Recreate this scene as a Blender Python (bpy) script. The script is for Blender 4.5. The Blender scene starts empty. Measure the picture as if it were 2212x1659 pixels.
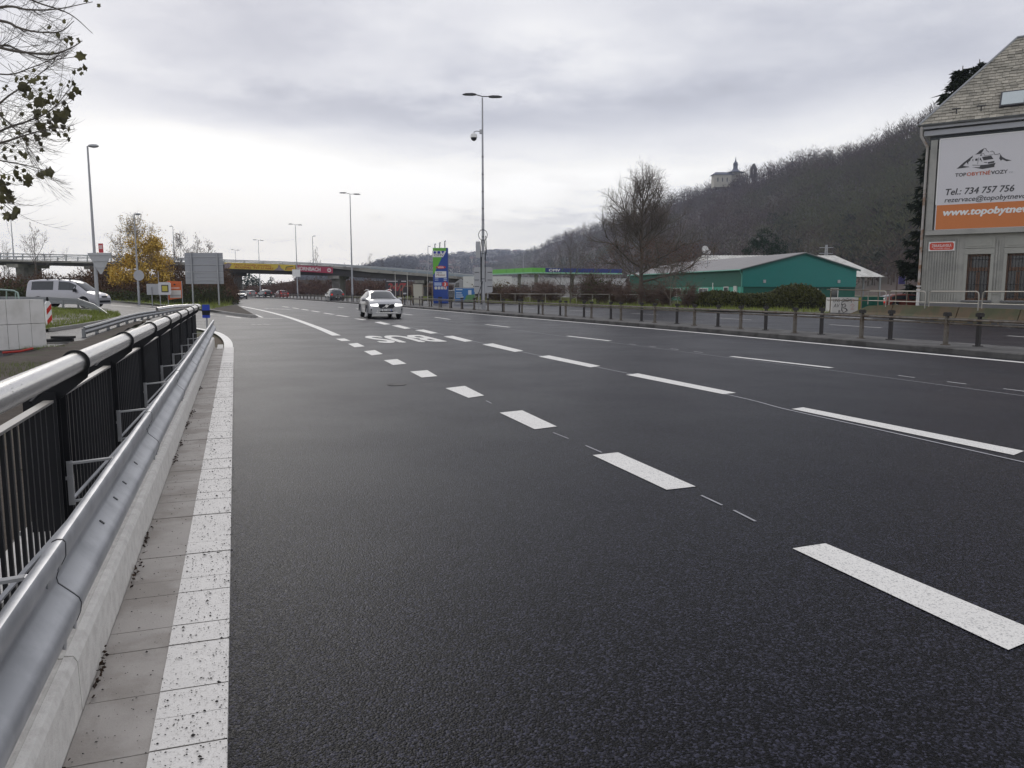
import bpy, math, random
import numpy as np
from mathutils import Vector, Matrix, noise
from mathutils.geometry import delaunay_2d_cdt
sc = bpy.context.scene
COL = sc.collection
rad = math.radians
# ---------------------------------------------------------------- camera
H = 1.58; PITCH = rad(6.997); FPX = 1658.0           # focal length in pixels of a 2212 px wide frame
cam = bpy.data.objects.new("camera", bpy.data.cameras.new("camera")); COL.objects.link(cam)
cam.data.sensor_width = 36; cam.data.lens = 36*FPX/2212
cam.data.clip_start = 0.05; cam.data.clip_end = 12000
cam.location = (0, 0, H); cam.rotation_euler = (rad(90)-PITCH, 0, 0)
sc.camera = cam
# ---------------------------------------------------------------- light
SUN_AZ, SUN_EL = rad(-24), rad(30)
sun = bpy.data.objects.new("sun", bpy.data.lights.new("sun", 'SUN')); COL.objects.link(sun)
sun.data.energy = 0.7; sun.data.angle = rad(18); sun.data.color = (1, .95, .88)
sd = Vector((math.sin(SUN_AZ)*math.cos(SUN_EL), math.cos(SUN_AZ)*math.cos(SUN_EL), math.sin(SUN_EL)))
sun.rotation_euler = sd.to_track_quat('Z', 'Y').to_euler()
w = bpy.data.worlds.new("World"); sc.world = w; w.use_nodes = True
nt = w.node_tree; nt.nodes.clear(); N = nt.nodes.new; L = nt.links.new
def mth(op, a, b=None, c=None, t=None, clamp=False):
    t = t or nt; n = t.nodes.new('ShaderNodeMath'); n.operation = op; n.use_clamp = clamp
    for i, x in enumerate((a, b, c)):
        if x is None: continue
        if isinstance(x, (int, float)): n.inputs[i].default_value = x
        else: t.links.new(x, n.inputs[i])
    return n.outputs[0]
def sky_world():
    out = N('ShaderNodeOutputWorld'); bg = N('ShaderNodeBackground'); bg.inputs[1].default_value = 0.1
    sk = N('ShaderNodeTexSky'); sk.sky_type = 'NISHITA'; sk.sun_disc = False
    sk.sun_elevation = SUN_EL; sk.sun_rotation = SUN_AZ
    tc = N('ShaderNodeTexCoord'); sp = N('ShaderNodeSeparateXYZ'); L(tc.outputs['Generated'], sp.inputs[0])
    x, y, z = sp.outputs
    az = mth('MULTIPLY', mth('ARCTAN2', x, y), 57.2958); el = mth('MULTIPLY', mth('ARCSINE', z), 57.2958)
    # cloud deck coordinates: the direction carried up to a flat layer
    zz = mth('ADD', mth('MAXIMUM', z, 0.0), 0.12)
    cb = N('ShaderNodeCombineXYZ'); L(mth('DIVIDE', x, zz), cb.inputs[0]); L(mth('DIVIDE', y, zz), cb.inputs[1])
    n1 = N('ShaderNodeTexNoise'); n1.inputs['Scale'].default_value = 0.75; n1.inputs['Detail'].default_value = 7; n1.inputs['Roughness'].default_value = .52; n1.inputs['Distortion'].default_value = .35
    L(cb.outputs[0], n1.inputs['Vector'])
    n2 = N('ShaderNodeTexNoise'); n2.inputs['Scale'].default_value = 2.3; n2.inputs['Detail'].default_value = 8; n2.inputs['Roughness'].default_value = .58
    L(cb.outputs[0], n2.inputs['Vector'])
    wob = mth('MULTIPLY', mth('SUBTRACT', n1.outputs[0], .5), 9.0)
    wob2 = mth('MULTIPLY', mth('SUBTRACT', n2.outputs[0], .5), 5.0)
    def blob(a0, e0, ra, re, k, tilt=0.0):
        da = mth('SUBTRACT', mth('ADD', az, wob), a0)
        de = mth('SUBTRACT', mth('SUBTRACT', mth('ADD', el, wob2), e0), mth('MULTIPLY', da, tilt))
        q = mth('ADD', mth('POWER', mth('ABSOLUTE', mth('DIVIDE', da, ra)), 2), mth('POWER', mth('ABSOLUTE', mth('DIVIDE', de, re)), 2))
        return mth('MULTIPLY', mth('POWER', 2.718, mth('MULTIPLY', q, -1)), k)
    base = mth('ADD', .84, mth('MULTIPLY', mth('SUBTRACT', n1.outputs[0], .5), .55))
    base = mth('ADD', base, mth('MULTIPLY', mth('SUBTRACT', n2.outputs[0], .5), .50))
    # lighter towards the horizon, where the deck thins
    hz = mth('MULTIPLY', mth('POWER', 2.718, mth('MULTIPLY', mth('ABSOLUTE', el), -0.14)), .60)
    base = mth('ADD', base, hz)
    for b in ((-24, 7.5, 17, 3.6, .42), (-12, 6.2, 13, 2.2, .16), (5, 8.6, 14, 2.4, .16), (25, 10, 12, 2.5, .10), (-30, 16, 4, 5, .10),
              (-6, 12.3, 15, 1.7, -.29, .02), (18, 13.0, 12, 2.0, -.16, .12), (-15, 16.5, 9, 2.5, -.15), (2, 17.5, 5, 1.5, .16), (4, 4.6, 12, 1.0, -.16), (-3, 9.6, 10, .8, -.12), (-20, 12.5, 9, 1.2, -.12), (22, 16.5, 10, 2, -.10)):
        base = mth('ADD', base, blob(*b))
    base = mth('MAXIMUM', mth('MINIMUM', base, 1.30), .5)
    # colour of the cloud: blue grey where thick, neutral to warm where thin and low
    mx = N('ShaderNodeMix'); mx.data_type = 'RGBA'
    L(mth('MULTIPLY', mth('SUBTRACT', base, .68), 2.0, clamp=True), mx.inputs['Factor'])
    mx.inputs['A'].default_value = (.93, .945, 1.055, 1); mx.inputs['B'].default_value = (1, .985, .965, 1)
    warm = N('ShaderNodeMix'); warm.data_type = 'RGBA'; L(mth('ADD', blob(-20, 3.6, 24, 2.6, .9), blob(10, 1.5, 30, 1.6, .5), clamp=True), warm.inputs['Factor']); L(mx.outputs['Result'], warm.inputs['A']); warm.inputs['B'].default_value = (1.0, .962, .905, 1)
    vm = N('ShaderNodeVectorMath'); vm.operation = 'SCALE'; L(warm.outputs['Result'], vm.inputs[0]); L(mth('MULTIPLY', base, 9.4), vm.inputs['Scale'])
    m2 = N('ShaderNodeMix'); m2.data_type = 'RGBA'; m2.inputs['Factor'].default_value = .94
    L(sk.outputs[0], m2.inputs['A']); L(vm.outputs[0], m2.inputs['B'])
    L(m2.outputs['Result'], bg.inputs[0]); L(bg.outputs[0], out.inputs[0])
sky_world()
sc.view_settings.view_transform = 'Standard'; sc.view_settings.look = 'None'
sc.view_settings.exposure = 0.0; sc.view_settings.gamma = 1.0
sc.cycles.max_bounces = 5; sc.cycles.volume_bounces = 1; sc.cycles.transparent_max_bounces = 12
# ---------------------------------------------------------------- pixel -> place
def ray(u, v):
    x = (u-1106)/FPX; y = -(v-829.5)/FPX; c, s = math.cos(PITCH), math.sin(PITCH)
    return (x, c+s*y, -s+c*y)
def smooth(a, b, x):
    t = min(1, max(0, (x-a)/(b-a))); return t*t*(3-2*t)
def hgt(x, y):
    dl = -((x+14)*.918+(y-43)*.397)
    return .42*smooth(2, 11, dl)*smooth(24, 38, y)*(1-smooth(1000, 1400, abs(x)+abs(y)))
def G(u, v, z=None):
    r = ray(u, v); zz = 0 if z is None else z
    for _ in range(1 if z is not None else 12):
        t = (zz-H)/r[2]; x, y = r[0]*t, r[1]*t
        if z is None: zz = .5*zz+.5*hgt(x, y)
    return (x, y)
def D(u, v, Y):
    r = ray(u, v); t = Y/r[1]; return (r[0]*t, Y, H+r[2]*t)
RA = rad(-19.727); dx, dy = math.sin(RA), math.cos(RA); nx, ny = math.cos(RA), -math.sin(RA)
def R(s, t): return (dx*s+nx*t, dy*s+ny*t)
def R3(s, t, z): return (dx*s+nx*t, dy*s+ny*t, z)
# ---------------------------------------------------------------- materials
MATS = {}
def P(name, col, rough=.6, metal=0., var=.12, scale=2., bump=0., bscale=30., spec=.5, island=0., col2=None, c2scale=1.5, c2lo=.45, c2hi=.6, emit=0., coat=0., detail=4):
    if name in MATS: return MATS[name]
    m = bpy.data.materials.new(name); m.use_nodes = True; t = m.node_tree; b = t.nodes['Principled BSDF']
    tc = t.nodes.new('ShaderNodeTexCoord'); O = tc.outputs['Object']
    def nz(sc_, d=detail, r=.55):
        n = t.nodes.new('ShaderNodeTexNoise'); n.inputs['Scale'].default_value = sc_; n.inputs['Detail'].default_value = d; n.inputs['Roughness'].default_value = r
        t.links.new(O, n.inputs['Vector']); return n.outputs[0]
    src = None
    c = t.nodes.new('ShaderNodeRGB'); c.outputs[0].default_value = (*col, 1); src = c.outputs[0]
    if col2:
        rp = t.nodes.new('ShaderNodeMapRange'); rp.inputs[1].default_value = c2lo; rp.inputs[2].default_value = c2hi
        t.links.new(nz(c2scale, 6, .6), rp.inputs[0])
        mx = t.nodes.new('ShaderNodeMix'); mx.data_type = 'RGBA'; t.links.new(rp.outputs[0], mx.inputs['Factor']); t.links.new(src, mx.inputs['A']); mx.inputs['B'].default_value = (*col2, 1); src = mx.outputs['Result']
    f = None
    if var: f = mth('ADD', 1-var, mth('MULTIPLY', nz(scale), 2*var, t=t), t=t)
    if island:
        g = t.nodes.new('ShaderNodeNewGeometry'); q = mth('ADD', 1-island, mth('MULTIPLY', g.outputs['Random Per Island'], 2*island, t=t), t=t)
        f = mth('MULTIPLY', f, q, t=t) if f is not None else q
    if f is not None:
        vm = t.nodes.new('ShaderNodeVectorMath'); vm.operation = 'SCALE'; t.links.new(src, vm.inputs[0]); t.links.new(f, vm.inputs['Scale']); src = vm.outputs[0]
    t.links.new(src, b.inputs['Base Color'])
    b.inputs['Roughness'].default_value = rough; b.inputs['Metallic'].default_value = metal; b.inputs['Specular IOR Level'].default_value = spec
    if coat: b.inputs['Coat Weight'].default_value = coat; b.inputs['Coat Roughness'].default_value = .05
    if bump:
        bp = t.nodes.new('ShaderNodeBump'); bp.inputs['Strength'].default_value = 1; bp.inputs['Distance'].default_value = bump
        t.links.new(nz(bscale, 5, .6), bp.inputs['Height']); t.links.new(bp.outputs[0], b.inputs['Normal'])
    if emit: b.inputs['Emission Color'].default_value = (*col, 1); b.inputs['Emission Strength'].default_value = emit
    MATS[name] = m; return m
def asphalt(name, c, wet=.5, grain=.55):
    m = bpy.data.materials.new(name); m.use_nodes = True; t = m.node_tree; b = t.nodes['Principled BSDF']; K = t.links.new
    O = t.nodes.new('ShaderNodeTexCoord').outputs['Object']
    def nz(s, d, r=.55):
        n = t.nodes.new('ShaderNodeTexNoise'); n.inputs['Scale'].default_value = s; n.inputs['Detail'].default_value = d; n.inputs['Roughness'].default_value = r; K(O, n.inputs['Vector']); return n.outputs[0]
    vo = t.nodes.new('ShaderNodeTexVoronoi'); vo.inputs['Scale'].default_value = 112; K(O, vo.inputs['Vector'])
    sp = t.nodes.new('ShaderNodeSeparateColor'); K(vo.outputs['Color'], sp.inputs[0])
    stone = mth('POWER', sp.outputs[0], 4.0, t=t)                    # few light chips among dark ones
    big = nz(.25, 5); mid = nz(6, 4)
    f = mth('ADD', .12, mth('MULTIPLY', stone, 4.8, t=t), t=t)
    f = mth('MULTIPLY', f, mth('ADD', .8, mth('MULTIPLY', big, .4, t=t), t=t), t=t)
    f = mth('MULTIPLY', f, mth('ADD', .8, mth('MULTIPLY', mid, .4, t=t), t=t), t=t)
    vm = t.nodes.new('ShaderNodeVectorMath'); vm.operation = 'SCALE'; vm.inputs[0].default_value = c; K(f, vm.inputs['Scale']); K(vm.outputs[0], b.inputs['Base Color'])
    mr = t.nodes.new('ShaderNodeMapRange'); mr.inputs[1].default_value = .35; mr.inputs[2].default_value = .65; mr.inputs[3].default_value = wet-.025; mr.inputs[4].default_value = wet+.03
    K(nz(.5, 5), mr.inputs[0]); K(mr.outputs[0], b.inputs['Roughness'])
    bp = t.nodes.new('ShaderNodeBump'); bp.inputs['Distance'].default_value = .0045; bp.inputs['Strength'].default_value = grain
    hh = mth('ADD', mth('MULTIPLY', vo.outputs['Distance'], -1.0, t=t), nz(60, 3), t=t)
    K(hh, bp.inputs['Height']); K(bp.outputs[0], b.inputs['Normal']); b.inputs['Specular IOR Level'].default_value = .09
    return m
# ---------------------------------------------------------------- mesh builder
SPLIT = {k: k for k in 'post clamp stake cable antenna back_rail lifting_slot strap print_bars ribbed_pilaster roof_rail number_plate wall_lamp column beacon_foot logo_shapes fascia_joint vent_pipe air_intake side_moulding green_fascia pier grille'.split()}; SPLIT.update(anchor_bolts='anchor_bolt', rail_bolts='rail_bolt', service_icons='service_icon', icon_marks='icon_mark', print_lines='print_line', price_lines='price_line', windows='window', rail_slots='rail_slot', stone_blocks='stone_block', railing_posts='railing_post', print_line='print_line')
class MB:
    def __init__(s): s.v = []; s.f = []; s.m = []
    def add(s, vs, fs, m=0):
        b = len(s.v); s.v += [tuple(v) for v in vs]; s.f += [tuple(b+i for i in f) for f in fs]; s.m += [m]*len(fs)
    def box(s, c, sz, rz=0., m=0, M=None):
        hx, hy, hz = sz[0]/2, sz[1]/2, sz[2]/2; cr, sr = math.cos(rz), math.sin(rz); vs = []
        for z in (-hz, hz):
            for x, y in ((-hx, -hy), (hx, -hy), (hx, hy), (-hx, hy)):
                if M is not None: p = M @ Vector((x, y, z)); vs.append((c[0]+p.x, c[1]+p.y, c[2]+p.z))
                else: vs.append((c[0]+x*cr-y*sr, c[1]+x*sr+y*cr, c[2]+z))
        s.add(vs, [(0, 3, 2, 1), (4, 5, 6, 7), (0, 1, 5, 4), (1, 2, 6, 5), (2, 3, 7, 6), (3, 0, 4, 7)], m)
    def bar(s, a, b, w, h, m=0, up=(0, 0, 1)):
        a, b = Vector(a), Vector(b); d = b-a; l = d.length; d.normalize(); u = Vector(up)
        x = d.cross(u)
        if x.length < 1e-4: x = d.cross(Vector((1, 0, 0)))
        x.normalize(); y = x.cross(d); vs = []
        for p in (a, b):
            for i, j in ((-1, -1), (1, -1), (1, 1), (-1, 1)): vs.append(p+x*(i*w/2)+y*(j*h/2))
        s.add(vs, [(0, 3, 2, 1), (4, 5, 6, 7), (0, 1, 5, 4), (1, 2, 6, 5), (2, 3, 7, 6), (3, 0, 4, 7)], m)
    def tube(s, pts, r, n=6, m=0, cap=True):
        pts = [Vector(p) for p in pts]; k = len(pts); rs = r if isinstance(r, (list, tuple)) else [r]*k
        px = None; vs = []
        for i, p in enumerate(pts):
            d = (pts[min(i+1, k-1)]-pts[max(i-1, 0)]).normalized()
            if px is None: px = d.cross(Vector((0, 0, 1)) if abs(d.z) < .9 else Vector((1, 0, 0))).normalized()
            else:
                px = px-d*px.dot(d)
                px = px.normalized() if px.length > 1e-6 else d.orthogonal().normalized()
            py = d.cross(px)
            for j in range(n):
                a = 2*math.pi*j/n; vs.append(p+(px*math.cos(a)+py*math.sin(a))*rs[i])
        fs = [(i*n+j, i*n+(j+1) % n, (i+1)*n+(j+1) % n, (i+1)*n+j) for i in range(k-1) for j in range(n)]
        if cap: fs += [tuple(range(n))[::-1], tuple((k-1)*n+j for j in range(n))]
        s.add(vs, fs, m)
    def lathe(s, prof, c=(0, 0, 0), n=16, m=0, M=None):
        vs = []; k = len(prof)
        for r, z in prof:
            for j in range(n):
                a = 2*math.pi*j/n; p = Vector((r*math.cos(a), r*math.sin(a), z))
                if M is not None: p = M @ p
                vs.append((c[0]+p.x, c[1]+p.y, c[2]+p.z))
        s.add(vs, [(i*n+j, i*n+(j+1) % n, (i+1)*n+(j+1) % n, (i+1)*n+j) for i in range(k-1) for j in range(n)]+[tuple(range(n))[::-1], tuple((k-1)*n+j for j in range(n))], m)
    def prism(s, poly, fn, a, b, m=0):
        """poly = 2D outline, fn(p, q, depth) -> 3D, between depths a and b"""
        n = len(poly); vs = [fn(p, q, a) for p, q in poly]+[fn(p, q, b) for p, q in poly]
        s.add(vs, [tuple(range(n))[::-1], tuple(range(n, 2*n))]+[(i, (i+1) % n, n+(i+1) % n, n+i) for i in range(n)], m)
    def sweep(s, path, prof, m=0, zf=None, cap=True, closed=True):
        """profile (side, up) carried along a ground polyline of (x, y)"""
        k = len(path); n = len(prof); vs = []
        for i, p in enumerate(path):
            a = path[max(i-1, 0)]; b = path[min(i+1, k-1)]; d = Vector((b[0]-a[0], b[1]-a[1])).normalized(); z0 = zf(*p[:2]) if zf else (p[2] if len(p) > 2 else 0)
            for q, h in prof: vs.append((p[0]+d.y*q, p[1]-d.x*q, z0+h))
        e = n if closed else n-1
        fs = [(i*n+j, i*n+(j+1) % n, (i+1)*n+(j+1) % n, (i+1)*n+j) for i in range(k-1) for j in range(e)]
        if cap and closed: fs += [tuple(range(n))[::-1], tuple((k-1)*n+j for j in range(n))]
        s.add(vs, fs, m)
    def clusters(s):
        n = len(s.v); par = list(range(n))
        def fd(a):
            while par[a] != a: par[a] = par[par[a]]; a = par[a]
            return a
        for f in s.f:
            r = fd(f[0])
            for i in f[1:]: par[fd(i)] = r
        isl = {}
        for i in range(n): isl.setdefault(fd(i), []).append(i)
        ks = list(isl); bb = []
        for k in ks: P_ = [s.v[i] for i in isl[k]]; bb.append(([min(p[a] for p in P_)-.012 for a in range(3)], [max(p[a] for p in P_)+.012 for a in range(3)]))
        g = list(range(len(ks)))
        def fg(a):
            while g[a] != a: a = g[a]
            return a
        for i in range(len(ks)):
            for j in range(i):
                if all(bb[i][0][a] <= bb[j][1][a] and bb[j][0][a] <= bb[i][1][a] for a in range(3)): g[fg(i)] = fg(j)
        cl = {fd(ks_): fg(i) for i, ks_ in enumerate(ks)}; out = {}
        for f, m in zip(s.f, s.m): out.setdefault(cl[fd(f[0])], []).append((f, m))
        res = []
        for fs in out.values():
            q = MB(); mp = {}
            for f, m in fs:
                for i in f:
                    if i not in mp: mp[i] = len(q.v); q.v.append(s.v[i])
                q.f.append(tuple(mp[i] for i in f)); q.m.append(m)
            res.append(q)
        return res
    def build(s, name, mat, parent=None, smooth=False):
        if name in SPLIT and parent is not None:
            c = s.clusters()
            if 1 < len(c) <= 60:
                for q in c: o = q.build_one(SPLIT[name], mat, parent, smooth)
                return o
        return s.build_one(name, mat, parent, smooth)
    def build_one(s, name, mat, parent=None, smooth=False):
        me = bpy.data.meshes.new(name); me.from_pydata(s.v, [], s.f)
        for q in (mat if isinstance(mat, (list, tuple)) else [mat]): me.materials.append(q)
        if any(s.m): me.polygons.foreach_set('material_index', s.m)
        if smooth: me.polygons.foreach_set('use_smooth', [True]*len(s.f))
        me.update(); o = bpy.data.objects.new(name, me); COL.objects.link(o)
        if smooth:
            try: me.set_sharp_from_angle(angle=rad(40))
            except Exception: pass
        if parent: o.parent = parent
        return o
def tag(o, label=None, cat=None, group=None, kind=None):
    for k, v in (('label', label), ('category', cat), ('group', group), ('kind', kind)):
        if v: o[k] = v
    return o
def thing(name, label, cat, loc=(0, 0, 0), rz=0., group=None):
    o = bpy.data.objects.new(name, None); COL.objects.link(o); o.location = loc; o.rotation_euler = (0, 0, rz); o.empty_display_size = .2
    return tag(o, label, cat, group)
def struct(o): o['kind'] = 'structure'; return o
def dup(o, parent=None, kids=None):
    c = o.copy(); COL.objects.link(c); c.parent = parent
    for ch in KIDS(o): dup(ch, c)
    return c
def KIDS(o): return [x for x in list(o.children)]
def tris(name, V, mat, parent=None, k=3, smooth=False):
    """V: (n, k, 3) array of separate faces"""
    V = np.asarray(V, dtype=np.float32); n = V.shape[0]; me = bpy.data.meshes.new(name)
    me.vertices.add(n*k); me.vertices.foreach_set('co', V.reshape(-1)); me.loops.add(n*k); me.loops.foreach_set('vertex_index', np.arange(n*k, dtype=np.int32))
    me.polygons.add(n); me.polygons.foreach_set('loop_start', np.arange(0, n*k, k, dtype=np.int32)); me.polygons.foreach_set('loop_total', np.full(n, k, dtype=np.int32))
    me.materials.append(mat); me.update(calc_edges=True); me.validate(); o = bpy.data.objects.new(name, me); COL.objects.link(o)
    if parent: o.parent = parent
    return o
def leaves(rs, pts, size, asp=.7, jit=.35):
    """one bent leaf-like quad per point, random facing"""
    n = len(pts); a = rs.normal(size=(n, 3)); a /= np.linalg.norm(a, axis=1)[:, None]; b = rs.normal(size=(n, 3)); b -= a*(a*b).sum(1)[:, None]; b /= np.linalg.norm(b, axis=1)[:, None]
    s = (size*(1+jit*rs.uniform(-1, 1, n)))[:, None]; p = np.asarray(pts)
    return np.stack([p-a*s*.5, p+b*s*asp*.5, p+a*s*.5, p-b*s*asp*.5], 1)
def slivers(rs, p0, p1, w):
    """thin triangle from p0 to p1"""
    d = p1-p0; q = rs.normal(size=d.shape); q -= d*((q*d).sum(1)/np.maximum((d*d).sum(1), 1e-9))[:, None]; q /= np.linalg.norm(q, axis=1)[:, None]
    w = np.asarray(w).reshape(-1, 1) if not np.isscalar(w) else w
    return np.stack([p0-q*w/2, p0+q*w/2, p1], 1)
TXT = {}
def text(mb, s, org, ux, uz, h=None, w=None, m=0, bold=0., shear=0., off=.004, nrm=None):
    key = (s, bold, shear)
    if key not in TXT:
        c = bpy.data.curves.new('t', 'FONT'); c.body = s; c.size = 1; c.shear = shear; c.resolution_u = 3
        o = bpy.data.objects.new('t', c); me = o.to_mesh(); vs = [(v.co.x, v.co.y) for v in me.vertices]; fs = [tuple(p.vertices) for p in me.polygons]
        o.to_mesh_clear(); bpy.data.objects.remove(o); bpy.data.curves.remove(c); TXT[key] = (vs, fs)
    vs, fs = TXT[key]; x0 = min(v[0] for v in vs); x1 = max(v[0] for v in vs); y1 = .70
    sy = h/y1 if h else w/(x1-x0); sx = w/(x1-x0) if w else sy
    ux, uz = Vector(ux).normalized(), Vector(uz).normalized(); n = Vector(nrm) if nrm else ux.cross(uz); o = Vector(org)+n*off
    cop = [(0, 0)] if bold <= 0 else [(-1, 0), (1, 0), (0, 1), (0, -1)]
    for i, (a_, b_) in enumerate(cop): mb.add([o+n*(i*.0008)+ux*((x-x0+a_*bold*1.5)*sx)+uz*((y+b_*bold)*sy) for x, y in vs], fs, m)
    return (x1-x0)*sx
def patch(name, poly, mat, off=0., res=3., zf=None, near=None):
    """flat-ish ground patch that follows the terrain"""
    zf = zf or hgt; xs = [p[0] for p in poly]; ys = [p[1] for p in poly]; pts = []
    x0, x1, y0, y1 = (min(xs), max(xs), min(ys), max(ys)) if near is None else near
    def inside(x, y):
        c = False; j = len(poly)-1
        for i in range(len(poly)):
            if (poly[i][1] > y) != (poly[j][1] > y) and x < (poly[j][0]-poly[i][0])*(y-poly[i][1])/(poly[j][1]-poly[i][1])+poly[i][0]: c = not c
            j = i
        return c
    b = []
    for i in range(len(poly)):
        p, q = poly[i], poly[(i+1) % len(poly)]; l = math.hypot(q[0]-p[0], q[1]-p[1]); k = max(1, min(60, int(l/res)))
        b += [(p[0]+(q[0]-p[0])*j/k, p[1]+(q[1]-p[1])*j/k) for j in range(k)]
    nb = len(b)
    for i in range(int((x1-x0)/res)+1):
        for j in range(int((y1-y0)/res)+1):
            x, y = x0+i*res, y0+j*res
            if inside(x, y): pts.append((x, y))
    r = delaunay_2d_cdt([Vector(p) for p in b+pts], [], [list(range(nb))], 1, 1e-4)
    mb = MB(); mb.add([(p.x, p.y, zf(p.x, p.y)+off) for p in r[0]], [f[::-1] if False else tuple(f) for f in r[2]])
    return mb.build(name, mat)
def catmull(pts, k=6):
    P_ = [Vector(p) for p in pts]; P_ = [2*P_[0]-P_[1]]+P_+[2*P_[-1]-P_[-2]]; o = []
    for i in range(1, len(P_)-2):
        a, b, c, d = P_[i-1:i+3]
        for j in range(k):
            t = j/k; o.append(tuple(.5*((2*b)+(c-a)*t+(2*a-5*b+4*c-d)*t*t+(3*b-a-3*c+d)*t*t*t)))
    o.append(tuple(P_[-2])); return o
def along(path, step, start=0.):
    """points and headings every step metres of a polyline"""
    out = []; d = start; acc = 0
    for a, b in zip(path, path[1:]):
        l = math.hypot(b[0]-a[0], b[1]-a[1])
        while d <= acc+l:
            f = (d-acc)/l; out.append((a[0]+(b[0]-a[0])*f, a[1]+(b[1]-a[1])*f, math.atan2(b[1]-a[1], b[0]-a[0]))); d += step
        acc += l
    return out
# ================================================================ MATERIALS
M_asph = asphalt('asphalt', (.0105, .0106, .0162), .38, .6)
M_conc = P('concrete', (.66, .645, .61), .85, var=.16, scale=14, bump=.003, bscale=110, col2=(.58, .56, .53), c2scale=16)
M_gutt = P('gutter_concrete', (.39, .365, .34), .85, var=.12, scale=8, bump=.002, bscale=90, col2=(.30, .275, .25), c2scale=2.2)
M_paint = P('road_paint', (.80, .785, .745), .6, var=.08, scale=3, bump=.002, bscale=120, col2=(.36, .355, .35), c2scale=95, c2lo=.52, c2hi=.66)
M_paint2 = P('gutter_paint', (.74, .72, .69), .7, var=.10, scale=6, bump=.002, bscale=120, col2=(.46, .44, .42), c2scale=70, c2lo=.54, c2hi=.68)
M_kerb = P('kerb_concrete', (.34, .33, .31), .85, var=.2, scale=3, bump=.003, bscale=40)
M_kerbd = P('median_concrete', (.10, .097, .094), .8, var=.25, scale=2, bump=.003, bscale=40, col2=(.05, .048, .046), c2scale=1.5)
M_seam = P('seam_paint', (.34, .34, .36), .6, var=.4, scale=1.5)
M_faint = P('worn_paint', (.55, .55, .55), .6, var=.3, scale=4)
M_soil = P('soil', (.050, .036, .025), .9, var=.4, scale=2.5, bump=.05, bscale=7, col2=(.045, .055, .018), c2scale=.8, c2lo=.55, c2hi=.68)
M_ground = P('ground', (.075, .085, .03), .95, var=.3, scale=.4, bump=.05, bscale=3, col2=(.09, .065, .04), c2scale=.15)
M_turf = P('turf', (.13, .15, .04), .95, var=.3, scale=.9, bump=.05, bscale=8, col2=(.11, .095, .04), c2scale=.6, c2lo=.5, c2hi=.75)
M_blade = P('grass_blade', (.19, .225, .05), .7, var=.3, scale=.5, island=.35, spec=.25)
M_gravelc = P('gravel_pad', (.21, .195, .165), .9, var=.2, scale=4, bump=.01, bscale=30)
M_steel = P('galvanised_steel', (.46, .47, .49), .42, metal=.45, var=.08, scale=6, bump=.0004, bscale=20, col2=(.36, .37, .39), c2scale=4)
M_gray = P('grey_paint', (.42, .43, .45), .5, metal=.3, var=.08, scale=2)
M_pole = P('galvanised_pole', (.36, .37, .39), .5, metal=.5, var=.12, scale=1.5)
M_black = P('black_paint', (.008, .009, .012), .5, var=.1, spec=.3)
M_darkm = P('dark_metal', (.03, .03, .035), .5, var=.2)
M_glass = P('dark_glass', (.02, .025, .03), .06, var=0, spec=.8)
M_rub = P('rubber', (.018, .018, .018), .8, var=.2)
M_white = P('white_paint', (.80, .80, .79), .45, var=.04)
# ================================================================ GROUND AND ROADS
def big(n=2590):
    return [(-n, -95), (n, -95), (n, 2390), (-n, 2390)]
struct(patch('ground', big(), M_ground, -.07, 4., near=(-120, 70, -10, 170)))
ML = catmull([R(-12, 16.15), R(12, 16.12), G(2212, 783.5), G(1500, 718), G(1180, 691), G(1040, 679.3), G(875, 665), G(756, 656), G(644, 646.5), G(580, 643), G(535, 641.5), (-92, 215), (-150, 262)][0:1]+[G(2212, 783.5), G(1850, 750), G(1500, 718), G(1180, 690.8), G(1040, 679.3), G(875, 665), G(756, 656.2), G(644, 648), G(580, 644.5), G(530, 642.6), (-95, 212), (-150, 255)])   # yellow-free inner edge line of the near carriageway
FE = [R(-12, 31.5), G(2330, 717), G(2212, 707), G(1985, 690), G(1830, 680.5), G(1600, 675), G(1492, 673), G(1408, 669.5), G(1266, 663), G(1110, 657.5), G(1020, 654), G(875, 648), G(760, 643.5), G(660, 640.5), (-84, 235), (-150, 285)]
FE = catmull(FE, 4)
LE = [R(-8, -.1), R(17, -.1), R(21, -.08), R(25, -.14), R(28, -.32), R(31, -.68), R(34, -1.5), R(36, -2.6)]
side_near = [R(33, -4.2), R(28, -3.6), G(330, 688), G(250, 709), G(183, 734), G(100, 752), G(-90, 790), (-40, 20), (-60, 30)]
ISL = [G(-160, 649), G(60, 650), G(236, 652.5), G(401, 666.5), G(507, 681.5), G(549, 686.5)]
left_main = [G(549, 686.5), G(500, 659), G(478, 645.5), (-75, 165), (-110, 210), (-160, 245)]
road_poly = LE+side_near+[(-110, 75)]+ISL+left_main[1:]+[tuple(p) for p in FE[::-1]]
struct(patch('road', road_poly, M_asph, 0., 3., near=(-110, 40, -6, 120)))
def strip(mb, path, wd, off=.005, m=0, t0=0.): mb.sweep(path, [(-wd/2+t0, off), (wd/2+t0, off)], m, zf=hgt, cap=False, closed=False)
mk = MB()
strip(mk, ML, .25)                                             # inner edge line
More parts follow.
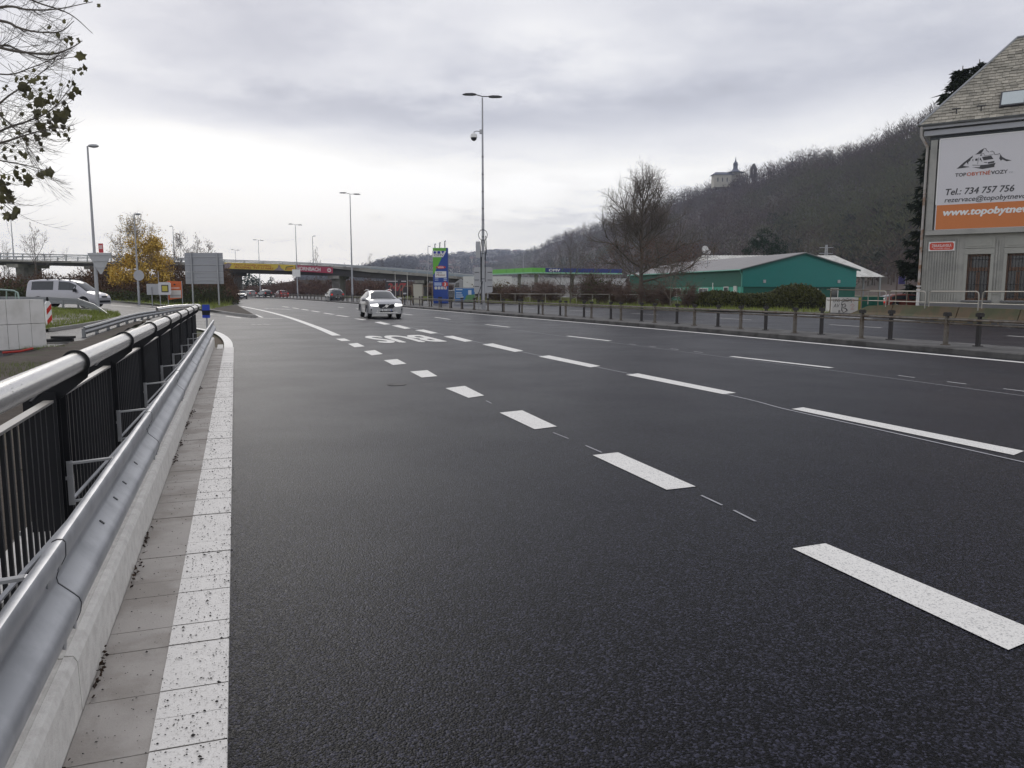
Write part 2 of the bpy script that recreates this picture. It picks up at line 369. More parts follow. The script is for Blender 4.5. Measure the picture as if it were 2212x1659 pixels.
# stroke positions: 1.5 m strokes every 3 m along the bus lane line, read off the photograph
def dash(mb, a, b, wd, off=.005, sk=0.):
    a, b = Vector(a), Vector(b); d = (b-a).normalized(); n = Vector((d.y, -d.x))*wd/2; e = d*sk
    q = [a-n-e, a+n, b+n, b-n-e] if sk else [a-n, a+n, b+n, b-n]
    mb.add([(p.x, p.y, hgt(p.x, p.y)+off) for p in q], [(0, 1, 2, 3)])
def mid(p, q): return ((p[0]+q[0])/2, (p[1]+q[1])/2)
D1 = [((1712, 1186), (1783, 1175), (2178, 1406), (2258, 1372)), ((1280, 984), (1335, 978), (1440, 1059), (1503, 1052)), ((1079, 892), (1128, 887), (1155, 928), (1203, 922)), ((962, 839), (1004, 834), (1012, 860), (1046, 855)),
      ((886, 803), (923, 800), (911, 816), (945, 813)), ((829, 778.5), (858, 776), (849, 789), (878, 786)), ((786, 759), (810, 756.5), (803, 768), (827, 765)), ((752, 743), (772, 741), (766, 750.5), (788, 748.5)), ((725, 732.2), (744, 731.3), (738, 737), (757, 736.2))]
for q in D1:
    g = [G(*p) for p in q]; mk.add([(x, y, .005) for x, y in (g[0], g[1], g[3], g[2])], [(0, 3, 2, 1)])
D2 = [((1710, 884), (1735, 880.5), (2190, 984), (2212, 975)), ((1352, 810), (1378, 807), (1562, 852), (1590, 849)), ((1163, 770.5), (1186, 768), (1276, 794), (1297, 791)), ((1042, 744.5), (1064, 742), (1112, 760.5), (1131, 758)), ((958, 727), (978, 725.5), (1004, 738.5), (1022, 736.8)),
      ((896, 713.3), (915, 712), (930, 721), (946, 719.6)), ((846, 703.5), (862, 702.4), (874, 710.6), (888, 709.4)), ((808, 696), (822, 695), (830, 701.5), (844, 700.5))]
for q in D2:
    g = [G(*p) for p in q]; mk.add([(x, y, .005) for x, y in (g[0], g[1], g[3], g[2])], [(0, 3, 2, 1)])
# further strokes of the same line, and the line between the two inner lanes
def dashes(pts, wd):
    for (u1, v1, u2, v2) in pts: dash(mk, G(u1, v1), G(u2, v2), wd)
dashes([(769, 688.5, 788, 691.4), (727, 681, 752, 684.5), (700, 676.3, 720, 679.3), (673, 671.5, 690, 674.2), (652, 668, 666, 670.2), (632, 665, 645, 666.9), (610, 662.2, 624, 664)], .24)
dashes([(1580, 770.3, 1796, 794.8), (1226, 726, 1318, 736.6), (1049, 701, 1100, 707), (940, 685.5, 972, 690), (870, 678, 890, 680.5), (820, 672, 836, 674), (770, 667, 785, 669), (730, 663.5, 742, 665)], .17)
strip(mk, catmull([G(727, 725), G(680, 705.5), G(620, 684.5), G(570, 671.5), G(522, 661.8)]), .30)   # solid line of the bus lane
strip(mk, [G(240, 659), G(330, 666.2), G(401, 672.5), G(470, 680.5), G(520, 687), G(610, 688.5)], .20)             # along the island kerb
strip(mk, [G(262, 688), G(322, 694.5)], .3)                                                     # short stroke at the give-way
strip(mk, catmull([R(22.3, -.22), R(25, -.27), R(28, -.45), R(31, -.82), R(34, -1.65), R(36.5, -2.8)]), .235, off=.012)
strip(mk, [G(567, 686), G(509, 662.5)], .16)
# the far carriageway's lines
OP = lambda k: [(ML[i][0]*(1-k)+q[0]*k, ML[i][1]*(1-k)+q[1]*k) for i, q in [(i, min(FE, key=lambda f: (f[0]-ML[i][0])**2+(f[1]-ML[i][1])**2)) for i in range(0, len(ML))]]
far1 = [G(2212, 757), G(1700, 715), G(1400, 691), G(1240, 680.5), G(1090, 668)]
strip(mk, catmull([R(8, 19.3), R(20, 19.25), R(34, 18.8), R(50, 17.9), R(66, 16.8), R(84, 14.3)]), .12)
far2 = catmull([R(5, 30.6), R(20, 30.9), R(32, 33.0), R(41, 33.2), R(52, 31.4), R(66, 29.5), R(88, 26.5)])
far3 = catmull([R(5, 24.6), R(20, 25.1), R(32, 25.6), R(45, 25.2), R(60, 24.0), R(84, 20.8)])
for x, y, a in along(far3, 9., 2): dash(mk, (x, y), (x+3.2*math.cos(a), y+3.2*math.sin(a)), .13)
for x, y, a in along(far2, 4.6, 1): dash(mk, (x, y), (x+3.2*math.cos(a), y+3.2*math.sin(a)), .2)
struct(mk.build('road_marking', M_paint))
# BUS, painted for the oncoming driver
bm_ = MB(); o = Vector(G(957, 738)+(0,)); e1 = Vector(G(862, 744)+(0,))-o; up = Vector(G(880, 725)+(0,))-o
ux = Vector((-nx, -ny, 0)); uy = Vector((dx, dy, 0))
text(bm_, 'BUS', R3(22.5, 6.12, .001), (-nx, -ny, 0), (-dx, -dy, 0), h=1, w=1.98, bold=.028, nrm=(0, 0, 1))
v0 = bm_.v; sc_ = 4.0; o2 = Vector(R3(26.5, 6.12, 0)); nv = []
for p in v0:
    q = Vector(p)-Vector(R3(22.5, 6.12, 0)); t_ = q.x*nx+q.y*ny; s_ = q.x*dx+q.y*dy; nv.append(R3(26.35+s_*3.5, 6.05+t_, .001+p[2]))
bm_.v = nv; struct(bm_.build('road_lettering', M_paint))
sm = MB()
strip(sm, catmull([G(800, 689.5), G(870, 703.8), G(950, 721.5), G(1040, 741), G(1150, 765), G(1350, 805.5), G(1590, 857), G(1700, 885), G(1900, 929), G(2230, 1003)]), .035, off=.004)
strip(sm, catmull([G(960, 693), G(1100, 711), G(1226, 728), G(1400, 750), G(1580, 773.5), G(1797, 800.5), G(2230, 858)]), .03, off=.004)
for (a, b) in (((1265, 963), (1300, 978)), ((1515, 1071), (1560, 1092)), ((1585, 1103), (1632, 1127)), ((1195, 935), (1228, 948)), ((1050, 866), (1062, 872))): dash(sm, G(*a), G(*b), .02, .004)
struct(sm.build('road_seam_line', M_seam))
fm = MB()
for u, v in ((1222, 739), (1250, 742), (1290, 746.5)): pass
pts = [G(u, v) for u, v in ((1321, 738.5), (1580, 769), (1812, 795.5), (2240, 849))]
for x, y, a in along(pts, 1.02, 1.0):
    if not any(min(p[0], q[0])-.3 < x < max(p[0], q[0])+.3 for p, q in [(G(1580, 770.3), G(1796, 794.8))]): dash(fm, (x, y), (x+.36*math.cos(a), y+.36*math.sin(a)), .045, .004)
for (u, v) in ((548, 700.5), (560, 700.8), (572, 700.2), (578, 700.6)): dash(fm, G(u-4, v), G(u+4, v+.5), .12, .004)
for k in range(5): dash(fm, G(573+k*11, 666.3+k*.4), G(582+k*11, 666.9+k*.4), .35, .004)
struct(fm.build('road_dash_trace', M_faint))
mh = MB(); c = G(857, 831); mh.lathe([(.13, .004), (.16, .004), (.16, .007), (.13, .007)], (c[0], c[1], 0), 20); mh.lathe([(0.01, .003), (.13, .003), (.13, .005), (.01, .005)], (c[0], c[1], 0), 20)
tag(mh.build('utility_cover', M_kerbd), 'small round iron cover set flush in the asphalt', 'cover')
# ---- median island with kerbs
md = MB()
inner = [(x, y) for x, y, *_ in ML]
md.sweep([p[:2] for p in ML], [(.45, -.05), (.45, .13), (.49, .155), (2.35, .155), (2.38, .13), (2.38, -.05)], zf=lambda x, y: 0)
struct(md.build('median_kerb', M_kerbd))
# ---- parapet: gutter slabs, painted line, concrete beam
gt = MB(); gp = MB(); rnd = random.Random(3)
k = 0; s0 = .2
while s0 < 22.4:
    j = rnd.uniform(-.0025, .0025)
    gt.add([R3(s0+.002, -.6, -.05), R3(s0+.2085, -.6, -.05), R3(s0+.2085, -.11, -.05), R3(s0+.002, -.11, -.05), R3(s0+.002, -.6, .012+j), R3(s0+.2085, -.6, .012+j), R3(s0+.2085, -.105, .010+j), R3(s0+.002, -.105, .010+j)],
           [(0, 1, 5, 4), (1, 2, 6, 5), (2, 3, 7, 6), (3, 0, 4, 7), (4, 5, 6, 7)])
    gp.add([R3(s0+.003, -.34, .014+j), R3(s0+.2075, -.34, .014+j), R3(s0+.2075, -.09, .012+j), R3(s0+.003, -.09, .012+j)], [(0, 1, 2, 3)])
    gp.add([R3(s0+.003, -.09, .012+j), R3(s0+.2075, -.09, .012+j), R3(s0+.2075, -.085, -.02), R3(s0+.003, -.085, -.02)], [(0, 1, 2, 3)])
    s0 += .21
struct(gt.build('gutter', M_gutt)); struct(gp.build('gutter_marking', M_paint2))
pb = MB()
def sweep_st(mb, prof, s0, s1, m=0, cap=True, k=1):
    n = len(prof); vs = []
    for i in range(k+1):
        for t, z in prof: vs.append(R3(s0+(s1-s0)*i/k, t, z))
    fs = [(i*n+j, i*n+(j+1) % n, (i+1)*n+(j+1) % n, (i+1)*n+j) for i in range(k) for j in range(n)]
    if cap: fs += [tuple(range(n))[::-1], tuple(k*n+j for j in range(n))]
    mb.add(vs, fs, m)
for i in range(6):
    a = -1+i*4.1; sweep_st(pb, [(-1.17, -.3), (-.596, -.3), (-.607, .205), (-.620, .230), (-.650, .234), (-.655, .226), (-.668, .226), (-.673, .236), (-1.17, .238)], a, a+4.09)
struct(pb.build('parapet_kerb', M_conc))
ek = MB(); ek.sweep([R(22.5, -.50), R(22.5, -.36)], [(-.0, -.05), (0, .09), (1.0, .05), (1.0, -.05)]); struct(ek.build('kerb_end_block', M_conc))
# gravel pebbles on the gutter
rs = np.random.RandomState(5); n = 9000
s = rs.uniform(.8, 1, n)*0+rs.power(1.0, n)*16+1.6; t = np.where(rs.rand(n) < .68, rs.uniform(-.34, -.08, n), rs.uniform(-.6, -.1, n)); t = np.where(rs.rand(n) < .15, rs.normal(-.095, .02, n), t)
r = rs.lognormal(-6.1, .5, n).clip(.0012, .011)
px = dx*s+nx*t; py = dy*s+ny*t; V = []
pz = .016+r*.3
base = np.stack([px, py, pz], 1); oc = np.array([[1, 0, 0], [0, 1, 0], [-1, 0, 0], [0, -1, 0], [0, 0, 1]])
rot = rs.uniform(0, 6.28, n); ca, sa = np.cos(rot), np.sin(rot)
vv = []
for o_ in oc:
    q = o_*(1+.3*rs.uniform(-1, 1, (n, 3))); vv.append(base+np.stack([(q[:, 0]*ca-q[:, 1]*sa)*r, (q[:, 0]*sa+q[:, 1]*ca)*r*.8, q[:, 2]*r*.7], 1))
T = [np.stack([vv[a], vv[b], vv[4]], 1) for a, b in ((0, 1), (1, 2), (2, 3), (3, 0))]
tag(tris('gravel', np.concatenate(T), P('tar_grit', (.03, .028, .027), .8, var=.3)), 'dark grit scattered on the painted gutter', 'grit', kind='stuff')
# damp leaves and moss in the kerb corner
n = 260; s = np.concatenate([rs.normal(c_, .12, 26) for c_ in (1.9, 2.5, 3.4, 4.6, 5.2, 7.6, 8.3, 9.6, 10.4, 13)]); t = -.592+np.abs(rs.normal(0, .016, n))
pts = np.stack([dx*s+nx*t, dy*s+ny*t, .02+np.abs(rs.normal(0, .012, n))], 1)
tag(tris('fallen_leaves', leaves(rs, pts, .022, .7), P('brown_leaf', (.035, .02, .012), .8, var=.3, island=.5), k=4), 'brown wet leaves caught in the kerb corner', 'leaves', kind='stuff')
# ---- grass patches, soil, kerbs
pathk = [G(108, 716), G(175, 706), G(225, 697), G(255, 690), G(262, 686.5), G(258, 682), G(240, 678), G(200, 676)]
near_grass = pathk+[G(140, 672), G(90, 671), G(20, 690), G(20, 725)]
struct(patch('grass_verge', near_grass, M_turf, .10, 1.2))
struct(patch('gravel_path', [G(30, 722), G(95, 712), G(150, 706), G(195, 697), G(200, 688), G(175, 679), G(120, 674), G(30, 674)], M_gravelc, .125, 1.))
soil = [R(31.5, -3.4), R(28, -3.9), G(326, 690), G(247, 711), G(180, 736), G(100, 755), G(-90, 795), (-30, 10), (-14, -3), R(-4, -1.1), R(23.5, -1.1), R(27, -1.2), R(31, -1.8)]
def zsoil(x, y): return hgt(x, y)+.02+.05*noise.noise(Vector((x*.9, y*.9, 0)))+.03*noise.noise(Vector((x*3, y*3, 4)))
struct(patch('soil', soil, M_soil, .02, .6, zf=zsoil))
kb = MB()
KP = [(-.07, -.05), (-.07, .11), (-.05, .125), (.07, .125), (.07, -.05)]
kb.sweep(catmull(pathk), KP, zf=hgt)
kb.sweep(catmull(ISL[1:]), [(-.10, -.05), (-.10, .15), (-.07, .165), (.10, .165), (.10, -.05)], zf=hgt)
kb.sweep(catmull([G(549, 686), G(530, 672), G(509, 661.5)]), [(-.35, -.05), (-.35, .04), (.2, .09), (.2, -.05)], zf=hgt)
struct(kb.build('kerb', M_kerb))
struct(patch('island_verge', ISL+[G(525, 671), G(500, 660), G(478, 646), (-80, 175), (-170, 200), (-230, 120)], M_turf, .13, 2.5, near=(-110, -10, 40, 130)))
struct(patch('island_soil', [G(549, 685.4), G(507, 681), G(450, 674), G(470, 668), G(500, 663), G(512, 662.6)], M_soil, .16, 1.))
fv = [tuple(p) for p in FE if p[1] > 56]
verge = fv[::-1]+[(24, 62), (60, 66), (60, 110), (20, 200), (-60, 300), (-150, 300)]
struct(patch('far_verge', [G(1790, 681), G(1600, 675.5), G(1492, 673.5), G(1408, 670), G(1266, 663.5), G(1110, 658), G(1020, 654.5), G(875, 648.5), G(760, 644), G(700, 642.4), (-40, 190), (20, 150), (26, 62)], M_turf, .11, 3., near=(-60, 30, 50, 140)))
fk = MB(); fk.sweep([p[:2] for p in FE if p[1] > 30], KP); struct(fk.build('far_kerb', M_kerbd))
def blades(name, poly, n, h0, label, zoff=.1, seed=1, mat=None, w=.02, lean=.45):
    rs = np.random.RandomState(seed); P_ = np.array([p[:2] for p in poly]); lo, hi = P_.min(0), P_.max(0); q = lo+(hi-lo)*rs.rand(n*3, 2)
    ins = np.zeros(len(q), bool); j = len(P_)-1
    for i in range(len(P_)):
        xi, yi = P_[i]; xj, yj = P_[j]
        with np.errstate(all='ignore'): ins ^= ((yi > q[:, 1]) != (yj > q[:, 1])) & (q[:, 0] < (xj-xi)*(q[:, 1]-yi)/(yj-yi+1e-12)+xi)
        j = i
    q = q[ins][:n]; n = len(q); cl = np.array([noise.noise(Vector((x*.5, y*.5, 1))) for x, y in q]); z = np.array([hgt(x, y) for x, y in q])+zoff-.02
    h = h0*(.6+.9*rs.rand(n))*(1+.9*cl).clip(.3, 2); a = rs.uniform(0, 6.28, n); p0 = np.stack([q[:, 0], q[:, 1], z], 1)
    p1 = p0+np.stack([np.cos(a)*h*lean*rs.rand(n), np.sin(a)*h*lean*rs.rand(n), h], 1)
    return tag(tris(name, slivers(rs, p0, p1, w), mat or M_blade), label, 'grass', kind='stuff')
blades('grass', near_grass, 9000, .13, 'short green grass beside the give-way pole', .10, 1, w=.03)
blades('grass', [G(60, 650), G(236, 653), G(401, 666.5), G(450, 674), G(500, 663), G(478, 646), G(420, 641), G(60, 641)], 26000, .22, 'green grass on the island in front of the brown shrubs', .13, 2, w=.05)
blades('grass', [G(505, 662), G(430, 663), G(436, 648), G(478, 647)], 2500, .5, 'taller grass tuft at the tip of the island', .13, 4, w=.06)
blades('grass', [G(1790, 681), G(1600, 675.5), G(1408, 670), G(1266, 663.5), G(1110, 658), G(1020, 654.5), G(875, 648.5), G(875, 642), G(1100, 645), G(1500, 655), G(1800, 668)], 22000, .22, 'green grass along the far side of the road', .11, 3, w=.05)
soilg = P('soil_grass', (.12, .16, .03), .8, var=.3, scale=.6, island=.35)
def tuft_poly(c, r, n=8): return [(c[0]+r*math.cos(i*6.28/n), c[1]+r*math.sin(i*6.28/n)) for i in range(n)]
for i, (c, r, n) in enumerate([(G(60, 850, .02), 1.4, 2600), (G(-10, 800, .02), 1.6, 1800), (R(2.2, -2.6), .8, 2200), (R(3.2, -3.4), 1.1, 1800), (G(95, 752, .02), .6, 500), (R(1.2, -2.0), .5, 1300), (R(5.3, -2.3), .7, 600)]):
    blades('weeds', tuft_poly(c, r), n, .07, ['weeds on the bare soil behind the black fence', 'weeds near the striped board', 'grass under the near fence panels', 'grass a step beyond the near fence panels', 'weeds at the foot of the white blocks', 'grass at the near end of the fence', 'sparse weeds in the soil by the second fence panel'][i], .03, 10+i, soilg, w=.008)
rs = np.random.RandomState(9); n = 1500; s = rs.uniform(1, 14, n); t = rs.uniform(-7, -1.5, n); r = rs.lognormal(-4.3, .4, n).clip(.006, .05)
pts = np.stack([dx*s+nx*t, dy*s+ny*t, .06+0*s], 1)
tag(tris('clods', leaves(rs, pts, r*2.4, .8), P('clod', (.15, .12, .09), .9, var=.4, island=.6), k=4), 'small stones and clods strewn on the soil', 'clods', kind='stuff')
# ================================================================ NEAR RAILING
bx, by = R(-1, -.95)
rail = thing('railing', 'black steel railing with a fat stainless handrail pipe along the parapet', 'railing', (0, 0, 0))
M_pipe = P('stainless_pipe', (.54, .53, .52), .24, metal=.95, var=.05, scale=30, bump=.0006, bscale=70)
hp = MB(); hp.tube([R3(s, -.85, 1.177) for s in (-1, 5, 10, 15, 20.4)], .056, 24); hp.tube([R3(20.4, -.85, 1.177), R3(21.0, -.93, 1.17), R3(21.1, -1.15, 1.165), R3(20.9, -1.45, 1.15), R3(20.6, -1.8, 1.10)], .056, 16)
hp.build('handrail', M_pipe, rail, True)
rs = np.random.RandomState(11); n = 1500; s_ = 2.6+rs.power(1.2, n)*6; a_ = rs.uniform(-.9, 1.9, n); r_ = rs.lognormal(-6.3, .35, n); DR = []
for k in range(2):
    for sx, a2, r2_ in zip(s_, a_, r_):
        nv = Vector((nx*math.sin(a2), ny*math.sin(a2), math.cos(a2))); c_ = Vector(R3(sx, -.85, 1.177))+nv*.0566; t1 = Vector((dx, dy, 0)); t2 = nv.cross(t1); sl_ = r2_*(1.9 if k else 1)
        DR.append([tuple(c_+t1*r2_), tuple(c_+t2*sl_*.9), tuple(c_-t1*r2_), tuple(c_-t2*sl_*.5)])
    break
o = tris('raindrops', np.array(DR), P('raindrop', (.10, .10, .11), .15, var=.2), rail, 4); o['kind'] = 'stuff'
M_galvd = P('galvanised_dark', (.26, .27, .28), .45, metal=.6, var=.1, scale=8)
def frame_at(s, t, z):   # local x along road, y across (to the right), z up
    return Matrix(((dx, nx, 0, R(s, t)[0]), (dy, ny, 0, R(s, t)[1]), (0, 0, 1, z), (0, 0, 0, 1)))
for k in range(10):
    s = .85+2*k
    # post: an H section with foot plate and bolts
    p = MB()
    for ds in (-.045, .045): sweep_st(p, [(-1.115, .21), (-.955, .21), (-.955, 1.02), (-1.115, 1.02)], s+ds-.005, s+ds+.005)
    sweep_st(p, [(-1.04, .21), (-1.03, .21), (-1.03, 1.02), (-1.04, 1.02)], s-.04, s+.04)
    sweep_st(p, [(-1.20, .2), (-.87, .2), (-.87, .215), (-1.20, .215)], s-.13, s+.13)
    # swan neck carrying the pipe
    sweep_st(p, [(-1.10, 1.0), (-.96, .96), (-.80, 1.09), (-.785, 1.165), (-.80, 1.20), (-.83, 1.12), (-.87, 1.118), (-.90, 1.20), (-.94, 1.15), (-1.10, 1.03)], s-.006, s+.006)
    p.build('post', M_black, rail)
    b = MB()
    for a_, c_ in ((-.09, -1.16), (.09, -1.16), (-.09, -.90), (.09, -.90)): b.lathe([(.018, .215), (.018, .232), (.009, .233), (.009, .262)], R3(s+a_, c_, 0), 6)
    for zz in (.40, .52): b.lathe([(.012, 0), (.012, .012), (.006, .03)], R3(s-.052, -1.0, zz), 6, M=Matrix.Rotation(rad(90), 3, Vector((nx, ny, 0))))
    b.build('anchor_bolts', M_galvd, rail)
    r = MB(); n_ = 28; vs = []
    Mx = frame_at(s, -.85, 1.177)
    for xx, rr in ((-.018, .057), (-.018, .0655), (.018, .0655), (.018, .057)):
        for j in range(n_):
            a = 2*math.pi*j/n_; vs.append(Mx @ Vector((xx, rr*math.cos(a), rr*math.sin(a))))
    r.add(vs, [(i*n_+j, i*n_+(j+1) % n_, ((i+1) % 4)*n_+(j+1) % n_, ((i+1) % 4)*n_+j) for i in range(4) for j in range(n_)])
    r.build('pipe_collar', M_pipe, rail, True)
    r = MB(); vs = []
    for xx, rr in ((-.030, .058), (-.030, .072), (-.0185, .072), (-.0185, .058)):
        for j in range(n_):
            a = 2*math.pi*j/n_; vs.append(Mx @ Vector((xx, rr*math.cos(a), rr*math.sin(a))))
    r.add(vs, [(i*n_+j, i*n_+(j+1) % n_, ((i+1) % 4)*n_+(j+1) % n_, ((i+1) % 4)*n_+j) for i in range(4) for j in range(n_)])
    r.bar(R3(s-.024, -.91, 1.14), R3(s-.3, -1.02, 1.0), .014, .014)
    r.build('clamp_band', M_black, rail, True)
    # infill panel: frame and bars
    pn = MB(); a, e = s+.10, s+1.76; T0 = -.955
    for ss in (a, e): sweep_st(pn, [(T0-.012, .26), (T0+.022, .26), (T0+.022, .985), (T0-.012, .985)], ss-.005, ss+.005)
    sweep_st(pn, [(T0-.018, .265), (T0+.022, .265), (T0+.022, .275), (T0-.018, .275)], a, e)
    q = a+.12
    while q < e-.03:
        sweep_st(pn, [(T0-.007, .275), (T0+.009, .275), (T0+.009, .984), (T0-.007, .984)], q-.010, q+.010); q += .11
    pn.build('infill_panel', M_black, rail)
    tr = MB(); sweep_st(tr, [(T0-.022, .985), (T0+.026, .985), (T0+.026, .998), (T0-.022, .998)], a-.005, e+.005)
    tr.build('panel_top_rail', P('panel_rail', (.30, .29, .28), .28, metal=.85, var=.1, scale=8), rail)
# guardrail
gr = thing('guardrail', 'galvanised corrugated crash barrier mounted above the concrete parapet', 'guardrail', (0, 0, 0))
prof = [(-.612, .740), (-.606, .751), (-.592, .757), (-.577, .755), (-.570, .745), (-.572, .70), (-.599, .645), (-.604, .628), (-.600, .608), (-.556, .566), (-.542, .551), (-.536, .533), (-.540, .503), (-.556, .466), (-.568, .448)]
prof2 = [(t-.004, z-.002) for t, z in prof[::-1]]
js = [-.15, 2.70, 5.55, 8.40, 11.25, 14.1, 16.95, 19.8, 22.8]
def tilt(q, f): return [(t+f, z+f*.3) for t, z in q]
for a, e in zip(js, js[1:]):
    m = MB(); P0 = prof+prof2; n_ = len(P0); vs = []
    for ss, f in ((a-.02, 0), (e-.3, .002), (e+.12 if e < 22 else e, .006)):
        zz = 0
        for t, z in P0: vs.append(R3(ss, t+f, z+f*.4))
    m.add(vs, [(i*n_+j, i*n_+(j+1) % n_, (i+1)*n_+(j+1) % n_, (i+1)*n_+j) for i in range(2) for j in range(n_)]+[(k*n_+i, k*n_+i+1, k*n_+n_-2-i, k*n_+n_-1-i) for k in (0, 2) for i in range(n_//2-1)])
    m.build('rail_section', M_steel, gr, True)
    if e < 22:
        b = MB(); q_ = [(t+.008, z+.003) for t, z in prof]
        for (t0, z0_), (t1, z1_) in zip(q_, q_[1:]): b.bar(R3(e+.122, t0-.003, z0_-.001), R3(e+.122, t1-.003, z1_-.001), .006, .006)
        b.build('lap_seam', M_darkm, gr)
        b = MB()
        for ds, t, z in ((.06, -.577, .69), (-.10, -.577, .69), (.06, -.545, .49), (-.10, -.545, .49)):
            b.lathe([(.020, 0), (.018, .007), (.008, .012)], R3(e+ds, t+.006, z), 12, M=Matrix.Rotation(rad(90), 3, Vector((-dx, -dy, 0))))
        b.build('rail_bolts', P('bolt_zinc', (.42, .43, .45), .4, metal=.8, var=.1), gr, True)
    if a == 2.70 or a == -.15:
        b = MB()
        for sl in (a+.9, a+1.3, a+1.62, a+2.1): sweep_st(b, [(-.588, .597), (-.570, .580), (-.567, .583), (-.585, .600)], sl, sl+.014)
        b.build('rail_slots', M_darkm, gr)
for k in range(9):
    s = .95+2*k+2; f = MB()
    if s > 21: break
    c = (-.945, .585)
    f.bar(R3(s, -.94, .60), R3(s, -.94, .34), .03, .012, up=(dx, dy, 0)); f.bar(R3(s, -.94, .585), R3(s, -.72, .60), .035, .012); f.bar(R3(s, -.72, .60), R3(s, -.61, .575), .035, .012)
    f.bar(R3(s, -.94, .36), R3(s, -.61, .40), .03, .01); f.bar(R3(s, -.94, .37), R3(s+.75, -.615, .70), .02, .008); f.bar(R3(s, -.985, .5), R3(s, -.93, .5), .02, .02)
    f.build('bracket', M_steel, gr)
# delineator
de = thing('delineator_post', 'blue and black delineator post at the end of the railing', 'delineator', (*G(446, 706, .0)[:2], 0))
p_ = D(446, 676, 24.6); q = MB(); q.box((0, 0, .3), (.05, .03, 1.1)); de.location = (p_[0], p_[1], 0); q.build('post', M_pole, de)
MBL = P('delineator_blue', (.01, .045, .42), .4, var=.05)
q = MB(); q.box((0, -.03, .90), (.23, .04, .42), m=0); q.box((0, -.032, .855), (.236, .045, .15), m=1); q.build('reflector_board', [MBL, M_black], de)
# ================================================================ MEDIAN FENCES
P_old = P('weathered_post', (.15, .135, .115), .7, metal=.2, var=.3, scale=6, col2=(.09, .065, .045), c2scale=5)
P_drk = P('dark_post', (.035, .032, .032), .6, metal=.2, var=.3, scale=6)
def offset_line(path, o):
    out = []
    for i, p in enumerate(path):
        a = path[max(i-1, 0)]; b = path[min(i+1, len(path)-1)]; d = Vector((b[0]-a[0], b[1]-a[1])).normalized(); out.append((p[0]+d.y*o, p[1]-d.x*o))
    return out
# ML bends away; the posts stand 1.25 and 1.6 m behind the edge line
ml2 = [p[:2] for p in ML]; FR = [R(4, 17.36), R(18, 17.36)]+[p for p in offset_line(ml2, 1.2) if p[0]*dx+p[1]*dy > 22]
BK = [R(4, 17.68), R(18, 17.68)]+[p for p in offset_line(ml2, 1.56) if p[0]*dx+p[1]*dy > 22]
def med_fence(path, step, start, mat, label, capm):
    t = thing('median_fence', label, 'fence', (0, 0, 0), group='low rail fences on the median'); P_ = along(path, step, start); P_ = [p for p in P_ if p[1] < 150][:60]
    proto = MB(); proto.box((0, 0, .455), (.085, .085, .61)); proto.box((0, 0, .165), (.17, .17, .022)); proto.box((0, -.035, .84), (.06, .012, .17)); proto.box((0, .035, .84), (.06, .012, .17))
    cp = MB(); cp.box((0, 0, .945), (.14, .14, .085)); cp.box((0, 0, .995), (.11, .11, .018))
    po = cp_o = None
    for x, y, a in P_:
        if po is None: po = proto.build('post', mat, t); cp_o = cp.build('post_cap', capm, po)
        else:
            q = po; po2 = po.copy(); COL.objects.link(po2); c2 = cp_o.copy(); COL.objects.link(c2); c2.parent = po2; po = q; po2.parent = t; po2.location = (x, y, 0); po2.rotation_euler = (0, 0, a+rnd.uniform(-.03, .03)); continue
        po.location = (x, y, 0); po.rotation_euler = (0, 0, a)
    r = MB(); pts = [(x, y, .815) for x, y, a in P_]; r.tube(pts, .034, 6); r.tube([(x, y, .71) for x, y, a in P_], .022, 6); r.build('rail', mat, t)
    return t
med_fence(FR, 2.88, 2.34, P_old, 'weathered grey-brown low rail fence, nearer of the two on the median', P('cap_dark', (.03, .028, .027), .8, var=.3))
med_fence(BK, 2.79, 1.94, P_drk, 'dark low rail fence, farther of the two on the median', MATS['cap_dark'])
# ================================================================ LAMPS
def lamp_head(mb, x, z, sgn, m=0):
    mb.prism([(0, 0), (.25, -.03), (.75, -.02), (.95, .02), (.7, .09), (.25, .1), (0, .06)], lambda p, q, d: (x+sgn*p, d, z+q), -.16, .16, m)
def double_lamp(u, Y, top_v, label, h=None, tall=True):
    x, _, z = D(u, top_v, Y); hh = z
    t = thing('street_lamp', label, 'street lamp', (x, Y, .14 if tall else 0), group='double-headed street lamps on the median')
    m = MB(); m.lathe([(.16, 0), (.16, .05), (.14, .06), (.13, 1.8), (.115, 1.85), (.095, hh*.45), (.085, hh*.46), (.05, hh-.1)], (0, 0, 0), 14); m.build('pole', M_pole, t, True)
    a = MB(); a.tube([(-.55, 0, hh+.13), (0, 0, hh-.03), (.55, 0, hh-.03)], .035, 6); a.build('arm', M_darkm, t)
    for sg in (-1, 1): b = MB(); lamp_head(b, sg*.45, hh+(.08 if sg < 0 else -.08), sg); b.build('lamp_head', P('lamp_housing', (.05, .05, .055), .5, var=.1), t)
    return t
L1 = double_lamp(1042, 56.2, 212, 'tallest street lamp on the median, carrying a white dome camera')
def zl(v, Y=56.2): return D(1042, v, Y)[2]
q = MB(); q.tube([(0, 0, zl(290)), (-.4, 0, zl(287.5)), (-.58, 0, zl(289)), (-.62, 0, zl(292))], .035, 6); q.build('camera_arm', M_gray, L1)
q = MB(); q.box((-.12, 0, zl(289)), (.18, .18, .28)); q.build('junction_box', M_gray, L1)
dc = thing('dome_camera', 'white dome surveillance camera hanging from the tall lamp pole', 'camera', (L1.location.x-.62, 56.2, zl(296)))
q = MB(); q.lathe([(.10, .25), (.2, .2), (.24, .05), (.24, -.05)], (0, 0, 0), 16); q.build('housing', M_white, dc, True)
q = MB(); q.lathe([(.22, -.05), (.18, -.18), (.08, -.26), (.01, -.28)], (0, 0, 0), 16); q.build('dome', M_darkm, dc, True)
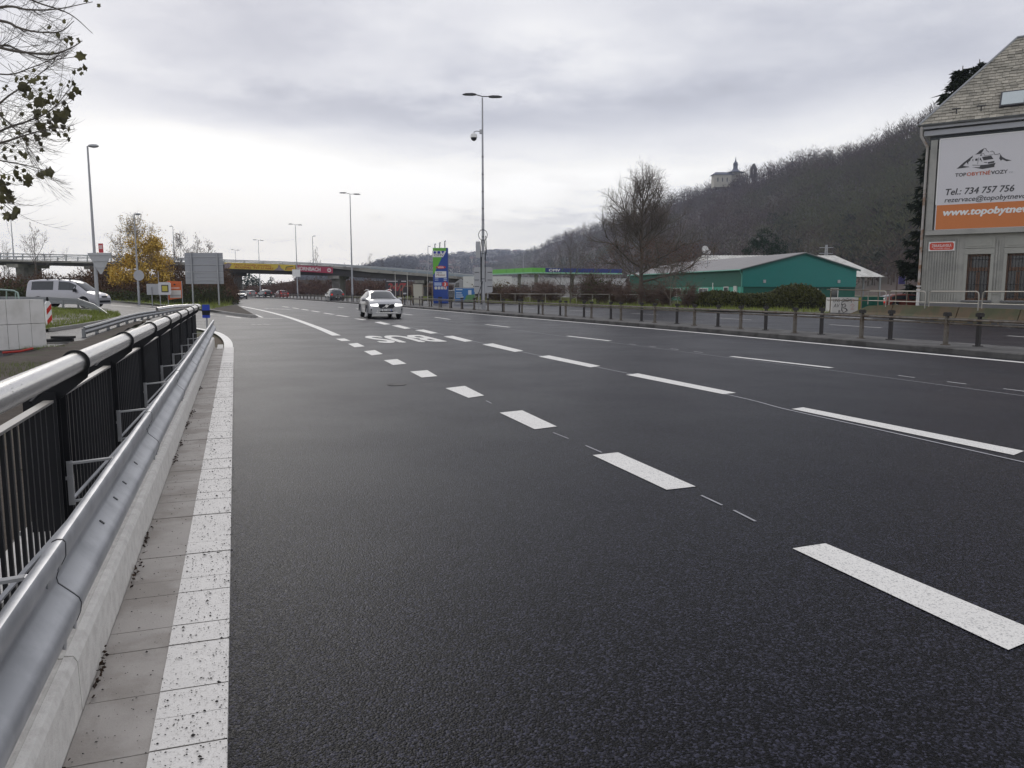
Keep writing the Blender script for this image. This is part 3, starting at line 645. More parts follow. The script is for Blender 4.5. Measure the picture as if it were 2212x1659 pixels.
q = MB(); q.lathe([(.30, 0), (.30, .3)], (0, 0, 0), 8)
ln = MB()
for zz in (2.2, 4.0, 5.2, 6.4, 7.2, 8.4, 9.6, 10.8): ln.lathe([(.125-zz*.004, zz), (.125-zz*.004, zz+.05)], (0, 0, 0), 12)
ln.build('strap', M_darkm, L1)
cb_ = MB()
for sx in (-.17, .18): cb_.tube([(sx, -.12, 2.0), (sx, -.14, 4.4), (sx*.6, -.14, 5.0)], .022, 5)
cb_.tube([(-.32+.32*(1-math.cos(a)), -.15, 5.35+.38*math.sin(a)) for a in [i*.524 for i in range(0, 13)]], .024, 6)
cb_.tube([(.2, -.15, 5.3), (.25, -.15, 4.2), (.14, -.12, 3.6)], .03, 5); cb_.tube([(-.12, -.1, 3.8), (-.14, -.14, .4)], .03, 5); cb_.build('cable', M_black, L1)
bxo = thing('equipment_cabinet', 'slim grey cabinet strapped to the tall lamp pole', 'cabinet', (L1.location.x-.36, 56.1, 3.95))
q = MB(); q.box((0, 0, .5), (.32, .3, 1.15)); q.build('housing', M_gray, bxo); q = MB(); q.box((0, -.157, .5), (.28, .012, 1.07)); q.build('door', M_gray, bxo)
sb = thing('traffic_sign', 'back of a tall grey traffic sign behind the camera pole', 'traffic sign', (D(1044, 600, 60)[0], 60, 0))
x0, x1 = D(1024, 600, 60)[0]-sb.location.x, D(1064, 600, 60)[0]-sb.location.x; z0, z1 = D(1044, 632.5, 60)[2], D(1044, 577, 60)[2]
q = MB(); q.prism([(x0, z0+.1), (x0+.1, z0), (x1-.1, z0), (x1, z0+.1), (x1, z1-.1), (x1-.1, z1), (x0+.1, z1), (x0, z1-.1)], lambda p, r, d: (p, d, r), -.03, .03); q.build('sign_plate', M_gray, sb)
q = MB()
for xx in (-.35, .35): q.tube([(xx, .08, 0), (xx, .08, z1-.1)], .04, 8)
q.build('post', M_pole, sb)
q = MB()
for zz in (.25, .5, .8): q.box((-.5, -.05, z0+(z1-z0)*zz), (.35, .03, .04)); q.box((.5, -.05, z0+(z1-z0)*zz), (.35, .03, .04))
q.build('clamp', M_darkm, sb)
st = MB(); a0 = Vector((L1.location.x-.02, 56.0, 2.2)); st.tube([tuple(a0), (L1.location.x-.75, 56.0, .16)], .03, 6); tag(st.build('prop_strut', M_darkm), 'thin dark strut leaning against the foot of the tall lamp pole', 'strut')
double_lamp(756, 101.5, 421, 'second street lamp on the median, left of the silver estate car')
double_lamp(638, 148, 487, 'street lamp on the median with a white sign box, beneath the bridge banners')
double_lamp(558, 196, 519, 'slender street lamp beyond the yellow bridge banner', tall=False); double_lamp(508, 236, 540, 'farthest street lamp, seen beside the grey sign back', tall=False)
wb = thing('light_box_sign', 'small white box sign fixed to the lamp pole under the bridge', 'sign', (D(640, 590, 147.6)[0], 147.6, 0)); q = MB(); z0, z1 = D(640, 598, 147.6)[2], D(640, 582, 147.6)[2]; q.box((0, 0, (z0+z1)/2), (1.5, .15, z1-z0)); q.build('box', M_white, wb)
wb.location.z = 0
def single_lamp(u, vt, vb, Y, label, sgn=1, r=.1, head=(.16, .16)):
    x, y, z = D(u, vb, Y); zt = D(u, vt, Y)[2]; zb = hgt(x, Y) if vb > 600 else z; hh = zt-zb
    t = thing('street_lamp', label, 'street lamp', (x, Y, zb)); m = MB(); m.lathe([(r*1.5, 0), (r*1.5, .04), (r*1.15, .05), (r*1.05, hh*.25), (r*.9, hh*.26), (r*.5, hh)], (0, 0, 0), 12); m.build('pole', M_pole, t, True)
    b = MB(); k = .36*r/.1
    Mx = Matrix(((sgn, 0, 0), (0, 1, 0), (0, 0, 1)))
    b.lathe([(.02, -1.), (.45, -.7), (.75, 0), (.6, .6), (.05, 1.)], (sgn*k, 0, hh+.02), 10, M=Matrix.Scale(k*.95, 3, Vector((1, 0, 0))) @ Matrix.Scale(.22, 3, Vector((0, 1, 0))) @ Matrix.Scale(.16, 3, Vector((0, 0, 1))) @ Matrix.Rotation(rad(90), 3, 'Y') if False else Matrix(((0, 0, k), (0, .2, 0), (.14, 0, 0))))
    b.build('lamp_head', M_gray, t, True); return t
LP = single_lamp(213, 316, 685, 41, 'tall single lamp pole carrying the triangular sign, right of the silver van', 1, .085)
single_lamp(299.5, 463, 634, 66, 'lamp pole in front of the yellow autumn tree', 1, .085)
single_lamp(378, 489, 580, 170, 'thin lamp pole behind the overpass, right of the yellow tree', -1, .12)
single_lamp(30, 474, 560, 150, 'thin lamp pole rising behind the left overpass railing', -1, .12)
single_lamp(677, 510, 575, 190, 'lone thin lamp pole above the red bridge banner', 1, .12)
single_lamp(925, 532, 588, 200, 'thin lamp pole beyond the ramp beside the price totem', 1, .12)
single_lamp(1130, 545, 585, 230, 'thin lamp pole rising behind the fuel station canopy', 1, .12)
# yield sign seen from behind
Y = 40.75; c0 = D(213.5, 560, Y); ys = thing('give_way_sign', 'back of a triangular give-way sign on the tall lamp pole', 'traffic sign', (c0[0], Y-.09, 0))
zt, zb = D(213, 546, Y)[2], D(213, 592, Y)[2]; q = MB(); W = .62
q.prism([(-W, zt), (-W-.02, zt-.05), (-.05, zb), (.05, zb), (W+.02, zt-.05), (W, zt)], lambda p, r, d: (p, d, r), .20, .215); q.build('sign_plate', M_gray, ys)
q = MB(); q.box((0, .18, zt-.1), (1.1, .03, .05)); q.box((0, .18, zt-.42), (.8, .03, .05)); q.box((0, .18, zt-.76), (.36, .03, .05)); q.build('back_rail', M_gray, ys)
rn = MB(); q0 = D(219.5, 536, 41); rn.box((0, 0, 0), (.24, .02, .48)); rn.box((0, -.012, .05), (.17, .01, .2), m=1); o = rn.build('notice', [P('notice_red', (.5, .04, .05), .5), P('notice_white', (.7, .5, .5), .5)]); o.location = (q0[0], 40.93, q0[2]); tag(o, 'small faded red notice clipped above the triangular sign', 'notice')
c0 = D(300, 595, 65.8); rsn = thing('round_sign', 'back of a small round sign on the pole before the yellow tree', 'traffic sign', (c0[0], 65.8, c0[2])); q = MB(); q.lathe([(.45, 0), (.45, .02)], (0, .0, 0), 24, M=Matrix.Rotation(rad(90), 3, 'X')); q.build('sign_plate', M_gray, rsn, True)
# ================================================================ LARGE SIGN, BANNERS, TOTEM
Y = 72; A_, B_ = D(402, 620, Y), D(484, 620, Y); sgx = (A_[0]+B_[0])/2; W = (B_[0]-A_[0])
big_s = thing('direction_sign', 'back of the large grey direction sign on two posts', 'traffic sign', (sgx, Y, .4)); zt, zb = D(440, 546, Y)[2]-.4, D(440, 613.5, Y)[2]-.4
q = MB(); nn = 5
for i in range(nn): a = zb+(zt-zb)*i/nn; q.box((0, 0, a+(zt-zb)/nn/2), (W, .05, (zt-zb)/nn-.015)); 
q.build('sign_panel', P('sign_back', (.33, .34, .37), .5, metal=.3, var=.06, scale=1), big_s)
for u in (417, 473): q = MB(); x = D(u, 620, Y)[0]-sgx; q.tube([(x, -.12, -.3), (x, -.12, zt-.02)], .075, 8); q.build('post', M_pole, big_s)
q = MB()
for i in range(4): q.box((0, -.05, zb+(zt-zb)*(i+.5)/4), (W-.1, .04, .05))
q.build('back_rail', M_gray, big_s)
# orange banner
Y = 62; x0, x1 = D(363, 640, Y)[0], D(394, 640, Y)[0]; zt, zb = D(378, 607, Y)[2], D(378, 645, Y)[2]
ob = thing('advertising_banner', 'orange banner with white lower half standing on the island grass', 'banner', ((x0+x1)/2, Y, 0)); W = x1-x0
q = MB(); q.prism([(-W/2, zb-.1), (W/2, zb+.05), (W/2, zt-.03), (-W/2, zt)], lambda p, r, d: (p, d, r), -.02, .02); q.build('cloth', P('banner_orange', (.60, .13, .03), .6, var=.18, scale=2), ob)
q = MB(); hh = zt-zb; q.prism([(-W*.36, zb+.1*hh*.4), (W*.42, zb+.12*hh*.4), (W*.42, zb+.48*hh), (-W*.36, zb+.48*hh)], lambda p, r, d: (p, d, r), -.026, -.022); q.build('white_field', P('banner_white', (.62, .60, .57), .7, var=.1), ob)
q = MB()
for zz, h_ in ((.19, .03), (.10, .025)): q.box((W*.03, -.03, zb+hh*zz), (W*.76, .006, hh*h_))
q.box((0, -.03, zt-hh*.2), (W*.12, .006, hh*.07)); q.build('print_bars', P('banner_navy', (.04, .04, .07), .6), ob)
q = MB()
for i, (xx, ww) in enumerate(((-.27, .16), (-.12, .1), (.03, .14), (.19, .16), (.31, .05))): q.box((W*xx, -.03, zb+hh*.60), (W*ww, .006, hh*.075))
q.build('print_line', P('banner_pale', (.75, .5, .42), .6), ob)
q = MB()
for xx in (-W/2, W/2): q.tube([(xx, 0, .2), (xx, 0, zt)], .03, 6)
q.build('post', M_pole, ob)
c0 = D(355.5, 620, 61.6); pr = thing('priority_sign', 'white rounded sign with a dark bordered yellow square beside the orange banner', 'traffic sign', (c0[0], 61.6, 0))
z = c0[2]; q = MB(); rr = .5; q.prism([(-rr+.1, -rr), (rr-.1, -rr), (rr, -rr+.1), (rr, rr-.1), (rr-.1, rr), (-rr+.1, rr), (-rr, rr-.1), (-rr, -rr+.1)], lambda p, r, d: (p, d, z-.12+r), -.02, .02); q.build('sign_plate', P('sign_white', (.62, .62, .64), .5), pr)
q = MB(); q.box((.03, -.03, z-.12), (.56, .01, .58)); q.build('dark_border', M_darkm, pr); q = MB(); q.box((.03, -.038, z-.12), (.42, .01, .42)); q.build('yellow_square', P('sign_yellow', (.52, .45, .08), .5), pr)
q = MB(); q.tube([(-.42, .06, .2), (-.42, .06, z+.3)], .035, 6); q.build('post', M_pole, pr)
c0 = D(330.5, 622, 64); sb2 = thing('small_sign', 'small pale sign back on a short post left of the white rounded sign', 'traffic sign', (c0[0], 64, 0)); q = MB(); q.box((0, 0, D(330, 625, 64)[2]), (1.05, .03, .9)); q.build('sign_plate', M_gray, sb2); q = MB(); q.tube([(-.1, -.05, .2), (-.1, -.05, 1.8)], .04, 6); q.tube([(.5, -.02, 1.1), (.5, -.02, 3.1)], .03, 6); q.build('post', M_pole, sb2)
# fuel price totem
Y = 92; xl, xr = D(936, 640, Y)[0], D(967.5, 640, Y)[0]; W = xr-xl; z = lambda v: D(950, v, Y)[2]
T = thing('price_totem', 'tall blue, green and white fuel price totem on the far verge', 'totem', ((xl+xr)/2, Y, 0), rad(-4)); top = z(535.5)
BLUE = P('totem_blue', (.005, .05, .30), .35, var=.03); GREEN = P('totem_green', (.12, .42, .03), .35, var=.03); WHT = P('totem_white', (.72, .72, .72), .4, var=.03)
q = MB(); q.box((0, .3, top/2), (W, .6, top)); q.build('body', BLUE, T)
q = MB(); f = lambda p, r, d: (p, d, r); q.prism([(-W/2, z(593.5)), (-W/2+.1, z(592)), (W*.12, z(556)), (W*.12, z(550)), (W*.40, z(543)), (W*.43, z(535.6)), (-W/2, z(535.6))], f, -.02, -.004); q.build('green_field', GREEN, T)
q = MB(); q.prism([(-W/2-.05, z(555.5)), (W*.2, z(555.5)), (W*.43, z(542.3)), (-W/2-.05, z(541.5))], f, -.06, -.024); q.build('logo_panel', WHT, T)
q = MB(); zz = z(545.4); rr = .155
q.prism([(-.62+rr*math.cos(a), zz+rr*math.sin(a)) for a in [i*.524 for i in range(12)]], f, -.075, -.062); q.prism([(-.30, zz-.15), (.03, zz-.15), (.03, zz+.155), (-.30, zz+.155)], f, -.075, -.062); q.prism([(.15, zz+.17), (.52, zz+.17), (.335, zz-.17)], f, -.075, -.062); q.build('logo_shapes', P('logo_blue', (.02, .03, .35), .4), T)
q = MB(); text(q, 'OMV', (-.68, -.062, z(553.6)), (1, 0, 0), (0, 0, 1), h=.25, w=1.1, bold=.0); q.build('logo_lettering', M_darkm, T)
q = MB(); zz = z(577.3); q.prism([(.05+.62*math.cos(a)*abs(math.cos(a))**.2, zz+.17*math.sin(a)) for a in [i*.3927 for i in range(16)]], f, -.03, -.021); q.build('oval_badge', P('badge_red', (.55, .04, .02), .4), T)
q = MB(); text(q, 'VIVA', (-.3, -.031, zz-.1), (1, 0, 0), (0, 0, 1), h=.2, w=.72, bold=.02); q.build('badge_lettering', WHT, T)
q = MB(); q.box((.04, -.02, (z(586)+z(599.5))/2), (W*.78, .03, z(586)-z(599.5))); q.build('offer_panel', WHT, T)
q = MB(); text(q, 'MAXX', (-.42, -.036, z(590.7)), (1, 0, 0), (0, 0, 1), h=.16, w=.62, bold=.01); q.build('offer_lettering', M_darkm, T)
q = MB(); text(q, 'Motion', (-.48, -.036, z(596)), (1, 0, 0), (0, 0, 1), h=.24, w=1.05, shear=.2, bold=.01); q.build('offer_lettering', P('offer_brown', (.30, .13, .08), .5), T)
q = MB()
for v in (602, 605.2): q.box((-.45, -.01, z(v)), (.42, .012, .06)); q.box((.58, -.01, z(v)), (.38, .012, .08))
for v in (611.2, 613.6, 615.9): q.box((-.3, -.01, z(v)), (.85, .012, .09))
q.build('price_lines', P('totem_pale', (.5, .6, .78), .5), T)
q = MB(); zz = z(614); q.prism([(.56+(.36+(.06 if i % 2 else -.05))*math.cos(i*.524), zz+(.32+(.05 if i % 2 else -.05))*math.sin(i*.524)) for i in range(12)], f, -.02, -.006); q.build('discount_star', MATS['badge_red'], T)
q = MB(); text(q, '3', (.46, -.022, zz-.17), (1, 0, 0), (0, 0, 1), h=.36, bold=.03); q.build('discount_number', WHT, T)
q = MB()
for i in range(4): q.box((-.55+i*.38, -.012, z(622)), (.30, .014, .32))
q.build('service_icons', WHT, T)
q = MB()
for i, c in enumerate((0, 1, 1, 2)): q.box((-.55+i*.38, -.021, z(622)), (.14, .006, .14), m=c)
q.build('icon_marks', [MATS['sign_yellow'], M_gray, MATS['badge_red']], T)
for i, (u, vt) in enumerate(((939.5, 527), (950, 524), (961, 520.5))): q = MB(); x = (u-951.5)/31.5*W; q.box((x, .3, (top+z(vt))/2), (.13, .12, z(vt)-top)); q.box((x+.07, .3, z(vt)), (.16, .05, .1)); q.build('antenna', M_gray, T)
# small ad frame, cabinet, staked trees
Y = 84; c0 = D(1004, 636, Y); ad = thing('advertising_banner', 'low blue and green advertising banner in a frame beside the totem', 'banner', (c0[0], Y, 0)); W = 2.15; h0, h1 = .15, 1.75
q = MB(); q.box((0, 0, 1.02), (W, .04, 1.45)); q.build('cloth', P('ad_blue', (.03, .16, .42), .5, var=.2, scale=2), ad)
q = MB(); q.prism([(-.1, .3), (W/2, .3), (W/2, 1.1), (.2, 1.0)], f, -.03, -.024); q.build('green_print', P('ad_green', (.10, .24, .10), .5, var=.4, scale=3), ad)
q = MB(); q.box((-.6, -.03, 1.6), (.7, .01, .12)); q.box((-.65, -.03, 1.25), (.6, .01, .1)); q.box((-.6, -.03, 1.02), (.7, .01, .1)); q.box((-.55, -.03, .8), (.8, .01, .1)); q.box((.55, -.03, 1.3), (.35, .01, .5)); q.build('print_lines', P('ad_pale', (.55, .62, .68), .5), ad)
q = MB()
for xx in (-W/2-.03, W/2+.03): q.tube([(xx, 0, 0), (xx, 0, 1.85)], .03, 6); q.tube([(xx, 0, .9), (xx*1.15, -.5, 0)], .02, 5)
q.tube([(-W/2, 0, 1.82), (W/2, 0, 1.82)], .03, 6); q.build('frame', M_pole, ad)
c0 = D(903, 630, 88); cbn = thing('utility_cabinet', 'pale upright utility cabinet on the verge left of the totem', 'cabinet', (c0[0], 88, 0)); q = MB(); q.box((0, 0, 1.1), (1., .5, 2.1)); q.box((0, 0, 2.18), (1.06, .56, .06)); q.build('housing', P('cabinet_beige', (.50, .48, .40), .6, var=.1, scale=2), cbn); q = MB(); q.box((.0, -.26, 1.1), (.86, .015, 1.9)); q.build('door', MATS['cabinet_beige'], cbn)
for i, (u, lab) in enumerate(((880, 'young staked tree left of the pale cabinet'), (941-1.0-.0-16.5, 'young staked tree between the cabinet and the totem'), (854, 'young staked tree behind the roof of the silver estate car'))):
    x = D(u, 630, 90)[0]; t = thing('young_tree', lab, 'tree', (x, 90, 0), group='young staked trees on the verge'); q = MB(); q.tube([(0, 0, 0), (.03, 0, 1.5), (0, .02, 3.6)], [.06, .05, .025], 6); q.build('trunk', P('white_trunk', (.5, .48, .44), .8, var=.1), t)
    q = MB()
    for xx in (-.55, .55): q.tube([(xx, 0, 0), (xx, 0, 2.1)], .045, 5)
    q.tube([(-.55, 0, 2.0), (.55, 0, 2.0)], .04, 5); q.build('stake', P('stake_wood', (.26, .19, .13), .8, var=.2), t)
Y = 112; c0 = D(857, 620, Y); bb = thing('billboard', 'dark billboard with red 24/7 lettering under the ramp', 'billboard', (c0[0], Y, 0)); z = lambda v: D(857, v, Y)[2]; W = D(881, 620, Y)[0]-D(833, 620, Y)[0]
q = MB(); q.box((0, 0, (z(604)+z(637))/2), (W, .15, z(604)-z(637))); q.build('board', P('board_dark', (.045, .04, .045), .5, var=.4, scale=1.2), bb)
q = MB(); text(q, '24/7', (-W*.42, -.08, z(628)), (1, 0, 0), (0, 0, 1), h=z(612)-z(628), w=W*.84, bold=.03, shear=.25); q.build('lettering', P('board_red', (.38, .05, .05), .5, var=.3, scale=3), bb)
q = MB(); q.box((-W*.2, -.085, z(607.5)), (W*.5, .01, .13)); q.box((W*.32, -.085, z(607.5)), (W*.22, .01, .13)); q.box((W*.35, -.085, z(634)), (W*.16, .01, .2)); q.build('print_bars', P('board_pale', (.55, .55, .55), .5), bb)
q = MB()
for xx in (-.35, .35): q.tube([(W*xx, .1, 0), (W*xx, .1, z(604))], .1, 6)
q.build('post', M_darkm, bb)
# ================================================================ LEFT SIDE ITEMS
# white stone block wall panel
g0, g1 = G(-60, 764, 0), G(102, 751.5, 0); a = math.atan2(g1[1]-g0[1], g1[0]-g0[0]); wl = math.hypot(g1[0]-g0[0], g1[1]-g0[1])
wt = thing('block_wall', 'free-standing wall of large white stone blocks beside the striped board', 'wall', (g1[0], g1[1], 0), a)
q = MB(); rn2 = random.Random(4)
xs_top = [(-.38-.0, 0), (-1.0, -.385), (-1.62, -1.005)]; 
def blk(x0, x1, z0, z1): q.box(((x0+x1)/2, .2+rn2.uniform(0, .006), (z0+z1)/2), (x1-x0-.012, .4, z1-z0-.012))
for x0, x1 in ((-.42, 0), (-1.08, -.42), (-1.9, -1.08)): blk(x0, x1, .68, 1.33)
for x0, x1 in ((-.42, 0), (-.80, -.42), (-1.08, -.80), (-1.9, -1.08)): blk(x0, x1, .03, .68)
q.build('stone_blocks', P('white_stone', (.72, .71, .69), .75, var=.06, scale=2, bump=.001, bscale=40, col2=(.6, .59, .56), c2scale=1.2), wt)
c0 = G(-2, 776, 0)
def striped(mb, W, h0, h1, y, n, sl, base):
    """slanted red bands on a white board, cut to the board's width"""
    pitch = (h1-h0)/n
    for i in range(-1, n+1):
        a = h0+i*pitch; pts = [(-W/2, a), (W/2, a+sl), (W/2, a+sl+pitch/2), (-W/2, a+pitch/2)]
        pts = [(x, min(max(z_, h0), h1)) for x, z_ in pts]
        if max(p[1] for p in pts)-min(p[1] for p in pts) > .01: mb.prism(pts, lambda p, r, d: (p, d, r), y-.004, y, base)
sbd = thing('barrier_board', 'red and white striped warning board cut off at the left edge', 'barrier board', (*G(-6, 774, 0), 0), rad(15)); sbd.location.x += .02
q = MB(); q.box((-.16, 0, .55), (.36, .03, 1.0)); q.build('board', M_white, sbd); q = MB(); striped(q, .31, .07, 1.03, -.017, 3, .18, 0); q.build('stripes', P('stripe_red', (.55, .03, .02), .4), sbd); sbd.children[1].location.x = -.16
bcn = thing('warning_beacon', 'narrow red and white beacon just right of the white blocks', 'beacon', (*G(107, 712, .05), .05), rad(74))
q = MB(); q.prism([(-.12, .12), (.12, .12), (.12, 1.0), (.05, 1.1), (-.05, 1.1), (-.12, 1.0)], lambda p, r, d: (p, d, r), -.04, .04); q.build('board', M_white, bcn)
q = MB(); striped(q, .22, .15, 1.0, -.042, 2, .22, 0); q.build('stripes', MATS['stripe_red'], bcn); q = MB(); q.lathe([(.03, 1.1), (.05, 1.16), (.03, 1.26)], (0, 0, 0), 8); q.build('handle', M_black, bcn, True)
q = MB(); q.box((0, 0, .06), (.75, .42, .1)); q.build('foot', M_rub, bcn)
ft = MB(); g = G(128, 738, .03); ft.box((0, 0, 0), (.75, .35, .09), rz=.4); ft.box((.1, .05, .09), (.6, .3, .07), rz=-.1); o = ft.build('rubber_foot', M_rub); o.location = (g[0], g[1], .07); tag(o, 'spare black rubber beacon feet lying on the soil', 'beacon foot')
# red cable ducts in the soil
rc = MB(); rc.tube([R3(3.2, -1.75, .25), R3(3.3, -1.9, .12), R3(3.1, -2.3, .08), R3(3.4, -2.9, .07)], .011, 5); rc.tube([R3(2.6, -1.9, .07), R3(3.2, -1.8, .09), R3(4.2, -1.75, .07)], .013, 5); rc.tube([R3(2.4, -1.7, .08), R3(3.4, -1.68, .1)], .010, 5); tag(rc.build('cable', P('red_cable', (.42, .03, .02), .5)), 'thin red cables lying on the soil behind the fence', 'cable')
rc = MB(); g = G(55, 760, .03); rc.tube([(g[0]+.2, g[1], .12), (g[0], g[1]-.2, .06), (g[0]-.25, g[1]-.5, .05)], .03, 6); tag(rc.build('cable_duct', MATS['red_cable']), 'short red duct end under the white block wall', 'duct')
# guardrail beside the van
p1, p2, p3 = G(110, 672), G(190, 676), G(233, 682)
g2 = thing('guardrail', 'low grey guardrail sloping into the grass beside the silver van', 'guardrail', (0, 0, 0)); q = MB()
pl = [(*G(-160, 668), ), (*G(0, 668),), (*G(110, 671),), (*G(170, 673.5),), (*G(205, 678),), (*G(238, 684),)]; zz = [.75, .75, .75, .72, .5, .08]
for i in range(len(pl)-1):
    a, b = pl[i], pl[i+1]; za, zb = hgt(*a)+zz[i], hgt(*b)+zz[i+1]
    q.bar((a[0], a[1], za-.05), (b[0], b[1], zb-.05), .06, .12); q.bar((a[0], a[1]+.03, za-.15), (b[0], b[1]+.03, zb-.15), .03, .14); q.bar((a[0], a[1], za-.26), (b[0], b[1], zb-.26), .06, .12)
q.build('rail', M_galvd, g2)
q = MB()
for u in (20, 60, 100, 135, 168, 200):
    x, y = G(u, 672.5 if u < 180 else 677); q.box((x, y+.1, hgt(x, y)+.3), (.1, .06, .6))
q.build('post', M_galvd, g2)
g3 = thing('pipe_railing', 'pale green pipe railing at the far left behind the white blocks', 'railing', (0, 0, 0)); Y = 40
q = MB(); q.tube([D(-60, 618, Y), D(0, 625.5, Y), D(30, 628, Y), D(38, 632, Y), D(41, 645, Y)], .045, 8); q.tube([D(14, 627, Y), D(14, 645, Y)], .03, 6); q.tube([D(33.5, 630, Y), D(33.5, 645, Y)], .03, 6); q.build('rail', P('pale_green', (.32, .42, .38), .45, metal=.3), g3)
# kerbside guard strip along the side road behind the parapet
g4 = thing('guardrail', 'low galvanised guardrail curving along the side road behind the black railing', 'guardrail', (0, 0, 0)); q = MB()
pth = catmull([G(183, 729), G(250, 707), G(330, 686), G(395, 672), G(428, 665)], 5)
q.sweep(pth, [(-.03, .10), (.03, .10), (.05, .18), (.0, .24), (.05, .31), (.02, .36), (-.03, .36)], zf=lambda x, y: hgt(x, y)); q.build('rail', M_galvd, g4, True)
q = MB()
for x, y, a in along(pth, 2.): q.box((x-.05, y+.05, hgt(x, y)+.14), (.1, .06, .3))
q.build('post', M_galvd, g4)
# ================================================================ VEHICLES
def lerp_tab(tab, x):
    for a, b in zip(tab, tab[1:]):
        if x <= b[0]:
            f = (x-a[0])/(b[0]-a[0]); f = max(0, f); return [p+(q-p)*f for p, q in zip(a[1:], b[1:])]
    return list(tab[-1][1:])
def car(name, label, loc, rz, prof, wheels, wr_, paint, glass_spans, wind, rear, z0=.2, zb_clad=None, group=None, face=None, cat='car'):
    """prof rows: x, belt height, roof height, half width at belt, half width of roof; front at +x"""
    t = thing(name, label, cat, loc, rz, group)
    def ring(x):
        zb, zr, w_, wf = lerp_tab(prof, x); b = z0
        for xw in wheels:
            d_ = abs(x-xw); ra = wr_+.06
            if d_ < ra: b = max(b, wr_+math.sqrt(max(0, ra*ra-d_*d_)))
        b = min(b, zb-.08); m1 = max(b+.05, .42 if zb > .6 else b+.05); m1 = min(m1, zb-.05)
        return [(w_*.90, b), (w_*.975, min(b+.03, m1)), (w_*1.0, m1), (w_*.995, max(m1, zb-.16)), (w_*.955, zb), (wf, max(zb+.005, zr-.07)), (wf*.86, max(zb+.012, zr-.015)), (wf*.5, max(zb+.018, zr+.008)), (0, max(zb+.02, zr+.012))]
    xs = set(); x = prof[0][0]; x1 = prof[-1][0]
    while x < x1: xs.add(round(x, 3)); x += .09
    for p in prof: xs.add(p[0])
    for xw in wheels:
        for k in (-1, -.96, -.85, .85, .96, 1): xs.add(round(xw+k*(wr_+.06), 3))
    xs = sorted(q for q in xs if prof[0][0] <= q <= x1); mb = MB(); vs = []; n = 18
    for x in xs:
        r = ring(x); pts = [(0, r[0][1])]+[(-y, z) for y, z in r]+[(y, z) for y, z in r[-2::-1]]; n = len(pts)
        vs += [(x, y, z) for y, z in pts]
    k = len(xs); mb.add(vs, [(i*n+j, i*n+(j+1) % n, (i+1)*n+(j+1) % n, (i+1)*n+j) for i in range(k-1) for j in range(n)]+[tuple(range(n)), tuple((k-1)*n+j for j in range(n))[::-1]])
    mb.build('body', paint, t, True)
    um = MB(); um.box(((prof[0][0]+x1)/2, 0, z0+.12), (x1-prof[0][0]-1.0, 1.2, .2)); um.build('underbody', M_darkm, t)
    for a, b in glass_spans:                                           # side glass follows the body side
        for sg in (-1, 1):
            g = MB(); S = [a+(b-a)*i/5 for i in range(6)]; vs = []
            for i, x in enumerate(S):
                r = ring(x); p, q = r[4], r[5]; lo = .10; hi = .93
                for f in (lo, hi): vs.append((x, sg*(p[0]+(q[0]-p[0])*f+.007), p[1]+(q[1]-p[1])*f))
            g.add(vs, [(2*i, 2*i+2, 2*i+3, 2*i+1) for i in range(5)]); g.build('side_window', M_glass, t)
    for nm, (a, b) in (('windshield', wind), ('rear_window', rear)):
        g = MB(); vs = []
        for i in range(6):
            x = a+(b-a)*i/5; r = ring(x); hw = (r[5][0]*.985, r[6][0], r[7][0])
            row = [(-r[5][0]*.98, r[5][1]), (-r[6][0], r[6][1]), (-r[7][0], r[7][1]), (0, r[8][1]), (r[7][0], r[7][1]), (r[6][0], r[6][1]), (r[5][0]*.98, r[5][1])]
            sl = .012 if nm == 'windshield' else -.012
            vs += [(x+sl, y*.97, z+.010) for y, z in row]
        g.add(vs, [(7*i+j, 7*i+j+1, 7*i+j+8, 7*i+j+7) for i in range(5) for j in range(6)]); g.build(nm, M_glass, t, True)
    hwid = prof[len(prof)//2][3]
    for xw in wheels:
        for sg in (-1, 1):
            wv = thing('w', None, None); bpy.data.objects.remove(wv)
            tw = MB(); Mx = Matrix.Rotation(rad(90), 3, 'X'); c = (xw, sg*(hwid-.13), wr_)
            tw.lathe([(wr_*.60, -.11), (wr_*.93, -.11), (wr_, -.07), (wr_, .07), (wr_*.93, .11), (wr_*.60, .11)], c, 24, M=Mx); o = tw.build('wheel', M_rub, t, True)
            rm = MB(); c2 = (xw, sg*(hwid-.13)+sg*.108, wr_); rm.lathe([(wr_*.56, -.01), (wr_*.64, -.01), (wr_*.64, .012), (wr_*.56, .012)], c2, 24, M=Mx)
            for i in range(5):
                a = i*1.2566; rm.bar((c2[0], c2[1], c2[2]), (c2[0]+wr_*.6*math.cos(a), c2[1], c2[2]+wr_*.6*math.sin(a)), .05, .02, up=(0, 1, 0))
            rm.lathe([(.02, -.02), (.07, -.02), (.07, .02), (.02, .02)], c2, 12, M=Mx); rm.build('rim', M_gray, o)
            ar = MB()
            if zb_clad:
                R_ = wr_+.06; pts = [(xw+(R_+.01)*math.cos(a), sg*(hwid*1.002), wr_+(R_+.01)*math.sin(a)) for a in [i*math.pi/12 for i in range(13)]]; ar.tube(pts, .035, 5); ar.build('wheel_arch', zb_clad, t)
    return t
def add(t, name, mat, *boxes, smooth=False):
    q = MB()
    for c, s, *r in boxes: q.box(c, s, rz=r[0] if r else 0)
    return q.build(name, mat, t, smooth)
LIT = P('headlight_lit', (1, .98, .95), .3, var=0, emit=2.6); LITD = P('headlight_warm', (1, .85, .6), .3, var=0, emit=1.4); TAIL = P('tail_lamp', (.6, .02, .015), .3, var=0, emit=.5)
SIL = P('silver_paint', (.38, .385, .40), .28, metal=.5, var=.03, coat=.6); SILV = P('van_silver', (.43, .43, .46), .34, metal=.3, var=.04, coat=.4)
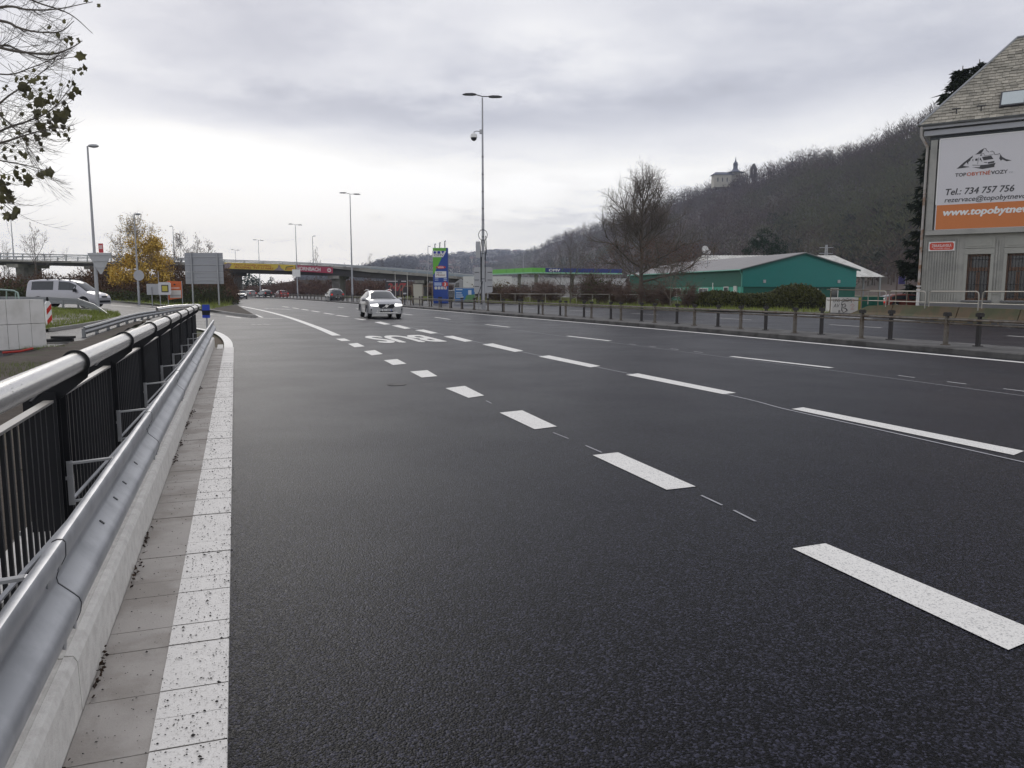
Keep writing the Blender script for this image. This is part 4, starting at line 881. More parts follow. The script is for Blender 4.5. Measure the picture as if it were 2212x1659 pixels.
CHR = P('chrome', (.75, .75, .76), .15, metal=1., var=.02); PLATE = P('plate_white', (.8, .8, .8), .4)
CLAD = P('dark_cladding', (.06, .06, .065), .5)
# estate car
g = G(835, 688.5)
est = car('estate_car', 'silver estate car with lit headlamps driving towards the camera', (g[0]-.75, g[1]+2.3, 0), rad(-90)+rad(18.3), [
    (-2.44, .62, .66, .70, .55), (-2.36, .95, 1.0, .84, .60), (-2.22, 1.04, 1.20, .90, .60), (-1.95, 1.06, 1.40, .93, .60), (-1.4, 1.06, 1.50, .94, .62), (-.6, 1.05, 1.535, .95, .64), (.05, 1.05, 1.53, .95, .64), (.45, 1.05, 1.44, .95, .66), (.9, 1.06, 1.24, .95, .71), (1.22, 1.06, 1.085, .945, .80), (1.8, .99, 1.01, .94, .80), (2.2, .90, .92, .93, .80), (2.38, .80, .82, .89, .76), (2.47, .66, .68, .80, .66)],
    (-1.48, 1.46), .355, SIL, [(-2.0, -1.2), (-1.1, -.2), (-.1, .8)], (.30, 1.19), (-2.2, -1.85), z0=.26, zb_clad=CLAD)
def head(t, x, y, z, w_, h, mat, rz=.25, nm='headlight', d_=.1):
    for sg in (-1, 1):
        q = MB(); a = sg*-rz; q.prism([(-w_/2*sg, -h/2), (w_/2*sg, -h/2*.8), (w_/2*sg, h/2*.6), (-w_/2*sg*.9, h/2)], lambda p, r, d: (x-abs(y+0)*0+d-abs(p+sg*y)*0-(max(0, sg*p+0)**1)*.45, sg*y+p, z+r), -d_, d_/2); q.build(nm, mat, t)
head(est, 2.47, .66, .755, .40, .13, LIT)
add(est, 'grille', M_black, ((2.455, 0, .70), (.07, .84, .19)), ((2.46, 0, .68), (.065, .70, .24)))
add(est, 'lower_bumper', CHR, ((2.44, 0, .335), (.12, 1.2, .05)), ((2.38, .62, .43), (.1, .42, .06), .35), ((2.38, -.62, .43), (.1, .42, .06), -.35))
add(est, 'air_intake', M_black, ((2.44, 0, .39), (.1, .72, .09)), ((2.40, .72, .50), (.12, .28, .10)), ((2.40, -.72, .50), (.12, .28, .10)))
pl_ = add(est, 'number_plate', PLATE, ((2.492, 0, .475), (.015, .52, .11))); q = MB(); q.box((2.502, .245, .475), (.006, .035, .11)); q.build('plate_band', MBL, pl_); q = MB(); text(q, '8L1 4304', (2.50, -.21, .44), (0, 1, 0), (0, 0, 1), h=.075, w=.42, nrm=(1, 0, 0), bold=.01); q.build('plate_lettering', M_black, pl_)
q = MB(); q.lathe([(.055, 0), (.085, 0), (.085, .02), (.055, .02)], (2.50, 0, .70), 20, M=Matrix.Rotation(rad(90), 3, 'Y')); q.bar((2.505, -.24, .60), (2.505, .24, .80), .02, .025); q.build('emblem', CHR, est)
for sg in (-1, 1): q = MB(); q.lathe([(.02, -.11), (.09, -.09), (.11, 0), (.08, .09), (.02, .11)], (.78, sg*1.03, 1.05), 10, M=Matrix.Rotation(rad(90), 3, 'X')); q.box((.76, sg*.94, 1.0), (.06, .12, .04)); q.build('wing_mirror', SIL, est, True)
for sg in (-1, 1): q = MB(); q.tube([(-1.8, sg*.62, 1.52), (-.9, sg*.66, 1.58), (0, sg*.66, 1.57), (.3, sg*.64, 1.52)], .018, 6); q.build('roof_rail', CHR, est)
# van
c = D(141, 640, 50.5); zc = hgt(c[0], 50.5)
van = car('panel_van', 'silver people-carrier van with roof bars coming up the side road', (c[0], 51, zc), rad(-3), [
    (-2.42, .95, 1.0, .80, .6), (-2.36, 1.08, 1.66, .86, .62), (-2.25, 1.09, 1.78, .88, .66), (-1.6, 1.09, 1.83, .89, .70), (-.2, 1.09, 1.83, .89, .70), (.45, 1.08, 1.77, .89, .69), (.85, 1.07, 1.62, .89, .68), (1.3, 1.04, 1.30, .89, .70), (1.62, 1.0, 1.06, .88, .74), (2.0, .92, .95, .86, .72), (2.26, .78, .80, .80, .66), (2.38, .62, .64, .72, .6)],
    (-1.55, 1.45), .32, SILV, [(-2.02, -.55), (-.2, .95)], (.72, 1.58), (-2.40, -2.3), z0=.24, cat='van')
head(van, 2.22, .60, .74, .34, .2, LITD); add(van, 'grille', M_black, ((2.36, 0, .71), (.05, .55, .09)), ((2.36, 0, .40), (.06, 1.2, .14)))
add(van, 'side_moulding', CLAD, ((.0, -.894, .50), (1.9, .02, .05)), ((.0, .894, .50), (1.9, .02, .05)))
for sg in (-1, 1): q = MB(); q.box((.98, sg*.97, 1.12), (.14, .2, .19)); q.build('wing_mirror', M_black, van)
for xx in (-1.0, -.2, .5): q = MB(); q.bar((xx, -.66, 1.88 if xx < .4 else 1.83), (xx, .66, 1.88 if xx < .4 else 1.83), .06, .03); q.box((xx, -.64, 1.83 if xx < .4 else 1.79), (.08, .05, .08)); q.box((xx, .64, 1.83 if xx < .4 else 1.79), (.08, .05, .08)); q.build('roof_bar', CLAD, van)
# oncoming dark car, and the cars driving away
def sedan(nm, label, u, v, Y, rz, paint, front, hgt_=1.5, wd=.9, group=None, lightm=None):
    x = D(u, v, Y)[0]; s = hgt_/1.5; t = car(nm, label, (x, Y, 0), rz, [
        (-2.15, .62, .66, .70*wd/.9, .55), (-2.05, .90*s, .96*s, .82*wd/.9, .6), (-1.85, .98*s, 1.25*s, .88*wd/.9, .64), (-1.3, .97*s, 1.45*s, wd, .68), (-.4, .96*s, 1.5*s, wd, .70), (.3, .95*s, 1.44*s, wd, .69), (.9, .94*s, 1.12*s, wd, .72), (1.2, .92*s, .96*s, wd, .76), (1.75, .84*s, .86*s, .87*wd/.9, .74), (2.1, .62, .66, .74*wd/.9, .6)],
        (-1.3, 1.3), .33, paint, [(-1.6, -.4), (-.3, .75)], (.38, 1.12), (-2.0, -1.5), z0=.22, group=group, cat='car')
    if front: head(t, 2.0, .58, .66, .3, .2, lightm or LIT, .2); add(t, 'grille', M_black, ((2.11, 0, .6), (.05, .5, .16)))
    for sg in (-1, 1): q = MB(); q.box((-2.08, sg*.68*wd/.9, .84*s), (.14, .24, .18)); q.build('tail_lamp', TAIL, t)
    add(t, 'number_plate', PLATE, ((-2.17, 0, .62), (.02, .5, .11)), ((2.15, 0, .42), (.02, .5, .11)))
    for sg in (-1, 1): q = MB(); q.box((.72, sg*(wd+.08), .98*s), (.1, .18, .12)); q.build('wing_mirror', paint, t)
    return t
BLK = P('black_car_paint', (.02, .022, .025), .2, var=.05, coat=.8); REDP = P('red_car_paint', (.28, .02, .02), .25, var=.05, coat=.8); DGR = P('dark_car_paint', (.05, .055, .06), .25, var=.05, coat=.8)
sedan('oncoming_car', 'small black car with bright headlamps approaching in the distance', 522.5, 645, 134, rad(-90+20), BLK, True)
sedan('departing_car', 'black off-roader with red tail lamps driving away past the lamp pole', 722.5, 650, 104, rad(90+24), BLK, False, 1.72, .97, 'cars driving away in the far carriageway')
sedan('departing_car', 'dark red car driving away left of the white-boxed lamp pole', 608, 645, 152, rad(90+34), REDP, False, 1.5, .9, 'cars driving away in the far carriageway')
sedan('departing_car', 'dark estate car with silver edge driving away under the bridge', 572, 643, 168, rad(90+40), DGR, False, 1.6, .9, 'cars driving away in the far carriageway')
sedan('departing_car', 'farthest car with both tail lamps glowing beneath the yellow banner', 540, 642, 178, rad(90+38), P('grey_car_paint', (.22, .2, .2), .3, coat=.6), False, 1.5, .9, 'cars driving away in the far carriageway')
sedan('parked_car', 'dark car parked behind the price totem', 974, 640, 104, rad(175), BLK, True, 1.55, .9, None, CHR)
sedan('parked_car', 'red car parked behind the hoop railings next to the grey house', 1958, 660, 58, rad(4), P('faded_red_paint', (.20, .045, .03), .4, var=.1), False, 1.28, .85)
# white lorry
Y = 118; c = D(1012, 640, Y); lo = thing('lorry', 'white box lorry standing behind the ramp next to the camera pole', 'lorry', (c[0], Y, 0)); z = lambda v: D(1012, v, Y)[2]
q = MB(); q.box((2.9, 1.2, (z(597)+1.0)/2), (7.4, 2.5, z(597)-1.0)); q.build('box_body', P('lorry_white', (.62, .62, .62), .5, var=.05), lo)
q = MB(); q.prism([(-2.3, .6), (-.85, .6), (-.85, 3.0), (-1.3, 3.2), (-2.0, 2.7), (-2.3, 1.7)], lambda p, r, d: (p, d, r), 0, 2.4); q.build('cab', P('lorry_cab', (.3, .3, .32), .4, var=.1), lo)
q = MB(); q.prism([(-2.15, 1.9), (-1.4, 1.9), (-1.4, 2.7), (-1.9, 2.6)], lambda p, r, d: (p, d, r), -.02, 0); q.build('side_window', M_glass, lo)
q = MB(); q.box((2.2, 1.2, .8), (8.5, 1.0, .3)); q.build('chassis', M_darkm, lo)
for xx in (-1.5, 3.6, 4.8): q = MB(); q.lathe([(.2, 0), (.5, 0), (.5, .35), (.2, .35)], (xx, .3, .5), 16, M=Matrix.Rotation(rad(90), 3, 'X')); q.build('wheel', M_rub, lo)
# ================================================================ OVERPASS
OV = [(-1100, 548, 559, 567, 122), (-260, 551, 560, 568.5, 132), (0, 547.5, 560.5, 569, 138), (188, 551.5, 564.5, 574, 142), (340, 555.5, 567, 582, 146), (485, 561.2, 566.2, 588.3, 150), (610, 565.5, 570, 591.5, 153), (721, 570.6, 574.5, 595.5, 156), (800, 576, 580.5, 600, 158), (901, 583.5, 589.5, 605, 160), (1023, 594.3, 600, 613, 163), (1110, 604, 609, 619, 165), (1185, 613, 618, 625, 166)]
ov = thing('overpass', 'long concrete road overpass with light railings crossing above the main road', 'bridge', (0, 0, 0)); BR = 11.
def ovp(i, k, back=0):
    u, a, b, c, Y = OV[i]; x, y, z = D(u, (a, b, c)[k], Y); return (x, y+back, z)
CN = P('bridge_concrete', (.30, .29, .27), .85, var=.25, scale=.3, col2=(.17, .16, .15), c2scale=.5); BD = P('bridge_girder', (.055, .05, .05), .8, var=.2)
q = MB(); vs = []
for i in range(len(OV)):
    x, y, zt = ovp(i, 1); zb = ovp(i, 2)[2]; th = max(.35, (zt-zb)*.42) if not 5 <= i <= 7 else .5
    vs += [(x, y, zt), (x, y, zt-th*.95), (x+.1, y+BR, zt-th), (x+.1, y+BR, zt)]
n = 4; q.add(vs, [(i*n+j, i*n+(j+1) % n, (i+1)*n+(j+1) % n, (i+1)*n+j) for i in range(len(OV)-1) for j in range(n)]+[(0, 1, 2, 3), tuple(4*(len(OV)-1)+j for j in (3, 2, 1, 0))]); q.build('deck', CN, ov)
q = MB()
for yb in (1.0, 4.0, 7.0, 10.0):
    vs = []
    for i in range(len(OV)):
        x, y, zt = ovp(i, 1); zb = ovp(i, 2)[2]; th = .2; vs += [(x, y+yb-.25, zt-.3), (x, y+yb-.25, zb+.0), (x, y+yb+.25, zb), (x, y+yb+.25, zt-.3)]
    q.add(vs, [(i*n+j, i*n+(j+1) % n, (i+1)*n+(j+1) % n, (i+1)*n+j) for i in range(len(OV)-1) for j in range(n)]+[(0, 1, 2, 3), tuple(4*(len(OV)-1)+j for j in (3, 2, 1, 0))])
q.build('girder', BD, ov)
RL = P('bridge_rail', (.40, .42, .44), .5, metal=.4, var=.1)
for back in (.1, BR-.2):
    q = MB()
    for k in (0, .55): q.tube([(lambda a, b: (a[0], a[1], a[2]*(1-k)+b[2]*k))(ovp(i, 0, back), ovp(i, 1, back)) for i in range(len(OV))], .10 if k == 0 else .06, 4)
    q.build('railing', RL, ov)
    q = MB(); pl = [ovp(i, 0, back) for i in range(len(OV))]; pb_ = [ovp(i, 1, back) for i in range(len(OV))]
    for i in range(len(OV)-1):
        L_ = abs(pl[i+1][0]-pl[i][0]); m_ = max(1, int(L_/3.0))
        for j in range(m_):
            f = j/m_; a = [pl[i][k]+(pl[i+1][k]-pl[i][k])*f for k in range(3)]; b = [pb_[i][k]+(pb_[i+1][k]-pb_[i][k])*f for k in range(3)]; q.bar(a, b, .18, .18)
    q.build('railing_posts', RL, ov)
q = MB(); vs = []
for i in range(8, len(OV)):
    x, y, zt = ovp(i, 0, .08); zb = ovp(i, 1)[2]; vs += [(x, y, zt-.15), (x, y, zb)]
q.add(vs, [(2*i, 2*i+1, 2*i+3, 2*i+2) for i in range(len(OV)-9)]); q.build('parapet_panel', P('parapet_blue', (.24, .30, .36), .5, var=.1), ov)
for u, w_ in ((718, 1.6), (905, 1.4), (188, 1.4), (20, 1.4), (-200, 1.4), (-480, 1.4), (-800, 1.4), (484, 1.2)):
    i = max(k for k in range(len(OV)) if OV[k][0] <= u); f = (u-OV[i][0])/(OV[i+1][0]-OV[i][0]); Y = OV[i][4]+(OV[i+1][4]-OV[i][4])*f; vb = OV[i][3]+(OV[i+1][3]-OV[i][3])*f; x, _, zb = D(u, vb, Y)
    q = MB(); q.box((x, Y+BR/2, zb/2), (w_, 5.5, zb)); q.box((x, Y+BR/2, zb-.3), (w_+.6, 9.6, .6)); q.build('pier', CN, ov)
q = MB(); x0, y0, z0_ = ovp(10, 2); x1_, y1_, _ = ovp(12, 2); q.box(((x0+x1_)/2, y0+BR/2+.4, .9), (x1_-x0, BR-1., 3.0)); q.build('abutment', CN, ov)
# banners hung on the bridge parapet: two things
def banner(name, label, ua, ub, va, vb_, hgtpx, mat):
    Ya = 149.5+ (ua-485)/236*6; Yb = 149.5+(ub-485)/236*6; a = Vector(D(ua, va, Ya-.3)); b = Vector(D(ub, vb_, Yb-.3)); c = Vector(D(ua, va+hgtpx, Ya-.3)); d_ = Vector(D(ub, vb_+hgtpx, Yb-.3))
    t = thing(name, label, 'banner', tuple(c)); q = MB(); f = lambda v: tuple(Vector(v)-c); q.add([f(c), f(d_), f(b), f(a)]+[tuple(Vector(f(v))+Vector((0, .06, 0))) for v in (c, d_, b, a)], [(0, 1, 2, 3), (7, 6, 5, 4), (0, 4, 5, 1), (1, 5, 6, 2), (2, 6, 7, 3), (3, 7, 4, 0)]); q.build('cloth', mat, t)
    return t, (d_-c), (a-c)
t, ux_, uz_ = banner('bridge_banner', 'yellow banner with orange lettering hung on the bridge', 485, 638, 566.8, 572.4, 13.2, P('banner_yellow', (.62, .47, .06), .6, var=.06, scale=.5))
Wb, Hb = ux_.length, uz_.length; n_ = (0, -1, 0); U = ux_.normalized(); Z_ = uz_.normalized()
q = MB(); OR = P('banner_orange_ink', (.42, .10, .015), .6)
text(q, 'TADY RADĚJI ZPOMAL', U*(Wb*.125)+Z_*(Hb*.56), U, Z_, h=Hb*.27, w=Wb*.53, shear=.25, bold=.012, off=.05, nrm=n_); q.build('lettering', OR, t); q = MB()
text(q, 'ROZPAL TO U NÁS', U*(Wb*.14)+Z_*(Hb*.12), U, Z_, h=Hb*.32, w=Wb*.55, shear=.25, bold=.02, off=.05, nrm=n_); q.build('lettering', OR, t)
q = MB()
for pts in ([(.0, .0), (.07, .1), (.10, .8), (.05, .95), (.0, .7)], [(.69, 0), (.85, 0), (.79, .45), (.775, .9), (.755, .9), (.75, .5)]): q.add([tuple(U*(Wb*a)+Z_*(Hb*b)+Vector((0, -.04, 0))) for a, b in pts], [tuple(range(len(pts)))])
q.build('printed_figure', P('banner_mauve', (.25, .2, .22), .6, var=.5, scale=2), t)
q = MB(); q.bar(tuple(U*(Wb*.86)+Z_*(Hb*.1)+Vector((0, -.05, 0))), tuple(U*(Wb*.87)+Z_*(Hb*.62)+Vector((0, -.05, 0))), .06, .12); q.bar(tuple(U*(Wb*.87)+Z_*(Hb*.62)+Vector((0, -.05, 0))), tuple(U*(Wb*.97)+Z_*(Hb*.8)+Vector((0, -.05, 0))), .06, .12); q.build('printed_bracket', M_darkm, t)
q = MB(); q.add([tuple(U*(Wb*a)+Z_*(Hb*b)+Vector((0, -.04, 0))) for a, b in ((.88, .15), (.98, .15), (.98, .6), (.88, .5))], [(0, 1, 2, 3)]); q.build('printed_badge', P('banner_amber', (.58, .30, .05), .6), t)
t, ux_, uz_ = banner('bridge_banner', 'crimson banner with large white store lettering on the bridge', 639, 719, 572.6, 577.4, 13.2, P('banner_crimson', (.38, .045, .09), .6, var=.06, scale=.5))
Wb, Hb = ux_.length, uz_.length; U = ux_.normalized(); Z_ = uz_.normalized(); q = MB()
text(q, 'HORNBACH', U*(Wb*.03)+Z_*(Hb*.22), U, Z_, h=Hb*.58, w=Wb*.63, bold=.03, off=.05, nrm=n_); q.build('lettering', P('banner_ink_white', (.68, .6, .62), .6), t)
q = MB(); c_ = U*(Wb*.90)+Z_*(Hb*.5)+Vector((0, -.05, 0)); q.add([tuple(c_+U*(Hb*.33*math.cos(i*.45))+Z_*(Hb*.33*math.sin(i*.45))) for i in range(14)], [tuple(range(14))]); q.build('printed_disc', MATS['banner_ink_white'], t)
q = MB(); q.add([tuple(c_+Vector((0, -.02, 0))+U*(Hb*.2*math.cos(i*.45))+Z_*(Hb*.12*math.sin(i*.45))) for i in range(14)], [tuple(range(14))]); q.build('disc_mark', MATS['banner_crimson'], t)
# ================================================================ FUEL STATION
GRN2 = P('canopy_green', (.13, .46, .06), .4, var=.04); BL2 = P('canopy_blue', (.01, .03, .20), .4, var=.04)
cn = thing('station_canopy', 'long green and blue fuel station canopy on white columns', 'canopy', (0, 0, 0)); C_ = Vector(D(1150, 588, 126)); C_.z = 0; dg = Vector((-.468, .883, 0)); db = Vector((.883, .468, 0)); Lg, Lb = 14.5, 17.8
def cq(q, e0, e1, f0, f1, z0, z1, sl=0.):
    """box between e0..e1 along the blue side and f0..f1 along the green side"""
    vs = []
    for f_ in (f0, f1):
        for e, z in ((e0, z0), (e1, z0), (e1+sl, z1), (e0+sl, z1)): p = C_+db*e+dg*f_; vs.append((p.x, p.y, z))
    q.add(vs, [(0, 1, 2, 3), (7, 6, 5, 4), (0, 4, 5, 1), (1, 5, 6, 2), (2, 6, 7, 3), (3, 7, 4, 0)])
zc0 = D(1150, 589.5, 126)[2]; q = MB(); cq(q, .2, Lb, .2, Lg, zc0+.1, zc0+.6); q.build('roof', P('canopy_grey', (.3, .3, .3), .6), cn)
q = MB(); cq(q, -.05, .1, 0, Lg, zc0+.14, zc0+.84); cq(q, .1, 2.4, -.05, .1, zc0+.14, zc0+.82); q.build('green_fascia', GRN2, cn)
q = MB(); cq(q, 2.43, Lb, -.05, .1, zc0+.14, zc0+.82); q.build('blue_fascia', BL2, cn)
q = MB(); cq(q, -.09, .1, -.09, Lg, zc0-.06, zc0+.13); cq(q, .1, Lb, -.09, .1, zc0-.06, zc0+.13); q.build('fascia_edge', P('canopy_edge', (.28, .55, .38), .5), cn)
q = MB()
for e in (5.5, 8.5, 12, 15.2): cq(q, e, e+.1, -.065, -.05, zc0+.2, zc0+.8, sl=.25)
for e in (3, 6, 9): cq(q, -.065, -.05, e, e+.1, zc0+.2, zc0+.8)
q.build('fascia_joint', P('canopy_dgreen', (.05, .2, .05), .5), cn)
q = MB(); o_ = C_+db*3.1-dg*.07; text(q, 'OMV', (o_.x, o_.y, zc0+.27), db, (0, 0, 1), h=.42, w=2.1, bold=.03, nrm=-dg); q.build('lettering', WHT, cn)
for e, f_ in ((3, 4), (3, 10), (14, 4), (14, 10)): q = MB(); p = C_+db*e+dg*f_; q.box((p.x, p.y, zc0/2), (.6, .6, zc0)); q.build('column', P('column_grey', (.4, .4, .4), .6), cn)
sh = thing('station_shop', 'low white fuel station shop with dark glazing behind the brush', 'building', (0, 0, 0))
p0 = Vector(D(1112, 600, 152)); p1 = Vector(D(1352, 600, 168)); q = MB(); d_ = (p1-p0); d_.z = 0; Ls = d_.length; d_.normalize(); pk = Vector((-d_.y, d_.x, 0)); zt = 3.9
def bq(q, s0, s1, z0, z1, e0, e1, m=0):
    vs = []
    for e in (e0, e1):
        for s, z in ((s0, z0), (s1, z0), (s1, z1), (s0, z1)): p = p0+d_*s+pk*e; vs.append((p.x, p.y, z))
    q.add(vs, [(0, 1, 2, 3), (7, 6, 5, 4), (0, 4, 5, 1), (1, 5, 6, 2), (2, 6, 7, 3), (3, 7, 4, 0)], m)
bq(q, 0, Ls, 0, zt, 0, 9); q.build('wall', P('shop_white', (.55, .55, .56), .6, var=.15, scale=.6), sh)
for i in range(9): q = MB(); s = 1+i*Ls/9.3; bq(q, s, s+Ls/14, .6, 2.6, -.05, 0); q.build('window', M_glass, sh)
q = MB(); bq(q, -.1, Ls+.1, zt, zt+.15, -.1, 9); q.build('roof', M_gray, sh)
# ================================================================ GREEN HALL
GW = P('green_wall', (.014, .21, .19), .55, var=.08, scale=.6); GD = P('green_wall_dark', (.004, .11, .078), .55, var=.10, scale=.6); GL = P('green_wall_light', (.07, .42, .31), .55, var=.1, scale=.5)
RF = P('roof_grey', (.26, .25, .25), .75, var=.12, scale=.5, bump=.01, bscale=4)
gh = thing('green_hall', 'low green gabled hall with a grey roof beyond the hedge', 'building', (*D(1601.5, 640, 84)[:2], 0), rad(12)); W = 13.9; he, ha = 3.78, 5.52; LN = 34.; mid_ = W*.53
q = MB(); F = lambda x, z, y: (x, y, z)
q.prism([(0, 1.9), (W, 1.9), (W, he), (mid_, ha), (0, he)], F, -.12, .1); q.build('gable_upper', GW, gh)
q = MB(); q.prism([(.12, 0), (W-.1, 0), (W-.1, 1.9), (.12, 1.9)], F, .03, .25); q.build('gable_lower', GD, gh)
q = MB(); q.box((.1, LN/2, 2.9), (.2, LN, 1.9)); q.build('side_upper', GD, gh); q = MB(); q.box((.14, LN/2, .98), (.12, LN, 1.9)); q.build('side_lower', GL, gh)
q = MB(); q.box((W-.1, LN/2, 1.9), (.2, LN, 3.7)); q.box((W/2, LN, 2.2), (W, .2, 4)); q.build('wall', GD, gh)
q = MB(); th = .1
q.prism([(-.35, he-.08), (mid_, ha+.06), (mid_, ha+.16), (-.35, he+.05)], F, -.3, LN+.3); q.prism([(mid_, ha+.06), (W+.35, he-.08), (W+.35, he+.05), (mid_, ha+.16)], F, -.3, LN+.3); q.build('roof', RF, gh)
q = MB(); q.prism([(-.36, he-.17), (mid_, ha-.04), (mid_, ha+.07), (-.36, he-.02)], F, -.34, -.305); q.prism([(mid_, ha-.04), (W+.36, he-.17), (W+.36, he-.02), (mid_, ha+.07)], F, -.34, -.305); q.build('verge_board', P('verge_dark', (.01, .07, .06), .5), gh)
q = MB(); q.tube([(-.42, -.3, he-.06), (-.42, LN, he-.06)], .08, 8); q.build('gutter', P('gutter_green', (.10, .34, .28), .4), gh)
q = MB(); q.tube([(-.42, -.2, he-.1), (-.1, -.1, he-.6), (-.08, -.1, 0)], .055, 8); q.build('downpipe', MATS['gutter_green'], gh)
for x in (2.6, 11.7): q = MB(); q.box((x, -.16, 2.5), (.3, .1, .33)); q.build('wall_lamp', M_gray, gh)
q = MB(); q.box((W*.62, -.13, 1.82), (W*.75, .06, .05)); q.build('ledge', MATS['verge_dark'], gh)
def window(parent, c, w_, h, ax_='x', fr=.08, mul=1, name='window', frm=None, gl=None):
    q = MB(); x, y, z = c; frm = frm or M_white
    def bb_(cx, cz, sx, sz, dp, m=0):
        q.box((x+cx, y, z+cz) if ax_ == 'x' else (x, y+cx, z+cz), (sx, dp, sz) if ax_ == 'x' else (dp, sx, sz), m=m)
    for sx in (-1, 1): bb_(sx*(w_/2-fr/2), 0, fr, h, .1)
    for sz in (-1, 1): bb_(0, sz*(h/2-fr/2), w_-2*fr, fr, .1)
    for k in range(mul): bb_(-w_/2+w_*(k+1)/(mul+1), 0, fr*.8, h-2*fr, .09)
    o = q.build(name, frm, parent); q = MB(); bb_(0, 0, w_-2*fr, h-2*fr, .05); q.build('pane', gl or M_glass, o); return o
window(gh, (11.3, -.0, 1.1), .95, 1.35, mul=0); window(gh, (8.9, 0, 1.45), .8, .5, mul=0); window(gh, (.04, 3.6, 1.35), 1.1, 1.15, 'y', mul=0); window(gh, (.04, 9.3, 1.25), 2.4, 1.1, 'y', mul=1); window(gh, (.04, 17, 1.25), 2.4, 1.1, 'y', mul=1)
q = MB(); q.box((7.2, -.1, 1.75), (1.4, .3, .3)); q.build('awning_box', M_white, gh); q = MB(); q.box((.0, 1.4, 1.5), (.12, .7, 1.0)); q.build('meter_box', P('meter_pale', (.6, .62, .6), .6), gh)
q = MB(); q.box((.02, 6.8, 1.9), (.1, .15, 1.0)); q.build('vent_pipe', M_white, gh)
# white corrugated shed behind
Y = 112; x0, x1 = D(1500, 560, Y)[0], D(1913, 600, Y)[0]; ws = thing('open_shed', 'white corrugated-roofed open shed behind the green hall', 'building', (0, 0, 0)); z = lambda v: D(1700, v, Y)[2]
WR = P('white_roof', (.62, .61, .57), .6, var=.1, scale=1.0, col2=(.5, .49, .45), c2scale=.8)
xa, xb = D(1516, 551, Y+8)[0], D(1803, 555, Y+8)[0]; zt, ze = z(550.5)+.25, z(598.5)
q = MB(); n = 60; vs = []
def roofq(p0_, p1_, p2_, p3_, k=48):
    p0_, p1_, p2_, p3_ = map(Vector, (p0_, p1_, p2_, p3_)); vs = []
    for i in range(k+1):
        f = i/k; up_ = .06*(i % 2); vs += [tuple(p0_.lerp(p1_, f)+Vector((0, 0, up_))), tuple(p3_.lerp(p2_, f)+Vector((0, 0, up_)))]
    q.add(vs, [(2*i, 2*i+2, 2*i+3, 2*i+1) for i in range(k)])
roofq((x0, Y, ze), (x1, Y, ze), (xb, Y+8, zt), (xa, Y+8, zt), 90); roofq((x1, Y, ze), (x1, Y+16, ze), (xb, Y+8.01, zt), (xb, Y+8, zt), 24); roofq((x1, Y+16, ze), (x0, Y+16, ze), (xa, Y+8, zt), (xb, Y+8, zt), 60); roofq((x0, Y+16, ze), (x0, Y, ze), (xa, Y+8, zt), (xa, Y+8.01, zt), 24); q.build('roof', WR, ws)
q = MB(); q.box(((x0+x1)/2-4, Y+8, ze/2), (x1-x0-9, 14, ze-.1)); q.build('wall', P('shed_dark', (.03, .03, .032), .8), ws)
for i, f in enumerate((.98, .93, .86)): q = MB(); q.box((x0+(x1-x0)*f, Y+.5+i*2.2, ze/2), (.22, .22, ze)); q.build('column', M_galvd, ws)
sd_ = thing('satellite_dish', 'white satellite dish standing on the roof of the green hall', 'satellite dish', D(1529, 556, 97)); q = MB(); Mx = Matrix.Rotation(rad(80), 3, 'X') @ Matrix.Rotation(rad(20), 3, 'Y')
q.lathe([(.05, -.14), (.3, -.1), (.5, 0), (.49, .02), (.3, -.07), (.05, -.11)], (-.35, 0, .95), 20, M=Mx); q.lathe([(.05, -.06), (.2, -.04), (.3, 0)], (.1, .1, .7), 16, M=Mx); q.build('reflector', M_white, sd_, True); q = MB(); q.tube([(0, 0, -1.5), (0, 0, .9)], .05, 6); q.tube([(0, 0, .8), (-.35, .05, .95)], .03, 5); q.build('mast', M_pole, sd_)
# lattice pylon
Y = 150; b0 = D(1781, 620, Y); py = thing('lattice_pylon', 'slim grey lattice pylon beyond the white shed', 'pylon', (b0[0], Y, 0)); ht = D(1781, 529, Y)[2]; q = MB()
for sx in (-1, 1):
    for sy in (-1, 1): q.bar((sx*.6, sy*.6, 0), (sx*.12, sy*.12, ht), .09, .09)
for i in range(12):
    f0, f1 = i/12, (i+1)/12; a_ = .6-.48*f0; b_ = .6-.48*f1
    for s1_ in (-1, 1): q.bar((-a_*s1_, -a_, ht*f0), (b_*s1_, -b_, ht*f1), .05, .05); q.bar((-a_, a_*s1_, ht*f0), (-b_, -b_*s1_, ht*f1), .05, .05)
q.build('mast', M_gray, py)
for zz in (.95, .84): q = MB(); q.bar((-1.3, 0, ht*zz), (1.3, 0, ht*zz), .1, .1); q.build('crossarm', M_gray, py)
